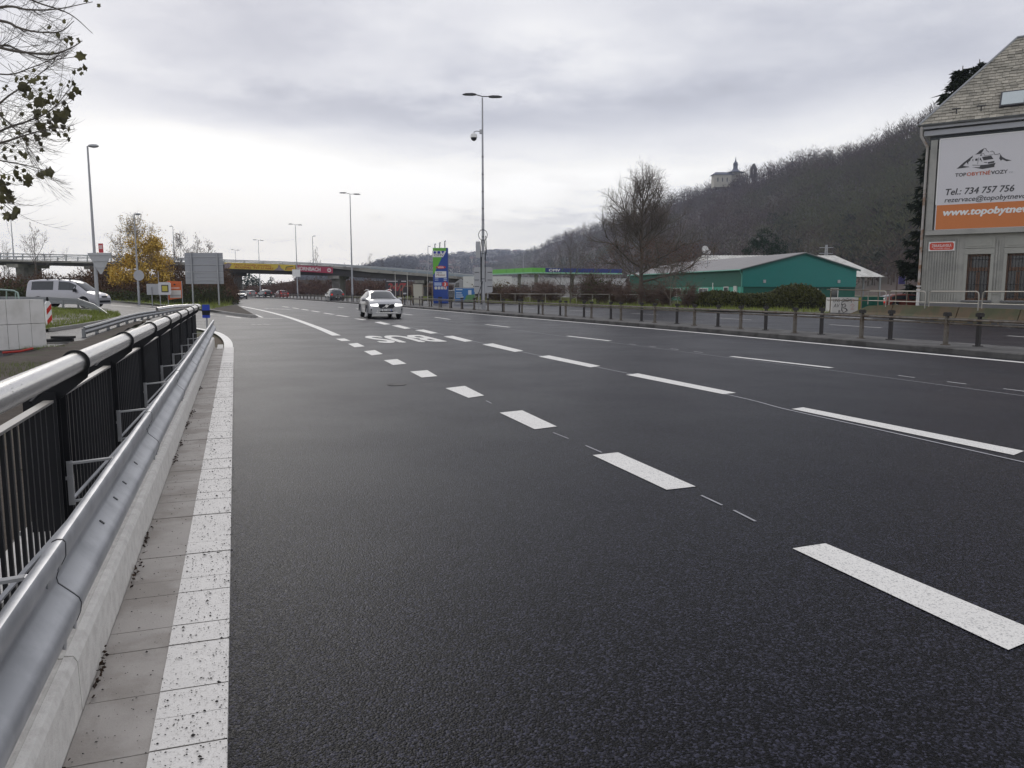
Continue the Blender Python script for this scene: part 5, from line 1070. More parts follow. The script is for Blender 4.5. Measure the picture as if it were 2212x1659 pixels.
# ================================================================ JERSEY BARRIER AND HOOP RAILINGS
JB = P('barrier_brown', (.115, .082, .045), .85, var=.25, scale=1.2, col2=(.07, .075, .035), c2scale=.8, bump=.004, bscale=20)
jb = [G(1838, 681), G(1985, 690.5), G(2100, 698.5), G(2230, 708)]
jb = [(x, y+.2) for x, y in jb]; JW = Vector((jb[-1][0]-jb[0][0], jb[-1][1]-jb[0][1])); 
cuts = [1838, 1918, 1972, 2062, 2152, 2240]
JP = lambda u: Vector((*(lambda a: (a[0], a[1]))(G(u, 681+(u-1838)*.069)), 0))
for i, (u0, u1) in enumerate(((1828, 1918), (1919.5, 2058), (2060, 2190), (2192, 2330))):
    lab = ['brown concrete barrier block with a ramped left end', 'brown concrete barrier block before the downpipe of the grey house', 'brown concrete barrier block below the first barred window', 'brown concrete barrier block cut off at the right edge'][i]
    a, b = JP(u0), JP(u1); t = thing('concrete_barrier', lab, 'barrier', tuple(a), math.atan2(b.y-a.y, b.x-a.x), group='concrete barrier blocks along the far kerb'); L_ = (b-a).length
    q = MB(); pr_ = lambda h: [(0, .0), (.0, .10), (.12, .28*h), (.24, .74*h), (.46, .74*h), (.58, .28*h), (.6, 0)]
    h0_ = .25 if i == 0 else 1; vs = []; cc = [0, L_] if i else [0, L_*.45, L_]; hs = [1, 1] if i else [.12, .85, 1]
    for x, h in zip(cc, hs): vs += [(x, y, z_) for y, z_ in pr_(h)]
    n = 7; q.add(vs, [(k*n+j, (k+1)*n+j, (k+1)*n+(j+1) % n, k*n+(j+1) % n) for k in range(len(cc)-1) for j in range(n)]+[tuple(range(n)), tuple((len(cc)-1)*n+j for j in range(n))[::-1]]); q.build('block', JB, t)
    q = MB()
    for k in range(2): q.box((L_*(.3+.4*k), -.002, .06), (.4, .03, .09))
    q.build('lifting_slot', M_darkm, t)
HG = P('hoop_grey', (.36, .34, .30), .5, metal=.4, var=.15, scale=3)
for i, (u0, u1, vt, vb) in enumerate(((1879, 1918, 630, 662), (1925, 2003.5, 631, 663), (2012, 2120, 633, 670), (2128, 2240, 637, 676))):
    a, b = JP(u0), JP(u1); t = thing('hoop_railing', ['short grey hoop railing on the ramped barrier block', 'grey hoop railing directly left of the downpipe', 'grey hoop railing in front of the first barred window', 'grey hoop railing in front of the second barred window'][i], 'railing', (a.x, a.y+.35, .72), math.atan2(b.y-a.y, b.x-a.x), 'hoop railings on the concrete barriers')
    L_ = (b-a).length; h = .78; q = MB(); q.tube([(0, 0, 0), (0, 0, h-.18), (.05, 0, h-.05), (.18, 0, h), (L_-.18, 0, h), (L_-.05, 0, h-.05), (L_, 0, h-.18), (L_, 0, -.1)], .028, 8); q.build('hoop', HG, t, True); q = MB(); q.tube([(0, 0, .22), (L_, 0, .22)], .02, 6); q.build('cross_rail', HG, t)
pr2 = thing('pipe_railing', 'brown two-bar pipe railing between the hedge and the grey house', 'railing', (0, 0, 0)); Y = 47.5; q = MB()
for v0_, v1_ in ((625.5, 629), (648, 651)): q.tube([D(1786, v0_, 49), D(1890, (v0_+v1_)/2, 48), D(1985, v1_, 47)], .035, 6)
q.build('rail', P('pipe_brown', (.20, .17, .13), .6, metal=.3), pr2); q = MB()
for u in (1795, 1862, 1898, 1936, 1960): x, y, z_ = D(u, 628, 48); q.tube([(x, y, 0), (x, y, z_)], .035, 6)
q.build('post', MATS['pipe_brown'], pr2)
pr3 = thing('pipe_railing', 'long pale single-bar railing in front of the brush and shop', 'railing', (0, 0, 0)); q = MB()
pl = [D(1052, 635, 92), D(1200, 638.5, 84), D(1350, 642, 76), D(1475, 645.3, 69)]; pl = [(x, y, 1.12) for x, y, z_ in pl]; q.tube(pl, .035, 6); q.build('rail', P('rail_pale', (.42, .40, .36), .5, metal=.3), pr3); q = MB()
for x, y, a in along([p[:2] for p in pl], 2.4): q.tube([(x, y, 0), (x, y, 1.12)], .028, 5)
q.build('post', MATS['rail_pale'], pr3)
# graffiti box
Y = 50.5; x0, x1 = D(1796, 670, Y)[0], D(1855, 670, Y)[0]; gb = thing('utility_box', 'white concrete box covered in black graffiti tags', 'utility box', (x0, Y, 0), rad(4)); W = x1-x0; h = 1.08
q = MB(); q.box((W/2, .4, h/2), (W, .8, h)); q.build('body', P('graffiti_white', (.62, .61, .6), .7, var=.06, scale=2), gb); q = MB(); rg = random.Random(8)
def scrib(pts, r=.012, m=0): q.tube([(x*W, -.012, z_*h) for x, z_ in pts], r, 4, m=m)
text(q, 'LINS', (.06*W, 0, .72*h), (1, 0, 0), (0, 0, 1), h=.22, w=.42, nrm=(0, -1, 0)); text(q, 'AV', (.07*W, 0, .40*h), (1, 0, 0), (0, 0, 1), h=.26, w=.42, shear=.2, nrm=(0, -1, 0)); text(q, 'R', (.27*W, 0, .05*h), (1, 0, 0), (0, 0, 1), h=.2, nrm=(0, -1, 0), bold=.01)
scrib([(.36, .55), (.38, .72), (.48, .80), (.6, .78), (.72, .85), (.74, .70)], .02); scrib([(.36, .78), (.42, .92), (.5, .86), (.58, .94), (.66, .86), (.74, .9)], .015); scrib([(.38, .2), (.4, .58), (.5, .62), (.54, .5), (.42, .38), (.55, .34), (.58, .2), (.44, .06), (.42, .22)], .022); scrib([(.56, .3), (.62, .24), (.56, .18)], .015)
q.build('graffiti', M_black, gb); q = MB(); scrib([(.70, .5), (.78, .62), (.86, .52), (.78, .42), (.74, .30), (.86, .3)], .012); scrib([(.76, .92), (.86, .85), (.8, .75)], .015); q.build('graffiti', P('graffiti_pink', (.55, .2, .22), .7), gb)
gb2 = thing('utility_box', 'green and yellow painted box right of the graffiti box', 'utility box', (x1+.35, Y+.9, 0)); q = MB(); q.box((.75, .3, .62), (1.9, .5, 1.0)); q.build('body', MATS['green_wall_dark'], gb2); q = MB(); q.box((.1, .04, .62), (.15, .02, .9)); q.build('yellow_mark', P('mark_yellow', (.4, .35, .05), .6), gb2)
bs = thing('bus_stop_sign', 'small violet-blue sign on a thin post beside the spruce', 'sign', (D(1946, 640, 60)[0], 60, 0)); q = MB(); q.box((0, 0, D(1946, 605, 60)[2]), (.5, .04, .62)); q.build('sign_plate', P('sign_violet', (.16, .15, .42), .5), bs); q = MB(); q.tube([(.3, 0, 0), (.3, 0, D(1946, 597, 60)[2])], .03, 6); q.build('post', M_pole, bs)
# ================================================================ GREY HOUSE
HW = P('render_grey', (.38, .375, .35), .85, var=.12, scale=.8, bump=.004, bscale=25, col2=(.30, .30, .28), c2scale=.9)
ca = Vector(D(1988, 640, 46)); ca.z = 0; hs = thing('grey_house', 'grey rendered house with a steep slate roof at the right edge', 'building', tuple(ca), rad(-34.5)); WL = 12.; DPH = 9.2; EV = 11.35
def hz(v, f=0.): return 0
zf_ = lambda v, x=0.: D(1988, v, 46)[2]
zb0, zb1 = zf_(512), zf_(290)
# front wall with real openings: piers, sill band, lintel band
EV = D(1988, 273, 46)[2]-.1; ZS, ZL, ZTOP = .98, 3.60, zf_(518)        # sill, lintel, underside of the billboard zone
wins = [(2.86, 1.12), (4.78, 1.12), (6.7, 1.12), (8.62, 1.12)]; q = MB()
q.box((WL/2, .2, ZS/2), (WL, .4, ZS)); q.box((WL/2, .2, (ZL+EV)/2), (WL, .4, EV-ZL)); xs_ = [0]
for c_, w_ in wins: xs_ += [c_-w_/2, c_+w_/2]
xs_.append(WL)
for i in range(0, len(xs_), 2): q.box(((xs_[i]+xs_[i+1])/2, .2, (ZS+ZL)/2), (xs_[i+1]-xs_[i], .4, ZL-ZS))
q.box((.2, DPH/2+.2, EV/2), (.4, DPH-.4, EV)); q.box((WL-.2, DPH/2+.2, EV/2), (.4, DPH-.4, EV)); q.box((WL/2, DPH, EV/2), (WL, .4, EV)); q.build('wall', HW, hs)
q = MB(); q.box((WL/2, -.04, .38), (WL+.1, .08, .76)); q.build('plinth', P('plinth_grey', (.16, .16, .17), .85, var=.15, scale=1), hs)
q = MB(); x = .16
while x < 1.9: q.box((x, -.03, (ZTOP+.8)/2), (.07, .06, ZTOP-.8)); x += .135
q.build('ribbed_render', HW, hs)
q = MB()
for c_, w_ in wins[:2]:
    x = c_+w_/2+.28
    while x < c_+w_/2+.52: q.box((x, -.025, (ZS+ZTOP)/2+.1), (.07, .05, ZTOP-ZS-.5)); x += .135
q.build('ribbed_pilaster', HW, hs)
WD = P('window_brown', (.11, .055, .028), .5, var=.25, scale=6); CURT = P('dim_glass', (.05, .052, .055), .15, var=.3, scale=3)
for c_, w_ in wins:
    q = MB(); q.box((c_, -.03, ZL+.16), (w_+.34, .06, .3)); q.box((c_-w_/2-.09, -.03, (ZS+ZL)/2), (.16, .06, ZL-ZS)); q.box((c_+w_/2+.09, -.03, (ZS+ZL)/2), (.16, .06, ZL-ZS)); q.box((c_, -.03, ZL+.66), (w_+.34, .05, .62)); q.build('window_surround', P('surround_grey', (.36, .36, .33), .8, var=.1, scale=1.5), hs)
    q = MB(); q.box((c_, -.065, ZL+.64), (w_+.1, .03, .36)); 
    for k in (-.4, 0, .4): q.lathe([(.05, 0), (.05, .02)], (c_+k, -.08, ZL+.64), 10, M=Matrix.Rotation(rad(90), 3, 'X'))
    q.build('lintel_ornament', MATS['surround_grey'], hs)
    q = MB(); q.box((c_, -.06, ZS-.06), (w_+.4, .2, .08)); q.build('sill', MATS['plinth_grey'], hs)
    q = MB(); zt = ZL-.03; h = ZL-ZS
    for sx in (-1, 1): q.box((c_+sx*(w_/2-.06), .2, (ZS+ZL)/2), (.12, .1, h))
    q.box((c_, .2, ZL-.06), (w_, .1, .12)); q.box((c_, .2, ZS+.06), (w_, .1, .12)); q.box((c_, .18, ZL-.85), (w_, .14, .2)); q.box((c_, .2, ZS+.8), (.18, .1, 1.6)); q.box((c_-w_/2+.17, .21, ZL-.42), (.07, .07, .8))
    o = q.build('window', WD, hs); q = MB(); q.box((c_, .24, (ZS+ZL)/2), (w_-.2, .03, h-.2)); q.build('pane', CURT, o)
    q = MB()
    for k in range(7): xx = c_-w_/2+.1+k*(w_-.2)/6; q.tube([(xx, .08, ZS+.05), (xx, .08, ZL-.05)], .012, 4)
    for zz in (ZS+.25, ZS+.9, ZL-.3): q.tube([(c_-w_/2, .08, zz), (c_+w_/2, .08, zz)], .012, 4)
    q.build('window_bars', M_darkm, o)
# eaves, gutter, roof
EVP = P('eaves_pale', (.42, .43, .46), .6, var=.1); q = MB(); q.box((WL/2-.1, -.12, EV-.35), (WL+.4, .5, .28)); q.box((WL/2-.1, -.2, EV-.02), (WL+.6, .7, .2)); q.box((-.2, DPH/2, EV-.02), (.6, DPH, .2)); q.build('eaves', EVP, hs)
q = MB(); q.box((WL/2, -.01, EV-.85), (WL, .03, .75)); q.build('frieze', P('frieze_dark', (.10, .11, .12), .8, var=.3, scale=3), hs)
q = MB(); pp = []
for j in range(9): a = math.pi+j*math.pi/8; pp.append((.11*math.cos(a), .11*math.sin(a)))
pp += [(.095*math.cos(math.pi*2-j*math.pi/8), .095*math.sin(math.pi*2-j*math.pi/8)) for j in range(9)]
q.prism(pp, lambda p, r, d: (d, -.62+p, EV+.12+r), -.6, WL+.5); q.build('gutter', M_galvd, hs, True)
RS = P('slate', (.36, .335, .28), .8, var=.18, scale=2.5, island=.22, col2=(.25, .235, .195), c2scale=1.3)
EY = -.62; RZ = EV+.1; HY = 4.6; x_l = -.55; ca_, sa_ = math.cos(rad(34.5)), math.sin(rad(34.5))
HX = min([i*.05 for i in range(200)], key=lambda a_: abs((lambda wx, wy: D(2198, 83, wy)[0]-wx)(ca.x+ca_*a_+sa_*HY, ca.y-sa_*a_+ca_*HY)))
apex = (HX, HY, D(2198, 83, ca.y-sa_*HX+ca_*HY)[2])
# slates laid as overlapping courses on the front slope and on the left hip
q = MB(); q.add([(x_l, EY, RZ-.05), (WL+.5, EY, RZ-.05), (WL+.5, HY, apex[2]-.05), (apex[0], HY, apex[2]-.05), (x_l, DPH+.6, RZ-.05), (WL+.5, DPH+.6, RZ-.05)], [(0, 1, 2, 3), (0, 3, 4), (4, 3, 2, 5)]); q.build('roof_deck', M_darkm, hs)
q = MB(); rows = 27
def course(o_, ux__, up__, nm_, length_fn, Ls_, sw=.35):
    for r_ in range(rows):
        f0 = r_/rows; f1 = (r_+1.25)/rows; a0, a1 = length_fn(f0); x = a0-(rnd.random()*sw)
        b0_, b1_ = length_fn(min(1, f1))
        while x < a1:
            xa_, xb_ = max(x, a0), min(x+sw-.012, a1)
            if xb_-xa_ > .04:
                j1, j2 = rnd.uniform(-.04, .05), rnd.uniform(-.04, .05); lift = .045+rnd.uniform(0, .02)
                p = [o_+ux__*xa_+up__*(f0*Ls_+j1)+nm_*lift, o_+ux__*xb_+up__*(f0*Ls_+j2)+nm_*lift, o_+ux__*min(max(xb_, b0_), b1_)+up__*(f1*Ls_)+nm_*.012, o_+ux__*min(max(xa_, b0_), b1_)+up__*(f1*Ls_)+nm_*.012]
                p2 = [v-nm_*.018 for v in p[:2]]
                q.add([tuple(v) for v in p+p2], [(0, 1, 2, 3), (4, 5, 1, 0)])
            x += sw
upv = Vector((0, HY-EY, apex[2]-RZ)); Ls_ = upv.length; upv.normalize(); nmv = Vector((0, -upv.z, upv.y))
course(Vector((0, EY, RZ)), Vector((1, 0, 0)), upv, nmv, lambda f: (x_l+(apex[0]-x_l)*f, WL+.5), Ls_)
upl = Vector((apex[0]-x_l, 0, apex[2]-RZ)); Ll = upl.length; upl.normalize(); nml = Vector((-upl.z, 0, upl.x)); 
course(Vector((x_l, 0, RZ)), Vector((0, -1, 0)), upl, nml, lambda f: (-(DPH+.6)*(1-f)-HY*f, -EY*(1-f)-HY*f), Ll)
q.build('slates', RS, hs)
q = MB(); q.tube([(x_l, EY, RZ+.03), (apex[0], HY, apex[2]+.04)], .07, 6); q.tube([(apex[0], HY, apex[2]+.04), (WL+.5, HY, apex[2]+.04)], .09, 6); q.build('ridge_cap', M_galvd, hs)
def rp(x, f, k=0.): v = Vector((x, EY, RZ))+upv*(f*Ls_)+nmv*k; return v
sk = MB(); x0_, x1_ = 3.3, 4.5
vs = [rp(x0_, .10, .05), rp(x1_, .10, .05), rp(x1_, .28, .05), rp(x0_, .28, .05)]; vs2 = [rp(x0_, .10, .16), rp(x1_, .10, .16), rp(x1_, .28, .16), rp(x0_, .28, .16)]
sk.add([tuple(v) for v in vs+vs2], [(0, 3, 2, 1), (4, 5, 6, 7), (0, 1, 5, 4), (1, 2, 6, 5), (2, 3, 7, 6), (3, 0, 4, 7)]); so = sk.build('roof_window', M_darkm, hs)
sk = MB(); sk.add([tuple(rp(x0_+.08, .115, .168)), tuple(rp(x1_-.08, .115, .168)), tuple(rp(x1_-.08, .265, .168)), tuple(rp(x0_+.08, .265, .168))], [(0, 1, 2, 3)]); sk.build('pane', P('sky_glass', (.5, .55, .55), .05, metal=.6, var=0), so)
for xx in (1.25, 2.45): q = MB(); b_ = rp(xx, .09, .05); q.bar(tuple(b_), (b_.x, b_.y-.05, b_.z+.25), .06, .05); q.bar((b_.x-.22, b_.y-.05, b_.z+.27), (b_.x+.22, b_.y-.05, b_.z+.27), .06, .05); q.build('roof_hook', M_darkm, hs)
dp = thing('x', None, None); bpy.data.objects.remove(dp)
PW = P('downpipe_old', (.42, .40, .38), .6, metal=.2, var=.12, scale=2, col2=(.26, .15, .09), c2scale=1.2, c2lo=.5, c2hi=.6)
q = MB(); q.tube([(-.42, -.6, EV+.05), (-.42, -.6, EV-.5), (-.1, -.22, EV-1.1), (-.1, -.18, EV-1.4), (-.1, -.18, 1.4)], .075, 10); q.build('downpipe', PW, hs, True)
q = MB(); q.tube([(-.1, -.18, 1.6), (-.1, -.18, .1)], .095, 10)
for zz in (1.55, 1.75): q.tube([(-.1, -.18, zz), (-.1, -.18, zz+.08)], .12, 10)
q.build('downpipe_base', P('pipe_white', (.6, .6, .6), .6), hs, True)
# billboard on the facade
bbd = thing('billboard', 'large white and orange motorhome rental billboard on the grey house', 'billboard', tuple(ca), rad(-34.5)); BX0, BX1 = .54, 7.4; zw = lambda v, x: D(1988, v, 46-.566*x)[2]; zt, zm, zb = zw(303, .7), zw(443, .9), zw(498, .7)
q = MB(); q.box(((BX0+BX1)/2, -.30, (zt+zb)/2), (BX1-BX0, .08, zt-zb)); q.build('panel', P('billboard_white', (.66, .65, .68), .5, var=.02), bbd)
q = MB(); q.box(((BX0+BX1)/2, -.345, (zm+zb)/2), (BX1-BX0-.1, .008, zm-zb-.06)); q.build('orange_field', P('billboard_orange', (.60, .19, .05), .5, var=.03), bbd)
q = MB(); q.box(((BX0+BX1)/2-.1, -.2, zb-.14), (BX1-BX0+.7, .32, .26)); q.box((BX0-.28, -.2, (zt+zb)/2), (.34, .3, zt-zb)); q.build('frame_box', HW, bbd)
q = MB(); q.box(((BX0+BX1)/2, -.33, zt+.02), (BX1-BX0, .06, .05)); q.box((BX0, -.33, (zt+zm)/2), (.05, .06, zt-zm)); q.build('edge_strip', M_white, bbd)
INK = P('ink_dark', (.045, .045, .05), .5, var=0); INO = P('ink_orange', (.50, .12, .06), .5, var=0)
f = 1/35.8; UX, UZ = (1, 0, 0), (0, 0, 1); NN = (0, -1, 0)
zz = lambda v: zf_(v)
q = MB(); zl_ = zw(383, 1.6)
text(q, 'TOP', (1.42, -.345, zl_), UX, UZ, h=.19, w=.53, bold=.02, nrm=NN); text(q, 'VOZY', (3.16, -.345, zl_), UX, UZ, h=.19, w=.77, bold=.02, nrm=NN)
text(q, 'Tel.: 734 757 756', (1.0, -.345, zw(423, 1)), UX, UZ, h=.35, w=3.3, shear=.2, bold=.014, nrm=NN)
text(q, 'rezervace@topobytnevozy.cz', (.97, -.345, zw(438.5, 1)), UX, UZ, h=.27, w=4.7, shear=.2, bold=.008, nrm=NN)
q.build('lettering', INK, bbd); q = MB()
lx, lz, ls = 1.45, zl_+.42, 2.65/1850
def lp(pts, m=0): q.prism([(lx+(px_-160)*ls, lz+(940-py_)*ls) for px_, py_ in pts], lambda p, r, d: (p, d, r), -.349, -.345, m)
lp([(170, 925), (400, 700), (700, 460), (690, 540), (640, 580), (620, 650), (560, 700), (560, 800), (500, 700), (390, 830), (600, 880), (610, 895)][:12])
lp([(800, 420), (930, 290), (1060, 220), (1040, 300), (980, 400)]); lp([(1590, 470), (1680, 600), (1800, 690), (2000, 770), (1830, 780), (1700, 700), (1640, 745), (1590, 650), (1610, 560)])
lp([(1010, 550), (1310, 520), (1395, 655), (1070, 680)]); lp([(790, 595), (865, 590), (865, 670), (790, 670)]); lp([(695, 600), (720, 595), (720, 670), (695, 675)]); lp([(940, 455), (1010, 450), (1010, 490), (940, 495)]); lp([(940, 590), (965, 570), (1030, 720), (1000, 715), (985, 660), (945, 660)])
lp([(1210, 765), (1440, 730), (1430, 800), (1235, 825)]); lp([(690, 820), (960, 850), (1210, 850), (1480, 810), (1440, 930), (1450, 965), (1050, 1010), (700, 905), (950, 930), (980, 870), (720, 840)]); lp([(1080, 745), (1190, 755), (1190, 785), (1110, 775)])
def ll(pts, wd=9):
    q.tube([(lx+(a_-160)*ls, -.348, lz+(940-b_)*ls) for a_, b_ in pts], wd*ls, 4)
ll([(1060, 220), (1120, 235), (1150, 310), (1230, 385)]); ll([(1280, 370), (1330, 350), (1400, 400), (1410, 470), (1460, 495), (1540, 490), (1595, 465)]); ll([(780, 425), (1040, 410), (1080, 440), (1090, 510), (1380, 490)], 6); ll([(905, 545), (885, 700), (880, 810)], 6)
q.build('printed_logo', INK, bbd)
q = MB(); text(q, 'OBYTNÉ', (1.99, -.345, zl_), UX, UZ, h=.19, w=1.13, bold=.02, nrm=NN); q.build('lettering', INO, bbd)
q = MB(); text(q, 'www.topobytnevozy.cz', (.95, -.352, zw(467, 1)), UX, UZ, h=.38, w=5.5, shear=.2, bold=.03, nrm=NN); q.build('lettering', M_white, bbd)
q = MB(); text(q, 'cz', (4.0, -.345, zl_), UX, UZ, h=.12, w=.2, nrm=NN, shear=.2); q.build('lettering', M_gray, bbd)
# street name plate
np_ = thing('street_sign', 'red enamel street name plate under the billboard corner', 'street sign', tuple(ca), rad(-34.5)); x0_, x1_ = .28, 1.62; zt_, zb_ = zf_(523.5), zf_(543)
q = MB(); q.box(((x0_+x1_)/2, -.09, (zt_+zb_)/2), (x1_-x0_, .03, zt_-zb_)); q.build('plate', M_white, np_)
q = MB(); q.prism([(x0_+.12, zb_+.05), (x1_-.12, zb_+.05), (x1_-.05, zb_+.13), (x1_-.05, zt_-.13), (x1_-.12, zt_-.05), (x0_+.12, zt_-.05), (x0_+.05, zt_-.13), (x0_+.05, zb_+.13)], lambda p, r, d: (p, d, r), -.11, -.106); q.build('red_field', P('enamel_red', (.58, .06, .03), .35, var=.03), np_)
q = MB(); h = zt_-zb_; text(q, 'ZBRASLAVSKÁ', (x0_+.17, -.11, zb_+h*.42), UX, UZ, h=h*.30, w=x1_-x0_-.34, bold=.005, nrm=NN); text(q, 'MALÁ CHUCHLE - PRAHA 5', (x0_+.25, -.11, zb_+h*.20), UX, UZ, h=h*.12, w=x1_-x0_-.5, bold=.0, nrm=NN); q.build('lettering', M_white, np_)
HAZE = 0.00023
# ================================================================ VEGETATION
BARK = P('bark', (.12, .105, .088), .9, var=.3, scale=3); TWIG = P('twig', (.15, .125, .11), .9, var=.25, scale=1.2, island=.3, spec=.2)
def rot_about(v, ax, a): return Matrix.Rotation(a, 3, ax) @ v
def bare_tree(name, label, loc, h, rad_, seed, limbs=9, trunk_h=.3, tr=.02, twig=.028, dens=1., up=.55, leaf=None, lean=(0, 0), group=None, mat=None, tilt0=0., cat='tree'):
    r = random.Random(seed); rs = np.random.RandomState(seed); t = thing(name, label, cat, loc, 0, group); T = MB(); P0 = []; P1 = []; tips = []
    R0 = h*tr; T.tube([(0, 0, -.1), (lean[0]*.2, lean[1]*.2, h*trunk_h*.5), (lean[0]*.5, lean[1]*.5, h*trunk_h), (lean[0]*.8, 0, h*.6), (lean[0], lean[1], h*.86)], [R0*1.25, R0, R0*.85, R0*.45, R0*.12], 7); T.build('trunk', mat or BARK, t, True)
    B = MB()
    def grow(p, d, L_, r0, lv):
        k = 4; pts = [p]; dd = d.copy()
        for i in range(k):
            dd = (dd+Vector((r.uniform(-.16, .16), r.uniform(-.16, .16), r.uniform(-.06, .2)*up*1.5))).normalized(); pts.append(pts[-1]+dd*L_/k)
        if lv < 3: B.tube(pts, [r0, r0*.8, r0*.62, r0*.45, r0*.28], 4 if lv < 2 else 3, cap=False)
        else:
            for a, b in ((0, 2), (2, 4)): P0.append(tuple(pts[a])); P1.append(tuple(pts[b]))
            tips.append(tuple(pts[-1])); tips.append(tuple(pts[2]))
            return
        n = {0: 7, 1: 6, 2: 6}[lv]; n = max(2, int(n*dens*min(1, .35+L_/(rad_*(.75, .45, .3)[lv])*.65)))
        for i in range(n):
            f = (i+1.)/n*.85+.15*r.random(); q = min(k-1, int(f*k)); a = pts[q].lerp(pts[q+1], f*k-q) if f < 1 else pts[-1]; base = (pts[q+1]-pts[q]).normalized()
            ax_ = base.orthogonal().normalized(); ax_ = rot_about(ax_, base, r.uniform(0, 6.28)); nd = rot_about(base, ax_, rad(r.uniform(25, 55)))
            grow(a, nd, L_*(.62-.22*f)*r.uniform(.8, 1.2)+.12*h*.1, max(r0*.5, .008), lv+1)
    for i in range(limbs):
        f = trunk_h+(.86-trunk_h)*(i/(limbs-1))**.9; z = h*f; a = i*2.4+r.uniform(-.4, .4); el_ = rad(8+60*(i/(limbs-1))+tilt0); L_ = rad_*(1.12-.70*(i/(limbs-1))**1.1)*r.uniform(.85, 1.1)
        grow(Vector((lean[0]*f, lean[1]*f, z)), Vector((math.cos(a)*math.cos(el_), math.sin(a)*math.cos(el_), math.sin(el_))), L_, R0*(.55-.35*i/limbs), 0)
    B.build('branches', mat or BARK, t); P0 = np.array(P0); P1 = np.array(P1); nn = len(P0)
    # each fine twig forks
    d_ = (P1-P0); L__ = np.linalg.norm(d_, axis=1)[:, None]; e = [slivers(rs, P0, P1, twig)]
    for k in range(4): s = P0+d_*rs.uniform(.2, .9, (nn, 1)); e.append(slivers(rs, s, s+(d_*.7+rs.normal(size=d_.shape)*L__*.45), twig*.7))
    tris('twigs', np.concatenate(e), TWIG, t)
    if leaf:
        n, sz, m, zlo, zhi = leaf; tp = np.array(tips); tp = tp[(tp[:, 2] > zlo*h) & (tp[:, 2] < zhi*h)]; idx = rs.randint(0, len(tp), n); tris('foliage', leaves(rs, tp[idx]+rs.normal(size=(n, 3))*.22, sz), m, t, 4)
    return t
def shrub(name, label, loc, rx, ry, h, seed, n=900, mat=None, w=.03, leaf=None, group=None, cat='shrub', stems=9, spread=.9, parts=True):
    rs = np.random.RandomState(seed); t = thing(name, label, cat, loc, 0, group); S = MB(); r = random.Random(seed); tops = []
    for i in range(stems):
        a = r.uniform(0, 6.28); q = r.random()**.5; x, y = rx*q*math.cos(a), ry*q*math.sin(a); hh = h*r.uniform(.65, 1.0)*(1-.35*q); m_ = Vector((x*.45, y*.45, hh*.5)); tp = Vector((x*spread, y*spread, hh))
        S.tube([(x*.25, y*.25, -.1), m_, tp], [.035*h/3, .022*h/3, .008], 4); tops += [(m_, tp)]*2
    S.build('stems', BARK, t)
    k = rs.randint(0, len(tops), n); A_ = np.array([tuple(x[0]) for x in tops])[k]; B_ = np.array([tuple(x[1]) for x in tops])[k]; f = rs.uniform(-.6, 1, (n, 1)); s = A_+(B_-A_)*f; s[:, 2] = np.maximum(s[:, 2], .03)
    d = rs.normal(size=(n, 3))*np.array([rx*.42, ry*.42, h*.16])+np.array([0, 0, h*.13]); tris('twigs', slivers(rs, s, s+d, w), mat or TWIG, t)
    if leaf: nl, sz, m = leaf; q = rs.randint(0, n, nl); p = s[q]+d[q]*rs.uniform(.3, 1.05, (nl, 1)); p[:, 2] = np.maximum(p[:, 2], .05); tris('foliage', leaves(rs, p, sz), m, t, 4)
    return t
# ---- big bare tree before the green hall
BR_LEAF = P('dry_leaf', (.15, .07, .042), .8, var=.3, island=.4, scale=.6)
bare_tree('bare_tree', 'big bare spreading tree with rusty lower twigs before the green hall', (D(1384, 630, 74)[0], 74, 0), 12.2, 4.7, 11, limbs=30, trunk_h=.19, tr=.019, twig=.014, dens=1.0, up=.8, leaf=(6500, .085, BR_LEAF, .1, .5), tilt0=2)
bare_tree('bare_tree', 'slender bare tree with many upright stems left of the big tree', (D(1232, 640, 80)[0], 80, 0), 7.0, 2.7, 5, limbs=12, trunk_h=.08, tr=.012, twig=.016, dens=.6, up=1.0, tilt0=18)
bare_tree('bare_tree', 'leaning pale-stemmed bare shrub tree right of the big tree trunk', (D(1448, 645, 68)[0], 68, 0), 3.9, 2.2, 15, limbs=9, trunk_h=.05, tr=.012, twig=.02, dens=.7, up=1.2, tilt0=25, mat=P('pale_bark', (.22, .19, .15), .9, var=.2))
bare_tree('bare_tree', 'small bare tree with sparse seed tufts above the left overpass railing', (D(82, 640, 104)[0], 104, .4), D(82, 500, 104)[2]-.5, 3.1, 8, limbs=8, trunk_h=.36, tr=.012, twig=.028, dens=.6, up=1.0, tilt0=20, leaf=(70, .16, BR_LEAF, .3, 1.1))
for i, (u, vt, Y, rr, lab) in enumerate(((14, 516, 190, 1.6, 'pale poplar at the left edge behind the overpass railing'), (23, 516, 192, 1.4, 'second pale poplar beside the one at the left edge'), (685, 530, 215, 1.9, 'lone narrow poplar behind the crimson banner'), (746, 566, 230, 1.2, 'tiny bare tree above the ramp railing left of the second lamp pole'), (800, 545, 240, 2.2, 'tall thin bare tree standing above the ramp railing'), (826, 560, 240, 2.0, 'thin bare tree right of the tall one above the ramp'))):
    bare_tree('poplar', lab, (D(u, 640, Y)[0], Y, 0), D(u, vt, Y)[2], rr*1.1, 30+i, limbs=12, trunk_h=.25, tr=.008, twig=.035, dens=.5, up=2.0, tilt0=12)
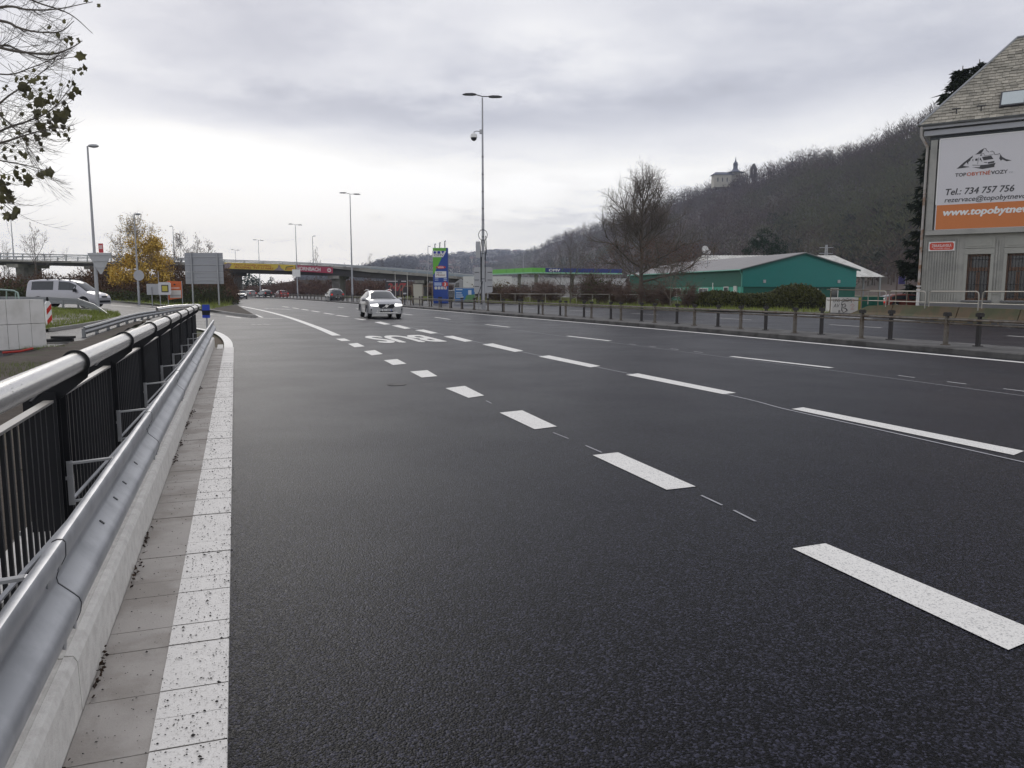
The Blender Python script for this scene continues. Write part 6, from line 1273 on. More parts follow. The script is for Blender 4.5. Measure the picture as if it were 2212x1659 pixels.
# ---- yellow autumn tree
YL = P('yellow_leaf', (.60, .41, .09), .75, var=.3, scale=.5, island=.45, spec=.2); YG = P('olive_leaf', (.40, .28, .07), .8, var=.3, island=.4, spec=.2)
Y = 84; yt = bare_tree('autumn_tree', 'yellow-leaved autumn tree rising above the brown shrubs', (D(300, 640, Y)[0], Y, .4), D(300, 486, Y)[2]-.4, 4.1, 21, limbs=14, trunk_h=.12, tr=.012, twig=.03, dens=.75, up=.9, tilt0=10, leaf=(2200, .13, YG, .55, 1.1))
rs = np.random.RandomState(77); C_l = [(275, 562, .55), (300, 545, 1.5), (320, 560, 1.5), (335, 590, 1.3), (300, 590, 1.7), (285, 610, 1.0), (340, 615, 1.1), (270, 590, 1.2), (318, 520, 1.0), (312, 625, 1.0), (348, 570, .8), (260, 600, .8), (335, 540, .7)]
pts = []
for u, v, r_ in C_l:
    c = Vector(D(u, v, Y-1+rs.uniform(-1, 1)))-yt.location
    for k in range(9): cc = np.array(c)+rs.normal(size=3)*r_*.62; pts.append(cc+rs.normal(size=(120, 3))*r_*.26)
tris('foliage', leaves(rs, np.concatenate(pts), .19), YL, yt, 4)
# ---- brown shrubs along the slope left
BROWN = P('brown_twig', (.125, .078, .052), .9, var=.35, scale=.35, island=.35, spec=.15); DKG = P('dark_green_leaf', (.055, .068, .022), .85, var=.35, scale=.4, island=.4, spec=.2); DRY = P('dry_brown_leaf', (.115, .07, .042), .85, var=.3, scale=.4, island=.4, spec=.15)
def thicket(name, label, spec, seed, mat, lm, n=1500, sz=.2, w=.05, cat='undergrowth'):
    """one mass of brush: spec = (u, v_top, Y, half width)"""
    rs = np.random.RandomState(seed); E = []; Lf = []
    for u, vt, Y, hw in spec:
        if 380 < u < 488: hw = max(.8, min(hw, (487-u)*Y/1658+.6))
        x, y, zt = D(u, vt, Y); zb = hgt(x, y); h = zt-zb; m = n; a = rs.uniform(-1, 1, m); b = rs.uniform(-1, 1, m); f = rs.uniform(0, 1, m)**.7
        env = np.sqrt(np.clip(1-a*a*.75, 0, 1)); cl = .78+.22*np.sin(a*7+u)+.16*rs.uniform(-1, 1, m)
        p0 = np.stack([x+a*hw, y+b*2.2, zb+h*f*env*cl*.82], 1); d = rs.normal(size=(m, 3))*np.array([.5, .5, .45])*h*.17+np.array([0, 0, h*.10]); E.append(slivers(rs, p0, p0+d, w)); q = rs.randint(0, m, int(m*1.1)); Lf.append(leaves(rs, p0[q]+d[q]*rs.uniform(0, .8, (len(q), 1)), sz))
    o = tris(name, np.concatenate(E), mat); tag(o, label, cat, kind='stuff')
    o2 = tris(name+'_leaves', np.concatenate(Lf), lm, None, 4); tag(o2, label.replace('twigs', 'leaves'), cat, kind='stuff')
sp = [(u, vt, Yy, 5.) for u, vt, Yy in ((-60, 585, 92), (0, 583, 92), (40, 590, 88), (90, 582, 92), (130, 578, 94), (170, 578, 94), (215, 568, 92), (250, 560, 90), (300, 575, 88), (345, 565, 88), (380, 560, 88), (420, 552, 90), (455, 560, 90), (478, 572, 92), (-110, 580, 92), (150, 600, 84), (210, 605, 82), (390, 590, 82), (440, 590, 84), (60, 606, 80), (0, 606, 80), (270, 600, 82), (330, 602, 82), (470, 600, 86))]
thicket('undergrowth', 'dense brown twigs of the shrubs along the slope below the overpass', sp, 5, BROWN, DRY, 2300, .20, .05)
sp = [(u, vt, Yy, 4.) for u, vt, Yy in ((20, 596, 84), (70, 598, 82), (110, 600, 84), (0, 612, 78), (150, 612, 78), (445, 606, 78), (60, 614, 76), (230, 620, 76), (360, 618, 76))]
thicket('ivy', 'dark green ivy twigs covering the foot of the slope', sp, 6, P('ivy_stem', (.04, .04, .02), .9, var=.3, scale=.4, island=.3), DKG, 1300, .18, .04)
# backing slope so the brush is not see-through to the horizon
o = MB(); pl = [D(u, v, Y) for u, v, Y in ((-150, 612, 97), (0, 612, 97), (130, 606, 98), (260, 600, 96), (400, 602, 95), (452, 620, 95))]
vs = []
for x, y, z in pl: vs += [(x, y-7, .35), (x, y-2, z-.6), (x, y+2, z), (x-3, y+9, z-.6), (x-7, y+16, 0)]
o.add(vs, [(5*i+j, 5*i+j+1, 5*i+j+6, 5*i+j+5) for i in range(len(pl)-1) for j in range(4)]); struct(o.build('hill', P('slope_soil', (.05, .035, .024), .95, var=.4, scale=.6)))
bs_ = [bare_tree('bare_tree', lab, (D(u, 640, Y)[0], Y, .4), D(u, vt, Y)[2]-.4, rr, sd, limbs=10, trunk_h=.2, tr=.01, twig=.035, dens=.65, up=1., tilt0=15, leaf=(160, .16, BR_LEAF, .2, 1.1)) for u, vt, Y, rr, sd, lab in ((395, 512, 98, 2.6, 41, 'twiggy bare tree rising behind the brown shrubs left of the sign back'), (432, 506, 102, 1.6, 42, 'thin bare tree with a tufted top just left of the sign back'), (455, 520, 106, 1.6, 43, 'small bare tree peeking above the grey sign back'), (262, 552, 90, 1.6, 44, 'bare bush with dark top left of the yellow tree'))]
# low mossy wall with posts at the foot of the slope
lw = thing('retaining_wall', 'low mossy retaining wall at the foot of the brown shrubs', 'wall', (0, 0, 0)); q = MB(); pth = [G(-90, 641.5), G(100, 642), G(330, 643), G(372, 644.2)]; q.sweep([(x, y) for x, y in pth], [(-.15, -.1), (-.15, .75), (.15, .75), (.15, -.1)], zf=hgt); q.build('wall', P('mossy_wall', (.15, .14, .105), .9, var=.4, scale=.9, col2=(.07, .07, .05), c2scale=.7), lw)
# ---- brush beyond the bridge
sp = [(u, vt, Yy, 7.) for u, vt, Yy in ((520, 622, 268), (535, 618, 262), (550, 614, 255), (570, 612, 245), (595, 606, 236), (620, 602, 228), (650, 598, 220), (680, 597, 212), (710, 597, 212), (740, 596, 210), (770, 597, 205), (800, 598, 200), (830, 600, 195), (860, 602, 190), (890, 604, 188), (660, 612, 205), (700, 612, 200), (760, 612, 190), (820, 612, 180), (870, 614, 176), (910, 612, 180), (940, 612, 178), (970, 612, 176))]
thicket('undergrowth', 'brown twigs of the brush bank beyond the bridge', sp, 7, BROWN, P('rust_leaf', (.10, .045, .028), .85, var=.3, scale=.2, island=.35), 1500, .34, .10)
o = MB(); pl = [D(u, v, Y) for u, v, Y in ((515, 632, 290), (545, 620, 278), (600, 612, 250), (650, 604, 232), (900, 608, 206), (985, 616, 196))]; vs = []
for x, y, z in pl: vs += [(x, y-6, -.1), (x, y, z), (x+3, y+14, z), (x+8, y+40, 0)]
o.add(vs, [(4*i+j, 4*i+j+1, 4*i+j+5, 4*i+j+4) for i in range(len(pl)-1) for j in range(3)]); struct(o.build('hill', MATS['slope_soil']))
# ---- brush in front of the shop, individual bushes
OL = P('olive_bush_leaf', (.115, .085, .03), .8, var=.3, island=.4, scale=.8); GB = P('green_bush_leaf', (.07, .085, .02), .8, var=.3, island=.4, scale=.8)
for i, (u, Y, rx, h, lab, lf) in enumerate(((1075, 94, 2.9, 2.6, 'round olive bush right of the camera pole', (2600, .17, OL)), (1118, 90, 2.2, 2.1, 'low rusty bush before the canopy end', (900, .15, DRY)), (1160, 88, 2.4, 2.9, 'tangled leafless bush before the station shop', None), (1195, 86, 2.3, 2.6, 'leafless bush left of the slender tree', None), (1262, 82, 2.4, 3.0, 'leafless bush right of the slender tree', (240, .12, DRY)), (1300, 80, 2.2, 3.4, 'bush with green ivy top before the dark shop end', (1300, .15, GB)), (1335, 79, 2.2, 2.4, 'brown bush left of the big tree trunk', (260, .12, DRY)), (1362, 76, 2.0, 2.2, 'reddish-brown bush at the big tree foot', (200, .12, DRY)), (1410, 72, 2.2, 2.4, 'reddish-brown bush between the trunks', (160, .12, DRY)), (1440, 70, 1.8, 2.2, 'brown bush at the foot of the pale stems', None), (1482, 66, 1.2, 2.1, 'small upright bush with green tip by the hall window', (300, .12, GB)))):
    shrub('bush', lab, (D(u, 640, Y)[0], Y, 0), rx, 1.6, h*1.12, 60+i, n=1300, w=.032, leaf=lf, mat=P('red_twig', (.15, .10, .08), .9, var=.3, island=.3), group='bushes between the far road and the hall')
# ---- hedge
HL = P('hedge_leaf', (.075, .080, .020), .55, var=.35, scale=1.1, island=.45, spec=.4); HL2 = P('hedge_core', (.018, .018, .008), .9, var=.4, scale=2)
Y = 61; hp_ = [(1478, 660), (1496, 645), (1520, 633), (1552, 627), (1590, 630), (1620, 635), (1660, 633.5), (1685, 629), (1706, 618), (1735, 614), (1760, 617), (1782, 628), (1797, 645)]
hd = thing('hedge', 'long dark green hedge bulging tall at its right end', 'hedge', (0, 0, 0)); rs = np.random.RandomState(12); pts = []; cm = MB(); vs = []
def top_at(u):
    for a, b in zip(hp_, hp_[1:]):
        if a[0] <= u <= b[0]: return a[1]+(b[1]-a[1])*(u-a[0])/(b[0]-a[0])
    return hp_[-1][1]
NH = 46
for i in range(NH+1):
    u = 1480+(1796-1480)*i/NH; yy = 66.5-(u-1480)/316*9.; x, _, zt = D(u, top_at(u)+2.5, yy); zt = max(zt, .25)
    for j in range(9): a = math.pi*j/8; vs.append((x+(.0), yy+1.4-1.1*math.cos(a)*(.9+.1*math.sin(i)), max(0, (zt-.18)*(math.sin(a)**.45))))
    for k in range(520):
        a = rs.uniform(.05, 2.6)+rs.normal()*.05; q = 1+rs.normal()*.05+.06*math.sin(i*1.7+a*5); pts.append((x+rs.uniform(-.14, .14), yy+1.4-1.3*math.cos(a)*q, max(.04, zt*(max(0, math.sin(a))**.45)*(q*.97+.03*rs.uniform(-1, 1)))))
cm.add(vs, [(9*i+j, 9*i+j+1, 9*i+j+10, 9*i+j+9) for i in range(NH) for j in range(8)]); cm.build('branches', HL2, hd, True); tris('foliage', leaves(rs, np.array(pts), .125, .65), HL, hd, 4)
# ---- conifers
NEED = P('spruce_needle', (.018, .026, .013), .8, var=.3, scale=.8, island=.45, spec=.2); PINE = P('pine_needle', (.016, .034, .016), .8, var=.3, scale=.5, island=.45, spec=.2)
def spruce(label, loc, h, r0, seed, dens=1.):
    rs = np.random.RandomState(seed); t = thing('spruce_tree', label, 'tree', loc, 0, 'spruces behind the grey house'); q = MB(); q.tube([(0, 0, -.1), (0, 0, h*.5), (0, 0, h)], [.28, .18, .03], 7); q.build('trunk', BARK, t); L_ = []; bm2 = MB()
    nb = int(230*dens)
    for i in range(nb):
        f = (i+rs.rand())/nb; z = h*(.04+.94*f); R_ = r0*(1-f)**.6*rs.uniform(.62, 1.12)+.25; a = rs.uniform(0, 6.28); k = int(26+46*R_/r0); s = np.sort(rs.rand(k))**.8
        drop = -.32*R_*s+.30*R_*s*s; x = np.cos(a)*R_*s; y = np.sin(a)*R_*s; w_ = .07+.28*(1-s)*R_/r0*1.3; off = rs.normal(size=k)*w_
        P_ = np.stack([x-np.sin(a)*off, y+np.cos(a)*off, z+drop+rs.normal(size=k)*.05], 1); d = rs.normal(size=(k, 3))*.13+np.array([np.cos(a)*.16, np.sin(a)*.16, -.20]); L_.append(slivers(rs, P_, P_+d*1.4, .20)); L_.append(slivers(rs, P_, P_+d*[1.6, 1.6, .6]+rs.normal(size=(k, 3))*.08, .17))
    tris('crown', np.concatenate(L_), NEED, t); return t
for u, vt, Y, r0, sd, lab in ((2046, 142, 57, 3.5, 1, 'tall dark spruce showing left of the grey house from ground to roof'), (2080, 128, 61, 2.2, 2, 'spruce top just behind the first one above the slate roof'), (2140, 104, 65, 2.6, 3, 'rightmost spruce top rising behind the slate roof'), (2108, 138, 64, 2.2, 4, 'short spruce top between the two taller tops over the roof')):
    spruce(lab, (D(u, 640, Y)[0], Y, 0), D(u, vt, Y)[2], r0, sd, 1.6 if sd == 1 else 1.1)
Y = 140; c = D(1655, 640, Y); pn_ = thing('pine_tree', 'dark rounded pine rising behind the green hall roof', 'tree', (c[0], Y, 0)); q = MB(); q.tube([(0, 0, 0), (.2, 0, 7)], [.3, .18], 7); q.build('trunk', BARK, pn_); pts = []; rs = np.random.RandomState(4)
for u, v, r_ in ((1640, 522, 1.2), (1655, 512, 1.3), (1630, 532, 1.2), (1648, 535, 1.8), (1672, 522, 1.4), (1685, 534, 1.5), (1665, 540, 2.0), (1695, 543, 1.2), (1640, 545, 1.7), (1622, 545, 1.1), (1680, 548, 1.6)):
    cc = np.array(D(u, v, Y))-np.array([c[0], Y, 0])
    for k in range(7): pts.append(cc+rs.normal(size=3)*r_*.5+rs.normal(size=(46, 3))*r_*.22)
tris('crown', leaves(rs, np.concatenate(pts), .30, .5), PINE, pn_, 4)
# ---- plane tree overhead at the left
PT = thing('plane_tree', 'nearly bare plane tree whose leafy twigs hang in from the left edge', 'tree', (-17.0, 17.0, 0)); rr_ = random.Random(19); tp = Vector((-17.0, 17.0, 0)); TM = MB(); TM.tube([(0, 0, -.2), (.1, 0, 3), (.2, 0, 7), (.4, 0, 12)], [.32, .26, .2, .08], 10); TM.build('trunk', P('plane_bark', (.20, .18, .14), .9, var=.3, scale=3), PT, True)
BM_ = MB(); TW0 = []; TW1 = []; anchors = []
def P_at(u, v, Yd): return Vector(D(u, v, Yd))-tp
LIMBS = [([(-420, 130), (-150, 60), (0, 16), (60, 21), (120, 20), (200, 4)], 16.5, .05), ([(-420, 160), (-150, 30), (0, 45), (40, 60), (80, 69), (130, 68), (160, 45)], 15.6, .045), ([(-420, 200), (-140, 60), (0, 103), (60, 114), (118, 116), (158, 101), (178, 88)], 16, .05), ([(-420, 220), (-100, 150), (0, 100), (40, 108), (100, 128), (172, 122)], 17, .045), ([(-420, 260), (-100, 330), (0, 223), (60, 180), (120, 132)], 17.4, .045), ([(-420, 280), (-80, 340), (0, 284), (60, 262), (110, 238), (148, 196)], 16.4, .045), ([(-420, 300), (-60, 320), (0, 309), (40, 297), (90, 282), (140, 275)], 15.4, .04), ([(-400, 300), (-100, 380), (-20, 420), (22, 452)], 16, .035), ([(-400, 250), (-100, 330), (-10, 345), (60, 358), (105, 370)], 16.8, .03), ([(-420, 120), (-160, -60), (0, -30), (80, 5), (150, 30), (200, 72)], 17.2, .045), ([(-420, 200), (-150, 120), (0, 160), (70, 145), (150, 110)], 18, .035), ([(-420, 240), (-100, 200), (0, 250), (50, 300), (60, 330)], 16.2, .03)]
for pts_, Yd, r0 in LIMBS:
    p0_ = P_at(*pts_[0], Yd); cp = catmull([Vector((.3, 0, p0_.z-1.2))]+[P_at(u, v, Yd) for u, v in pts_], 6); k = len(cp); BM_.tube(cp, [r0*(1-i/k)**1.2+.006 for i in range(k)], 5); 
    for i in range(k//3, k): anchors += [(Vector(cp[i]), (Vector(cp[min(i+1, k-1)])-Vector(cp[i-1])).normalized())]
def twig_(p, d, L_, r0, lv):
    pts_ = [p]; dd = d.copy()
    for i in range(5): dd = (dd+Vector((rr_.uniform(-.1, .1), rr_.uniform(-.2, .2), .13 if lv else .10))).normalized(); pts_.append(pts_[-1]+dd*L_/5)
    ww = pts_[-1]+tp; uu = 1106+FPX*ww.x/ww.y
    if uu > 188 and lv >= 0:
        if uu > 235: return
        pts_ = pts_[:3]+[pts_[2].lerp(pts_[3], .3), pts_[2].lerp(pts_[3], .6), pts_[2].lerp(pts_[3], .9)]
    BM_.tube(pts_, [r0, r0*.85, r0*.7, r0*.55, r0*.45, r0*.35], 3, cap=False)
    if lv < 1:
        for i in (1, 2, 3, 4):
            if rr_.random() < .75: twig_(pts_[i], (dd+Vector((rr_.uniform(-.3, .5), rr_.uniform(-.5, .5), rr_.uniform(-.8, .5)))).normalized(), L_*rr_.uniform(.3, .6), r0*.6, lv+1)
for p, d in anchors:
    for k in range(2):
        if rr_.random() < .6: twig_(p, (d+Vector((rr_.uniform(-.1, .6), rr_.uniform(-.7, .7), rr_.uniform(-1.1, .4)))).normalized(), rr_.uniform(.5, 1.5), .0055, 0)
BM_.build('branches', P('thin_branch', (.13, .115, .10), .9, var=.2), PT)
LV = [(610,5,12),(700,40,12),(455,152,14),(347,195,16),(410,245,16),(470,288,14),(500,270,16),(508,308,18),(548,275,8),(560,293,12),(370,375,12),(578,402,30),(525,512,14),(565,490,20),(600,480,20),(578,520,14),(240,498,12),(318,552,20),(275,550,14),(308,590,16),(228,575,26),(188,545,14),(115,560,20),(150,560,14),(162,612,36),(205,625,20),(215,680,34),(168,675,14),(285,635,12),(290,668,20),(330,622,10),(356,645,12),(357,683,22),(300,720,36),(265,740,30),(335,718,20),(210,750,20),(375,730,14),(400,718,12),(520,590,20),(490,578,10),(480,608,10),(538,638,26),(503,678,26),(432,600,10),(455,730,18),(425,830,50),(465,795,36),(410,795,20),(315,790,20),(345,820,18),(265,800,26),(255,835,20),(155,808,16),(290,905,38),(320,945,26),(350,865,16),(375,905,26),(448,900,20),(487,915,14),(210,925,18),(130,942,16),(188,985,24),(265,980,26),(288,1020,18),(415,952,16),(462,955,16),(487,987,16),(195,1022,12),(297,1060,16),(128,1005,14),(95,1035,12),(32,1055,14),(80,1070,14),(148,1085,20),(178,1100,22),(108,1115,14),(36,1115,20),(267,1120,20),(300,1235,32),(350,1225,30),(330,1195,8),(115,1220,22),(125,1252,24),(145,1270,16),(197,1260,36),(190,1300,26),(168,1205,14),(118,1182,10),(95,1270,12),(60,1300,14),(25,1250,18),(62,1260,16),(5,1290,30),(20,1340,34),(10,1400,36),(68,1362,20),(75,1412,30),(90,1395,16),(12,1470,14),(110,1487,30),(60,1530,36),(100,1530,26),(30,870,18),(10,810,18),(32,628,12),(45,610,10)]
LM = MB()
for a, b, s in LV:
    Yd = rr_.uniform(15.4, 17.4); c = P_at(a/3.275, b/3.275, Yd); R_ = s/3.275/1658*Yd*.98+.014
    for k in range(1 if s < 26 else 2):
        c2 = c+Vector((rr_.uniform(-1, 1), rr_.uniform(-1, 1), rr_.uniform(-1, 1)))*(R_*.35*k); ax_ = Vector((rr_.uniform(-.5, .5), -1, rr_.uniform(-.6, .6))).normalized(); e1 = ax_.orthogonal().normalized(); e1 = rot_about(e1, ax_, rr_.uniform(0, 6.28)); e2 = ax_.cross(e1); vs = [c2+ax_*R_*.2]
        for j in range(11): rj = R_*(1.1 if j % 2 == 0 else .74)*rr_.uniform(.75, 1.15); an = j*.571; vs.append(c2+e1*(rj*math.cos(an))+e2*(rj*math.sin(an)*rr_.uniform(.8, 1.1)))
        LM.add(vs, [(0, j+1, (j+1) % 11+1) for j in range(11)])
    if b > 300 and s > 14: e = c+Vector((rr_.uniform(-.7, -.2), rr_.uniform(-.3, .3), rr_.uniform(-.1, .5))); LM.tube([c, (c+e)/2+Vector((0, 0, -.06)), e], [.004, .005, .006], 3, cap=False)
LM.build('foliage', P('plane_leaf', (.075, .07, .022), .7, var=.3, island=.5, scale=4), PT)
# ================================================================ HILLS AND FAR TOWN
FOR = P('forest_floor', (.070, .048, .037), .95, var=.25, scale=.02, col2=(.05, .05, .028), c2scale=.008)
RIDGE = [(1020, 560, 2100), (1110, 556, 1750), (1160, 540, 1450), (1200, 522, 1250), (1290, 499, 1050), (1380, 470, 930), (1460, 440, 850), (1510, 424, 800), (1560, 408, 760), (1600, 398, 730), (1640, 393, 700), (1700, 373, 660), (1750, 357, 620), (1800, 359, 590), (1850, 347, 560), (1920, 318, 520), (1985, 292, 490), (2060, 262, 460), (2150, 225, 440), (2300, 175, 420), (2600, 110, 420), (3000, 70, 440), (3600, 130, 520)]
FOOT = lambda Yr: max(210, Yr*.42)
def ridge(u):
    for a, b in zip(RIDGE, RIDGE[1:]):
        if a[0] <= u <= b[0]: f = (u-a[0])/(b[0]-a[0]); return (a[1]+(b[1]-a[1])*f, a[2]+(b[2]-a[2])*f)
    return RIDGE[-1][1:]
def hillp(u, f):
    v, Yr = ridge(u); top = Vector(D(u, v, Yr)); Yf = FOOT(Yr); bot = Vector(D(u, 626, Yf)); bot.z = -.3; g = min(f, 1); p = bot.lerp(top, g); p.z = bot.z+(top.z-bot.z)*(g**1.15)+noise.noise(Vector((p.x*.012, p.y*.012, 2)))*9*g*(1-g)*2
    if f > 1: p = top+(top-bot)*(f-1)*.6; p.z = top.z*(1-(f-1)*.9)
    return p
US = [1020+i*14 for i in range(184)]; FS = [i/22 for i in range(23)]+[1.15, 1.4, 1.8]; mb = MB(); vs = [hillp(u, f) for u in US for f in FS]; m = len(FS); mb.add(vs, [(i*m+j, (i+1)*m+j, (i+1)*m+j+1, i*m+j+1) for i in range(len(US)-1) for j in range(m-1)]); struct(mb.build('hill', FOR, None, True))
def protos(rs, n, h, w, k, sl):
    """k bare crowns, each n upward slivers around a trunk"""
    out = []
    for i in range(k):
        H_ = h*rs.uniform(.75, 1.15); W_ = w*rs.uniform(.8, 1.2); th = rs.uniform(0, 6.28, n); q = rs.rand(n)**.5; z = rs.uniform(.25, .92, n); env = np.sin(np.clip(z, 0, 1)*2.6+.25).clip(.2, 1)
        p0 = np.stack([np.cos(th)*q*W_*env*.7, np.sin(th)*q*W_*env*.7, z*H_], 1); d = np.stack([np.cos(th)*W_*.35, np.sin(th)*W_*.35, np.full(n, H_*.16)], 1)*rs.uniform(.4, 1.2, (n, 1)); e = slivers(rs, p0, p0+d, sl)
        tr_ = slivers(rs, np.array([[0, 0, -1.], [.1, 0, -1]]), np.array([[0, 0, H_*.8], [.3, .1, H_*.7]]), .55); out.append(np.concatenate([e, tr_]))
    return out
def forest(name, label, fn, count, seed, mat, n=26, h=9, w=3.6, sl=.28, k=6, pr=None):
    rs = np.random.RandomState(seed); pr = pr or protos(rs, n, h, w, k, sl); out = []
    for i in range(count):
        p = fn(rs)
        if p is None: continue
        a = rs.uniform(0, 6.28); c, s = math.cos(a), math.sin(a); sc2 = rs.uniform(.75, 1.25)
        V = pr[rs.randint(len(pr))]*sc2; V = np.stack([V[..., 0]*c-V[..., 1]*s, V[..., 0]*s+V[..., 1]*c, V[..., 2]], -1)+np.array(p); out.append(V)
    return tag(tris(name, np.concatenate(out), mat), label, 'forest', kind='stuff')
F1 = P('forest_twigs', (.086, .057, .043), .95, var=.35, scale=.012, island=.22, spec=.1, col2=(.085, .085, .038), c2scale=.008, c2lo=.45, c2hi=.6); F2 = P('forest_green', (.035, .042, .018), .9, var=.3, scale=.02, island=.4, spec=.1)
forest('forest', 'bare brown forest covering the hill on the right', lambda rs: hillp(rs.uniform(1040, 2560), rs.rand()**.62*1.03), 7600, 3, F1, n=30, h=9.5, w=4.2, sl=.34)
forest('forest', 'bare forest where the hill runs on behind the grey house', lambda rs: hillp(rs.uniform(2560, 3590), rs.rand()**.62*1.03), 1500, 23, F1, n=30, h=9.5, w=4.2, sl=.34)
forest('forest', 'darker bushy undergrowth of the hill forest', lambda rs: hillp(rs.uniform(1040, 2560), rs.rand()**.7), 3800, 4, P('forest_low', (.076, .051, .039), .95, var=.35, scale=.015, island=.2, spec=.1), n=16, h=5.5, w=4.5, sl=.7)
forest('forest', 'taller bare trees standing along the hill crest', lambda rs: hillp(rs.uniform(1180, 2400), rs.uniform(.965, 1.02)), 620, 8, MATS['forest_twigs'], n=60, h=13, w=4.8, sl=.22)
def bumps(rs):
    u = rs.choice([1830, 1960, 1180, 1700, 1925])+rs.normal()*22; return hillp(u, rs.uniform(.1, .45))
forest('forest', 'dull green shrubs on the lower hill slope', bumps, 160, 9, F2, n=60, h=6, w=3.6, sl=.7)
for i, (u, lab) in enumerate(((1155, 'dark pointed spruce on the left shoulder of the hill'), (1711, 'small pointed spruce on the hill crest right of the church'), (1545, 'dark spruce beside the chapel roof on the crest'))):
    p = hillp(u, .99 if i else .9); t = thing('hill_spruce', lab, 'tree', tuple(p)); rs = np.random.RandomState(i); n = 260; f = rs.rand(n); a = rs.uniform(0, 6.28, n); hh = (15, 11, 9)[i]; r_ = hh*.2*(1-f); p0 = np.stack([np.cos(a)*r_*.3, np.sin(a)*r_*.3, f*hh], 1); p1 = np.stack([np.cos(a)*r_, np.sin(a)*r_, f*hh-hh*.04], 1); tris('crown', slivers(rs, p0, p1, hh*.06), NEED, t); q = MB(); q.tube([(0, 0, -1), (0, 0, hh)], [.4, .05], 5); q.build('trunk', BARK, t)
# church and ruined tower on the crest
Y = 728; c = D(1590, 388, Y); ch = thing('church', 'pale church with dark roof and slim onion spire on the hill crest', 'church', (c[0], Y, 0)); z = lambda v: D(1590, v, Y)[2]; X = lambda u: D(u, 380, Y)[0]-c[0]
CW = P('church_wall', (.42, .40, .34), .85, var=.1, scale=.1); CR = P('church_roof', (.10, .11, .15), .7, var=.1)
q = MB(); q.box(((X(1541)+X(1583))/2, 5, (z(376)+z(404))/2), (X(1581)-X(1543), 10, z(376)-z(404))); q.build('nave_wall', CW, ch)
q = MB(); xa, xb, xc, xd = X(1539), X(1549), X(1573), X(1587); z0_, z1_ = z(377), z(370); q.add([(xa, -1, z0_), (xd, -1, z0_), (xd, 11, z0_), (xa, 11, z0_), (xb, 5, z1_), (xc, 5, z1_)], [(0, 1, 5, 4), (1, 2, 5), (2, 3, 4, 5), (3, 0, 4), (3, 2, 1, 0)]); q.build('nave_roof', CR, ch)
for u in (1551, 1561, 1571): q = MB(); q.box((X(u), -.05, z(388)), (1., .1, 3.6)); q.build('window', M_glass, ch)
q = MB(); cx = X(1592); q.box((cx, 6, (z(370)+z(402))/2), (X(1601)-X(1583), 9, z(370)-z(402))); q.build('chancel_wall', CW, ch)
q = MB(); pr_ = [(9, 371), (5.5, 369.2), (3.2, 366), (2.2, 362), (2.1, 358), (2.1, 354), (2.6, 353.6), (2.4, 352.5), (1.6, 352), (2.1, 350.5), (1.9, 349), (.9, 347.5), (.8, 345), (.45, 343), (.3, 340), (.12, 336)]; q.lathe([(r_, z(v)) for r_, v in pr_], (cx, 6, 0), 10); q.build('spire', CR, ch, True)
Y = 716; c = D(1627.5, 360, Y); rt = thing('ruined_tower', 'small ruined stone gable with an opening on the hill crest', 'tower', (c[0], Y, 0)); z = lambda v: D(1627, v, Y)[2]; X = lambda u: D(u, 360, Y)[0]-c[0]; q = MB(); o_ = [(X(1622), z(385)), (X(1622), z(363)), (X(1624), z(359)), (X(1626.5), z(354)), (X(1628), z(353.6)), (X(1631), z(358)), (X(1634), z(366)), (X(1634), z(385))]
hl = [(X(1626.3), z(385)), (X(1626.3), z(364)), (X(1628), z(360)), (X(1629.6), z(364)), (X(1629.6), z(385))]; q.prism(o_[:4]+[o_[4], (X(1628), z(360)), (X(1626.3), z(364)), (X(1626.3), z(385))], lambda p, r, d: (p, d, r), -2, 2); q.prism([(X(1628), z(360)), o_[4]]+o_[5:]+[(X(1629.6), z(385)), (X(1629.6), z(364))], lambda p, r, d: (p, d, r), -2, 2); q.build('wall', P('ruin_stone', (.09, .085, .085), .9, var=.2), rt)
# far hill with the town on it
FR2 = [(640, 600, 1500), (700, 596, 1500), (760, 590, 1550), (800, 578, 1500), (850, 563, 1500), (905, 560, 1700), (940, 556, 1900), (985, 553, 2000), (1040, 547, 2100), (1090, 544, 2200), (1140, 545, 2300), (1220, 548, 2300)]
def r2(u):
    for a, b in zip(FR2, FR2[1:]):
        if a[0] <= u <= b[0]: f = (u-a[0])/(b[0]-a[0]); return (a[1]+(b[1]-a[1])*f+3, a[2]+(b[2]-a[2])*f)
def farp(u, f):
    v, Yr = r2(u); top = Vector(D(u, v, Yr)); bot = Vector(D(u, 626, Yr*.5)); bot.z = -.3; p = bot.lerp(top, min(f, 1)); p.z += noise.noise(Vector((p.x*.004, p.y*.004, 7)))*14*min(f, 1)*(1-min(f, 1))*2
    if f > 1: p = top+Vector((0, (f-1)*900, -top.z*(f-1)))
    return p
US = [640+i*12 for i in range(48)]; FS = [i/14 for i in range(15)]+[1.2, 1.8]; mb = MB(); vs = [farp(u, f) for u in US for f in FS]; m = len(FS); mb.add(vs, [(i*m+j, (i+1)*m+j, (i+1)*m+j+1, i*m+j+1) for i in range(len(US)-1) for j in range(m-1)]); struct(mb.build('hill', FOR, None, True))
forest('forest', 'distant trees over the far hill behind the ramp', lambda rs: farp(rs.uniform(645, 1200), rs.rand()**.6*1.02), 3600, 13, P('far_trees', (.052, .048, .042), .95, var=.3, scale=.004, island=.4), n=22, h=13, w=7, sl=1.2)
HWM = [P('far_wall_white', (.68, .66, .60), .8, var=.05), P('far_wall_cream', (.58, .53, .42), .8, var=.05)]; HRM = [P('far_roof_red', (.17, .10, .08), .8), P('far_roof_grey', (.15, .14, .14), .8)]
rh = random.Random(31)
hp0 = []
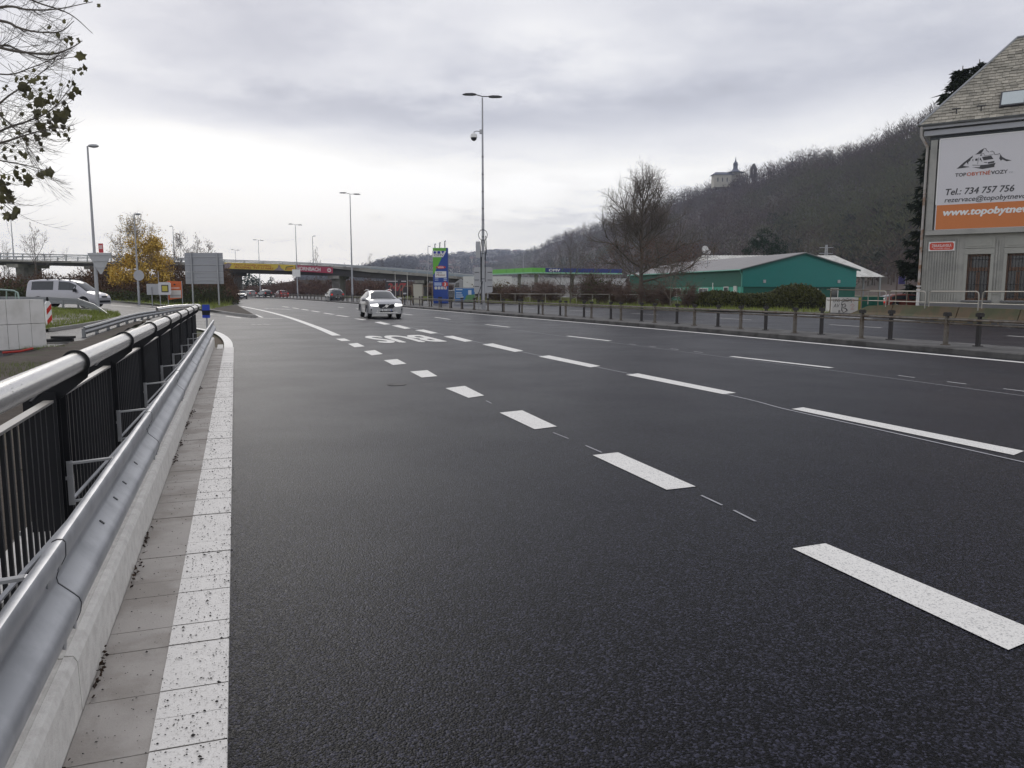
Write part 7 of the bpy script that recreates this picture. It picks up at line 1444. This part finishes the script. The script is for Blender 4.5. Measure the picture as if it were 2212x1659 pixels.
for wm in HWM:
    for rm in HRM:
        e = bpy.data.objects.new('hillside_house', None); COL.objects.link(e); q = MB(); q.box((0, 0, 3), (13, 10, 8)); q.build('wall', wm, e); q = MB(); q.prism([(-5.6, 6.9), (5.6, 6.9), (0, 11)], lambda p, r, d: (d, p, r), -7, 7); q.build('roof', rm, e)
        q = MB(); [q.box((x, -5.02, zz), (1.4, .06, 1.5)) for x in (-4, 0, 4) for zz in (2, 5)]; q.build('windows', M_glass, e); hp0.append(e)
wmn, rmn = ['white', 'cream'], ['red', 'grey']; spots = []
for i in range(62):
    for _ in range(40):
        u = rh.uniform(905, 1125); f = rh.uniform(.35, 1.0) if u > 960 else rh.uniform(.3, .9)
        if all(abs(u-a)*.9+abs(f-b)*60 > 6 for a, b in spots): break
    spots.append((u, f))
for i, (u, f) in enumerate(spots):
    k = i % 4; first = i < 4; o = hp0[k] if first else dup(hp0[k]); p = farp(u, f); o.location = tuple(p); o.rotation_euler = (0, 0, rh.uniform(-.6, .6)); o.scale = [rh.uniform(.8, 1.35)]*3
    tag(o, 'small %s-walled house with %s roof among the trees of the far hillside' % (wmn[k//2], rmn[k % 2]), 'house', 'houses scattered over the far hillside')
# houses and trees glimpsed under the bridge at the left
for i, (u, vt, vb, Yy, wd, lab, wm, rm) in enumerate(((500, 606, 624, 330, 7, 'pale gabled house glimpsed under the bridge beside the sign back', 0, 1), (513, 612, 626, 350, 6, 'small white house right of the pale gabled house under the bridge', 0, 0), (488, 600, 622, 380, 9, 'larger grey-roofed house half hidden behind the grey sign back', 1, 1))):
    x, y, zt = D(u, vt, Yy); t = thing('house', lab, 'house', (x, y, 0)); q = MB(); q.box((0, 0, zt*.35), (wd, 8, zt*.7)); q.build('wall', HWM[wm], t); q = MB(); q.prism([(-wd/2-.4, zt*.68), (wd/2+.4, zt*.68), (0, zt)], lambda p, r, d: (p, d, r), -4.3, 4.3); q.build('roof', HRM[rm], t); q = MB(); q.box((-1, -4.02, zt*.4), (1, .06, 1.2)); q.box((1.3, -4.02, zt*.4), (1, .06, 1.2)); q.build('window', M_glass, t)
for i, (u, vt, lab) in enumerate(((535, 598, 'dark spreading pine under the bridge near the white houses'), (552, 606, 'dark round tree right of the spreading pine under the bridge'), (497, 597, 'dark tree top left of the white houses'), (570, 606, 'dark tree at the left end of the brush bank'))):
    Yy = 300+i*14; x, y, zt = D(u, vt, Yy); t = thing('distant_tree', lab, 'tree', (x, y, 0)); rs = np.random.RandomState(i+90); pts = rs.normal(size=(9, 1, 3))*np.array([1.7, 1.5, 1.2])+rs.normal(size=(9, 60, 3))*.75; pts = pts.reshape(-1, 3)+np.array([0, 0, zt-2.2]); tris('crown', leaves(rs, pts, .7, .6), PINE, t, 4); q = MB(); q.tube([(0, 0, 0), (0, 0, zt-1)], .3, 5); q.build('trunk', BARK, t)
# ================================================================ HAZE
hb = MB(); hb.box((0, 1150, 84.5), (5200, 2500, 171)); hz_ = hb.build('haze', None); hz_.data.materials.clear()
hm = bpy.data.materials.new('haze'); hm.use_nodes = True; ht_ = hm.node_tree; ht_.nodes.clear(); ho = ht_.nodes.new('ShaderNodeOutputMaterial'); hv = ht_.nodes.new('ShaderNodeVolumePrincipled'); hv.inputs['Color'].default_value = (.72, .80, 1, 1); hv.inputs['Density'].default_value = HAZE; ht_.links.new(hv.outputs[0], ho.inputs['Volume']); hz_.data.materials.append(hm); tag(hz_, 'thin bluish haze filling the valley air', 'haze', kind='stuff')
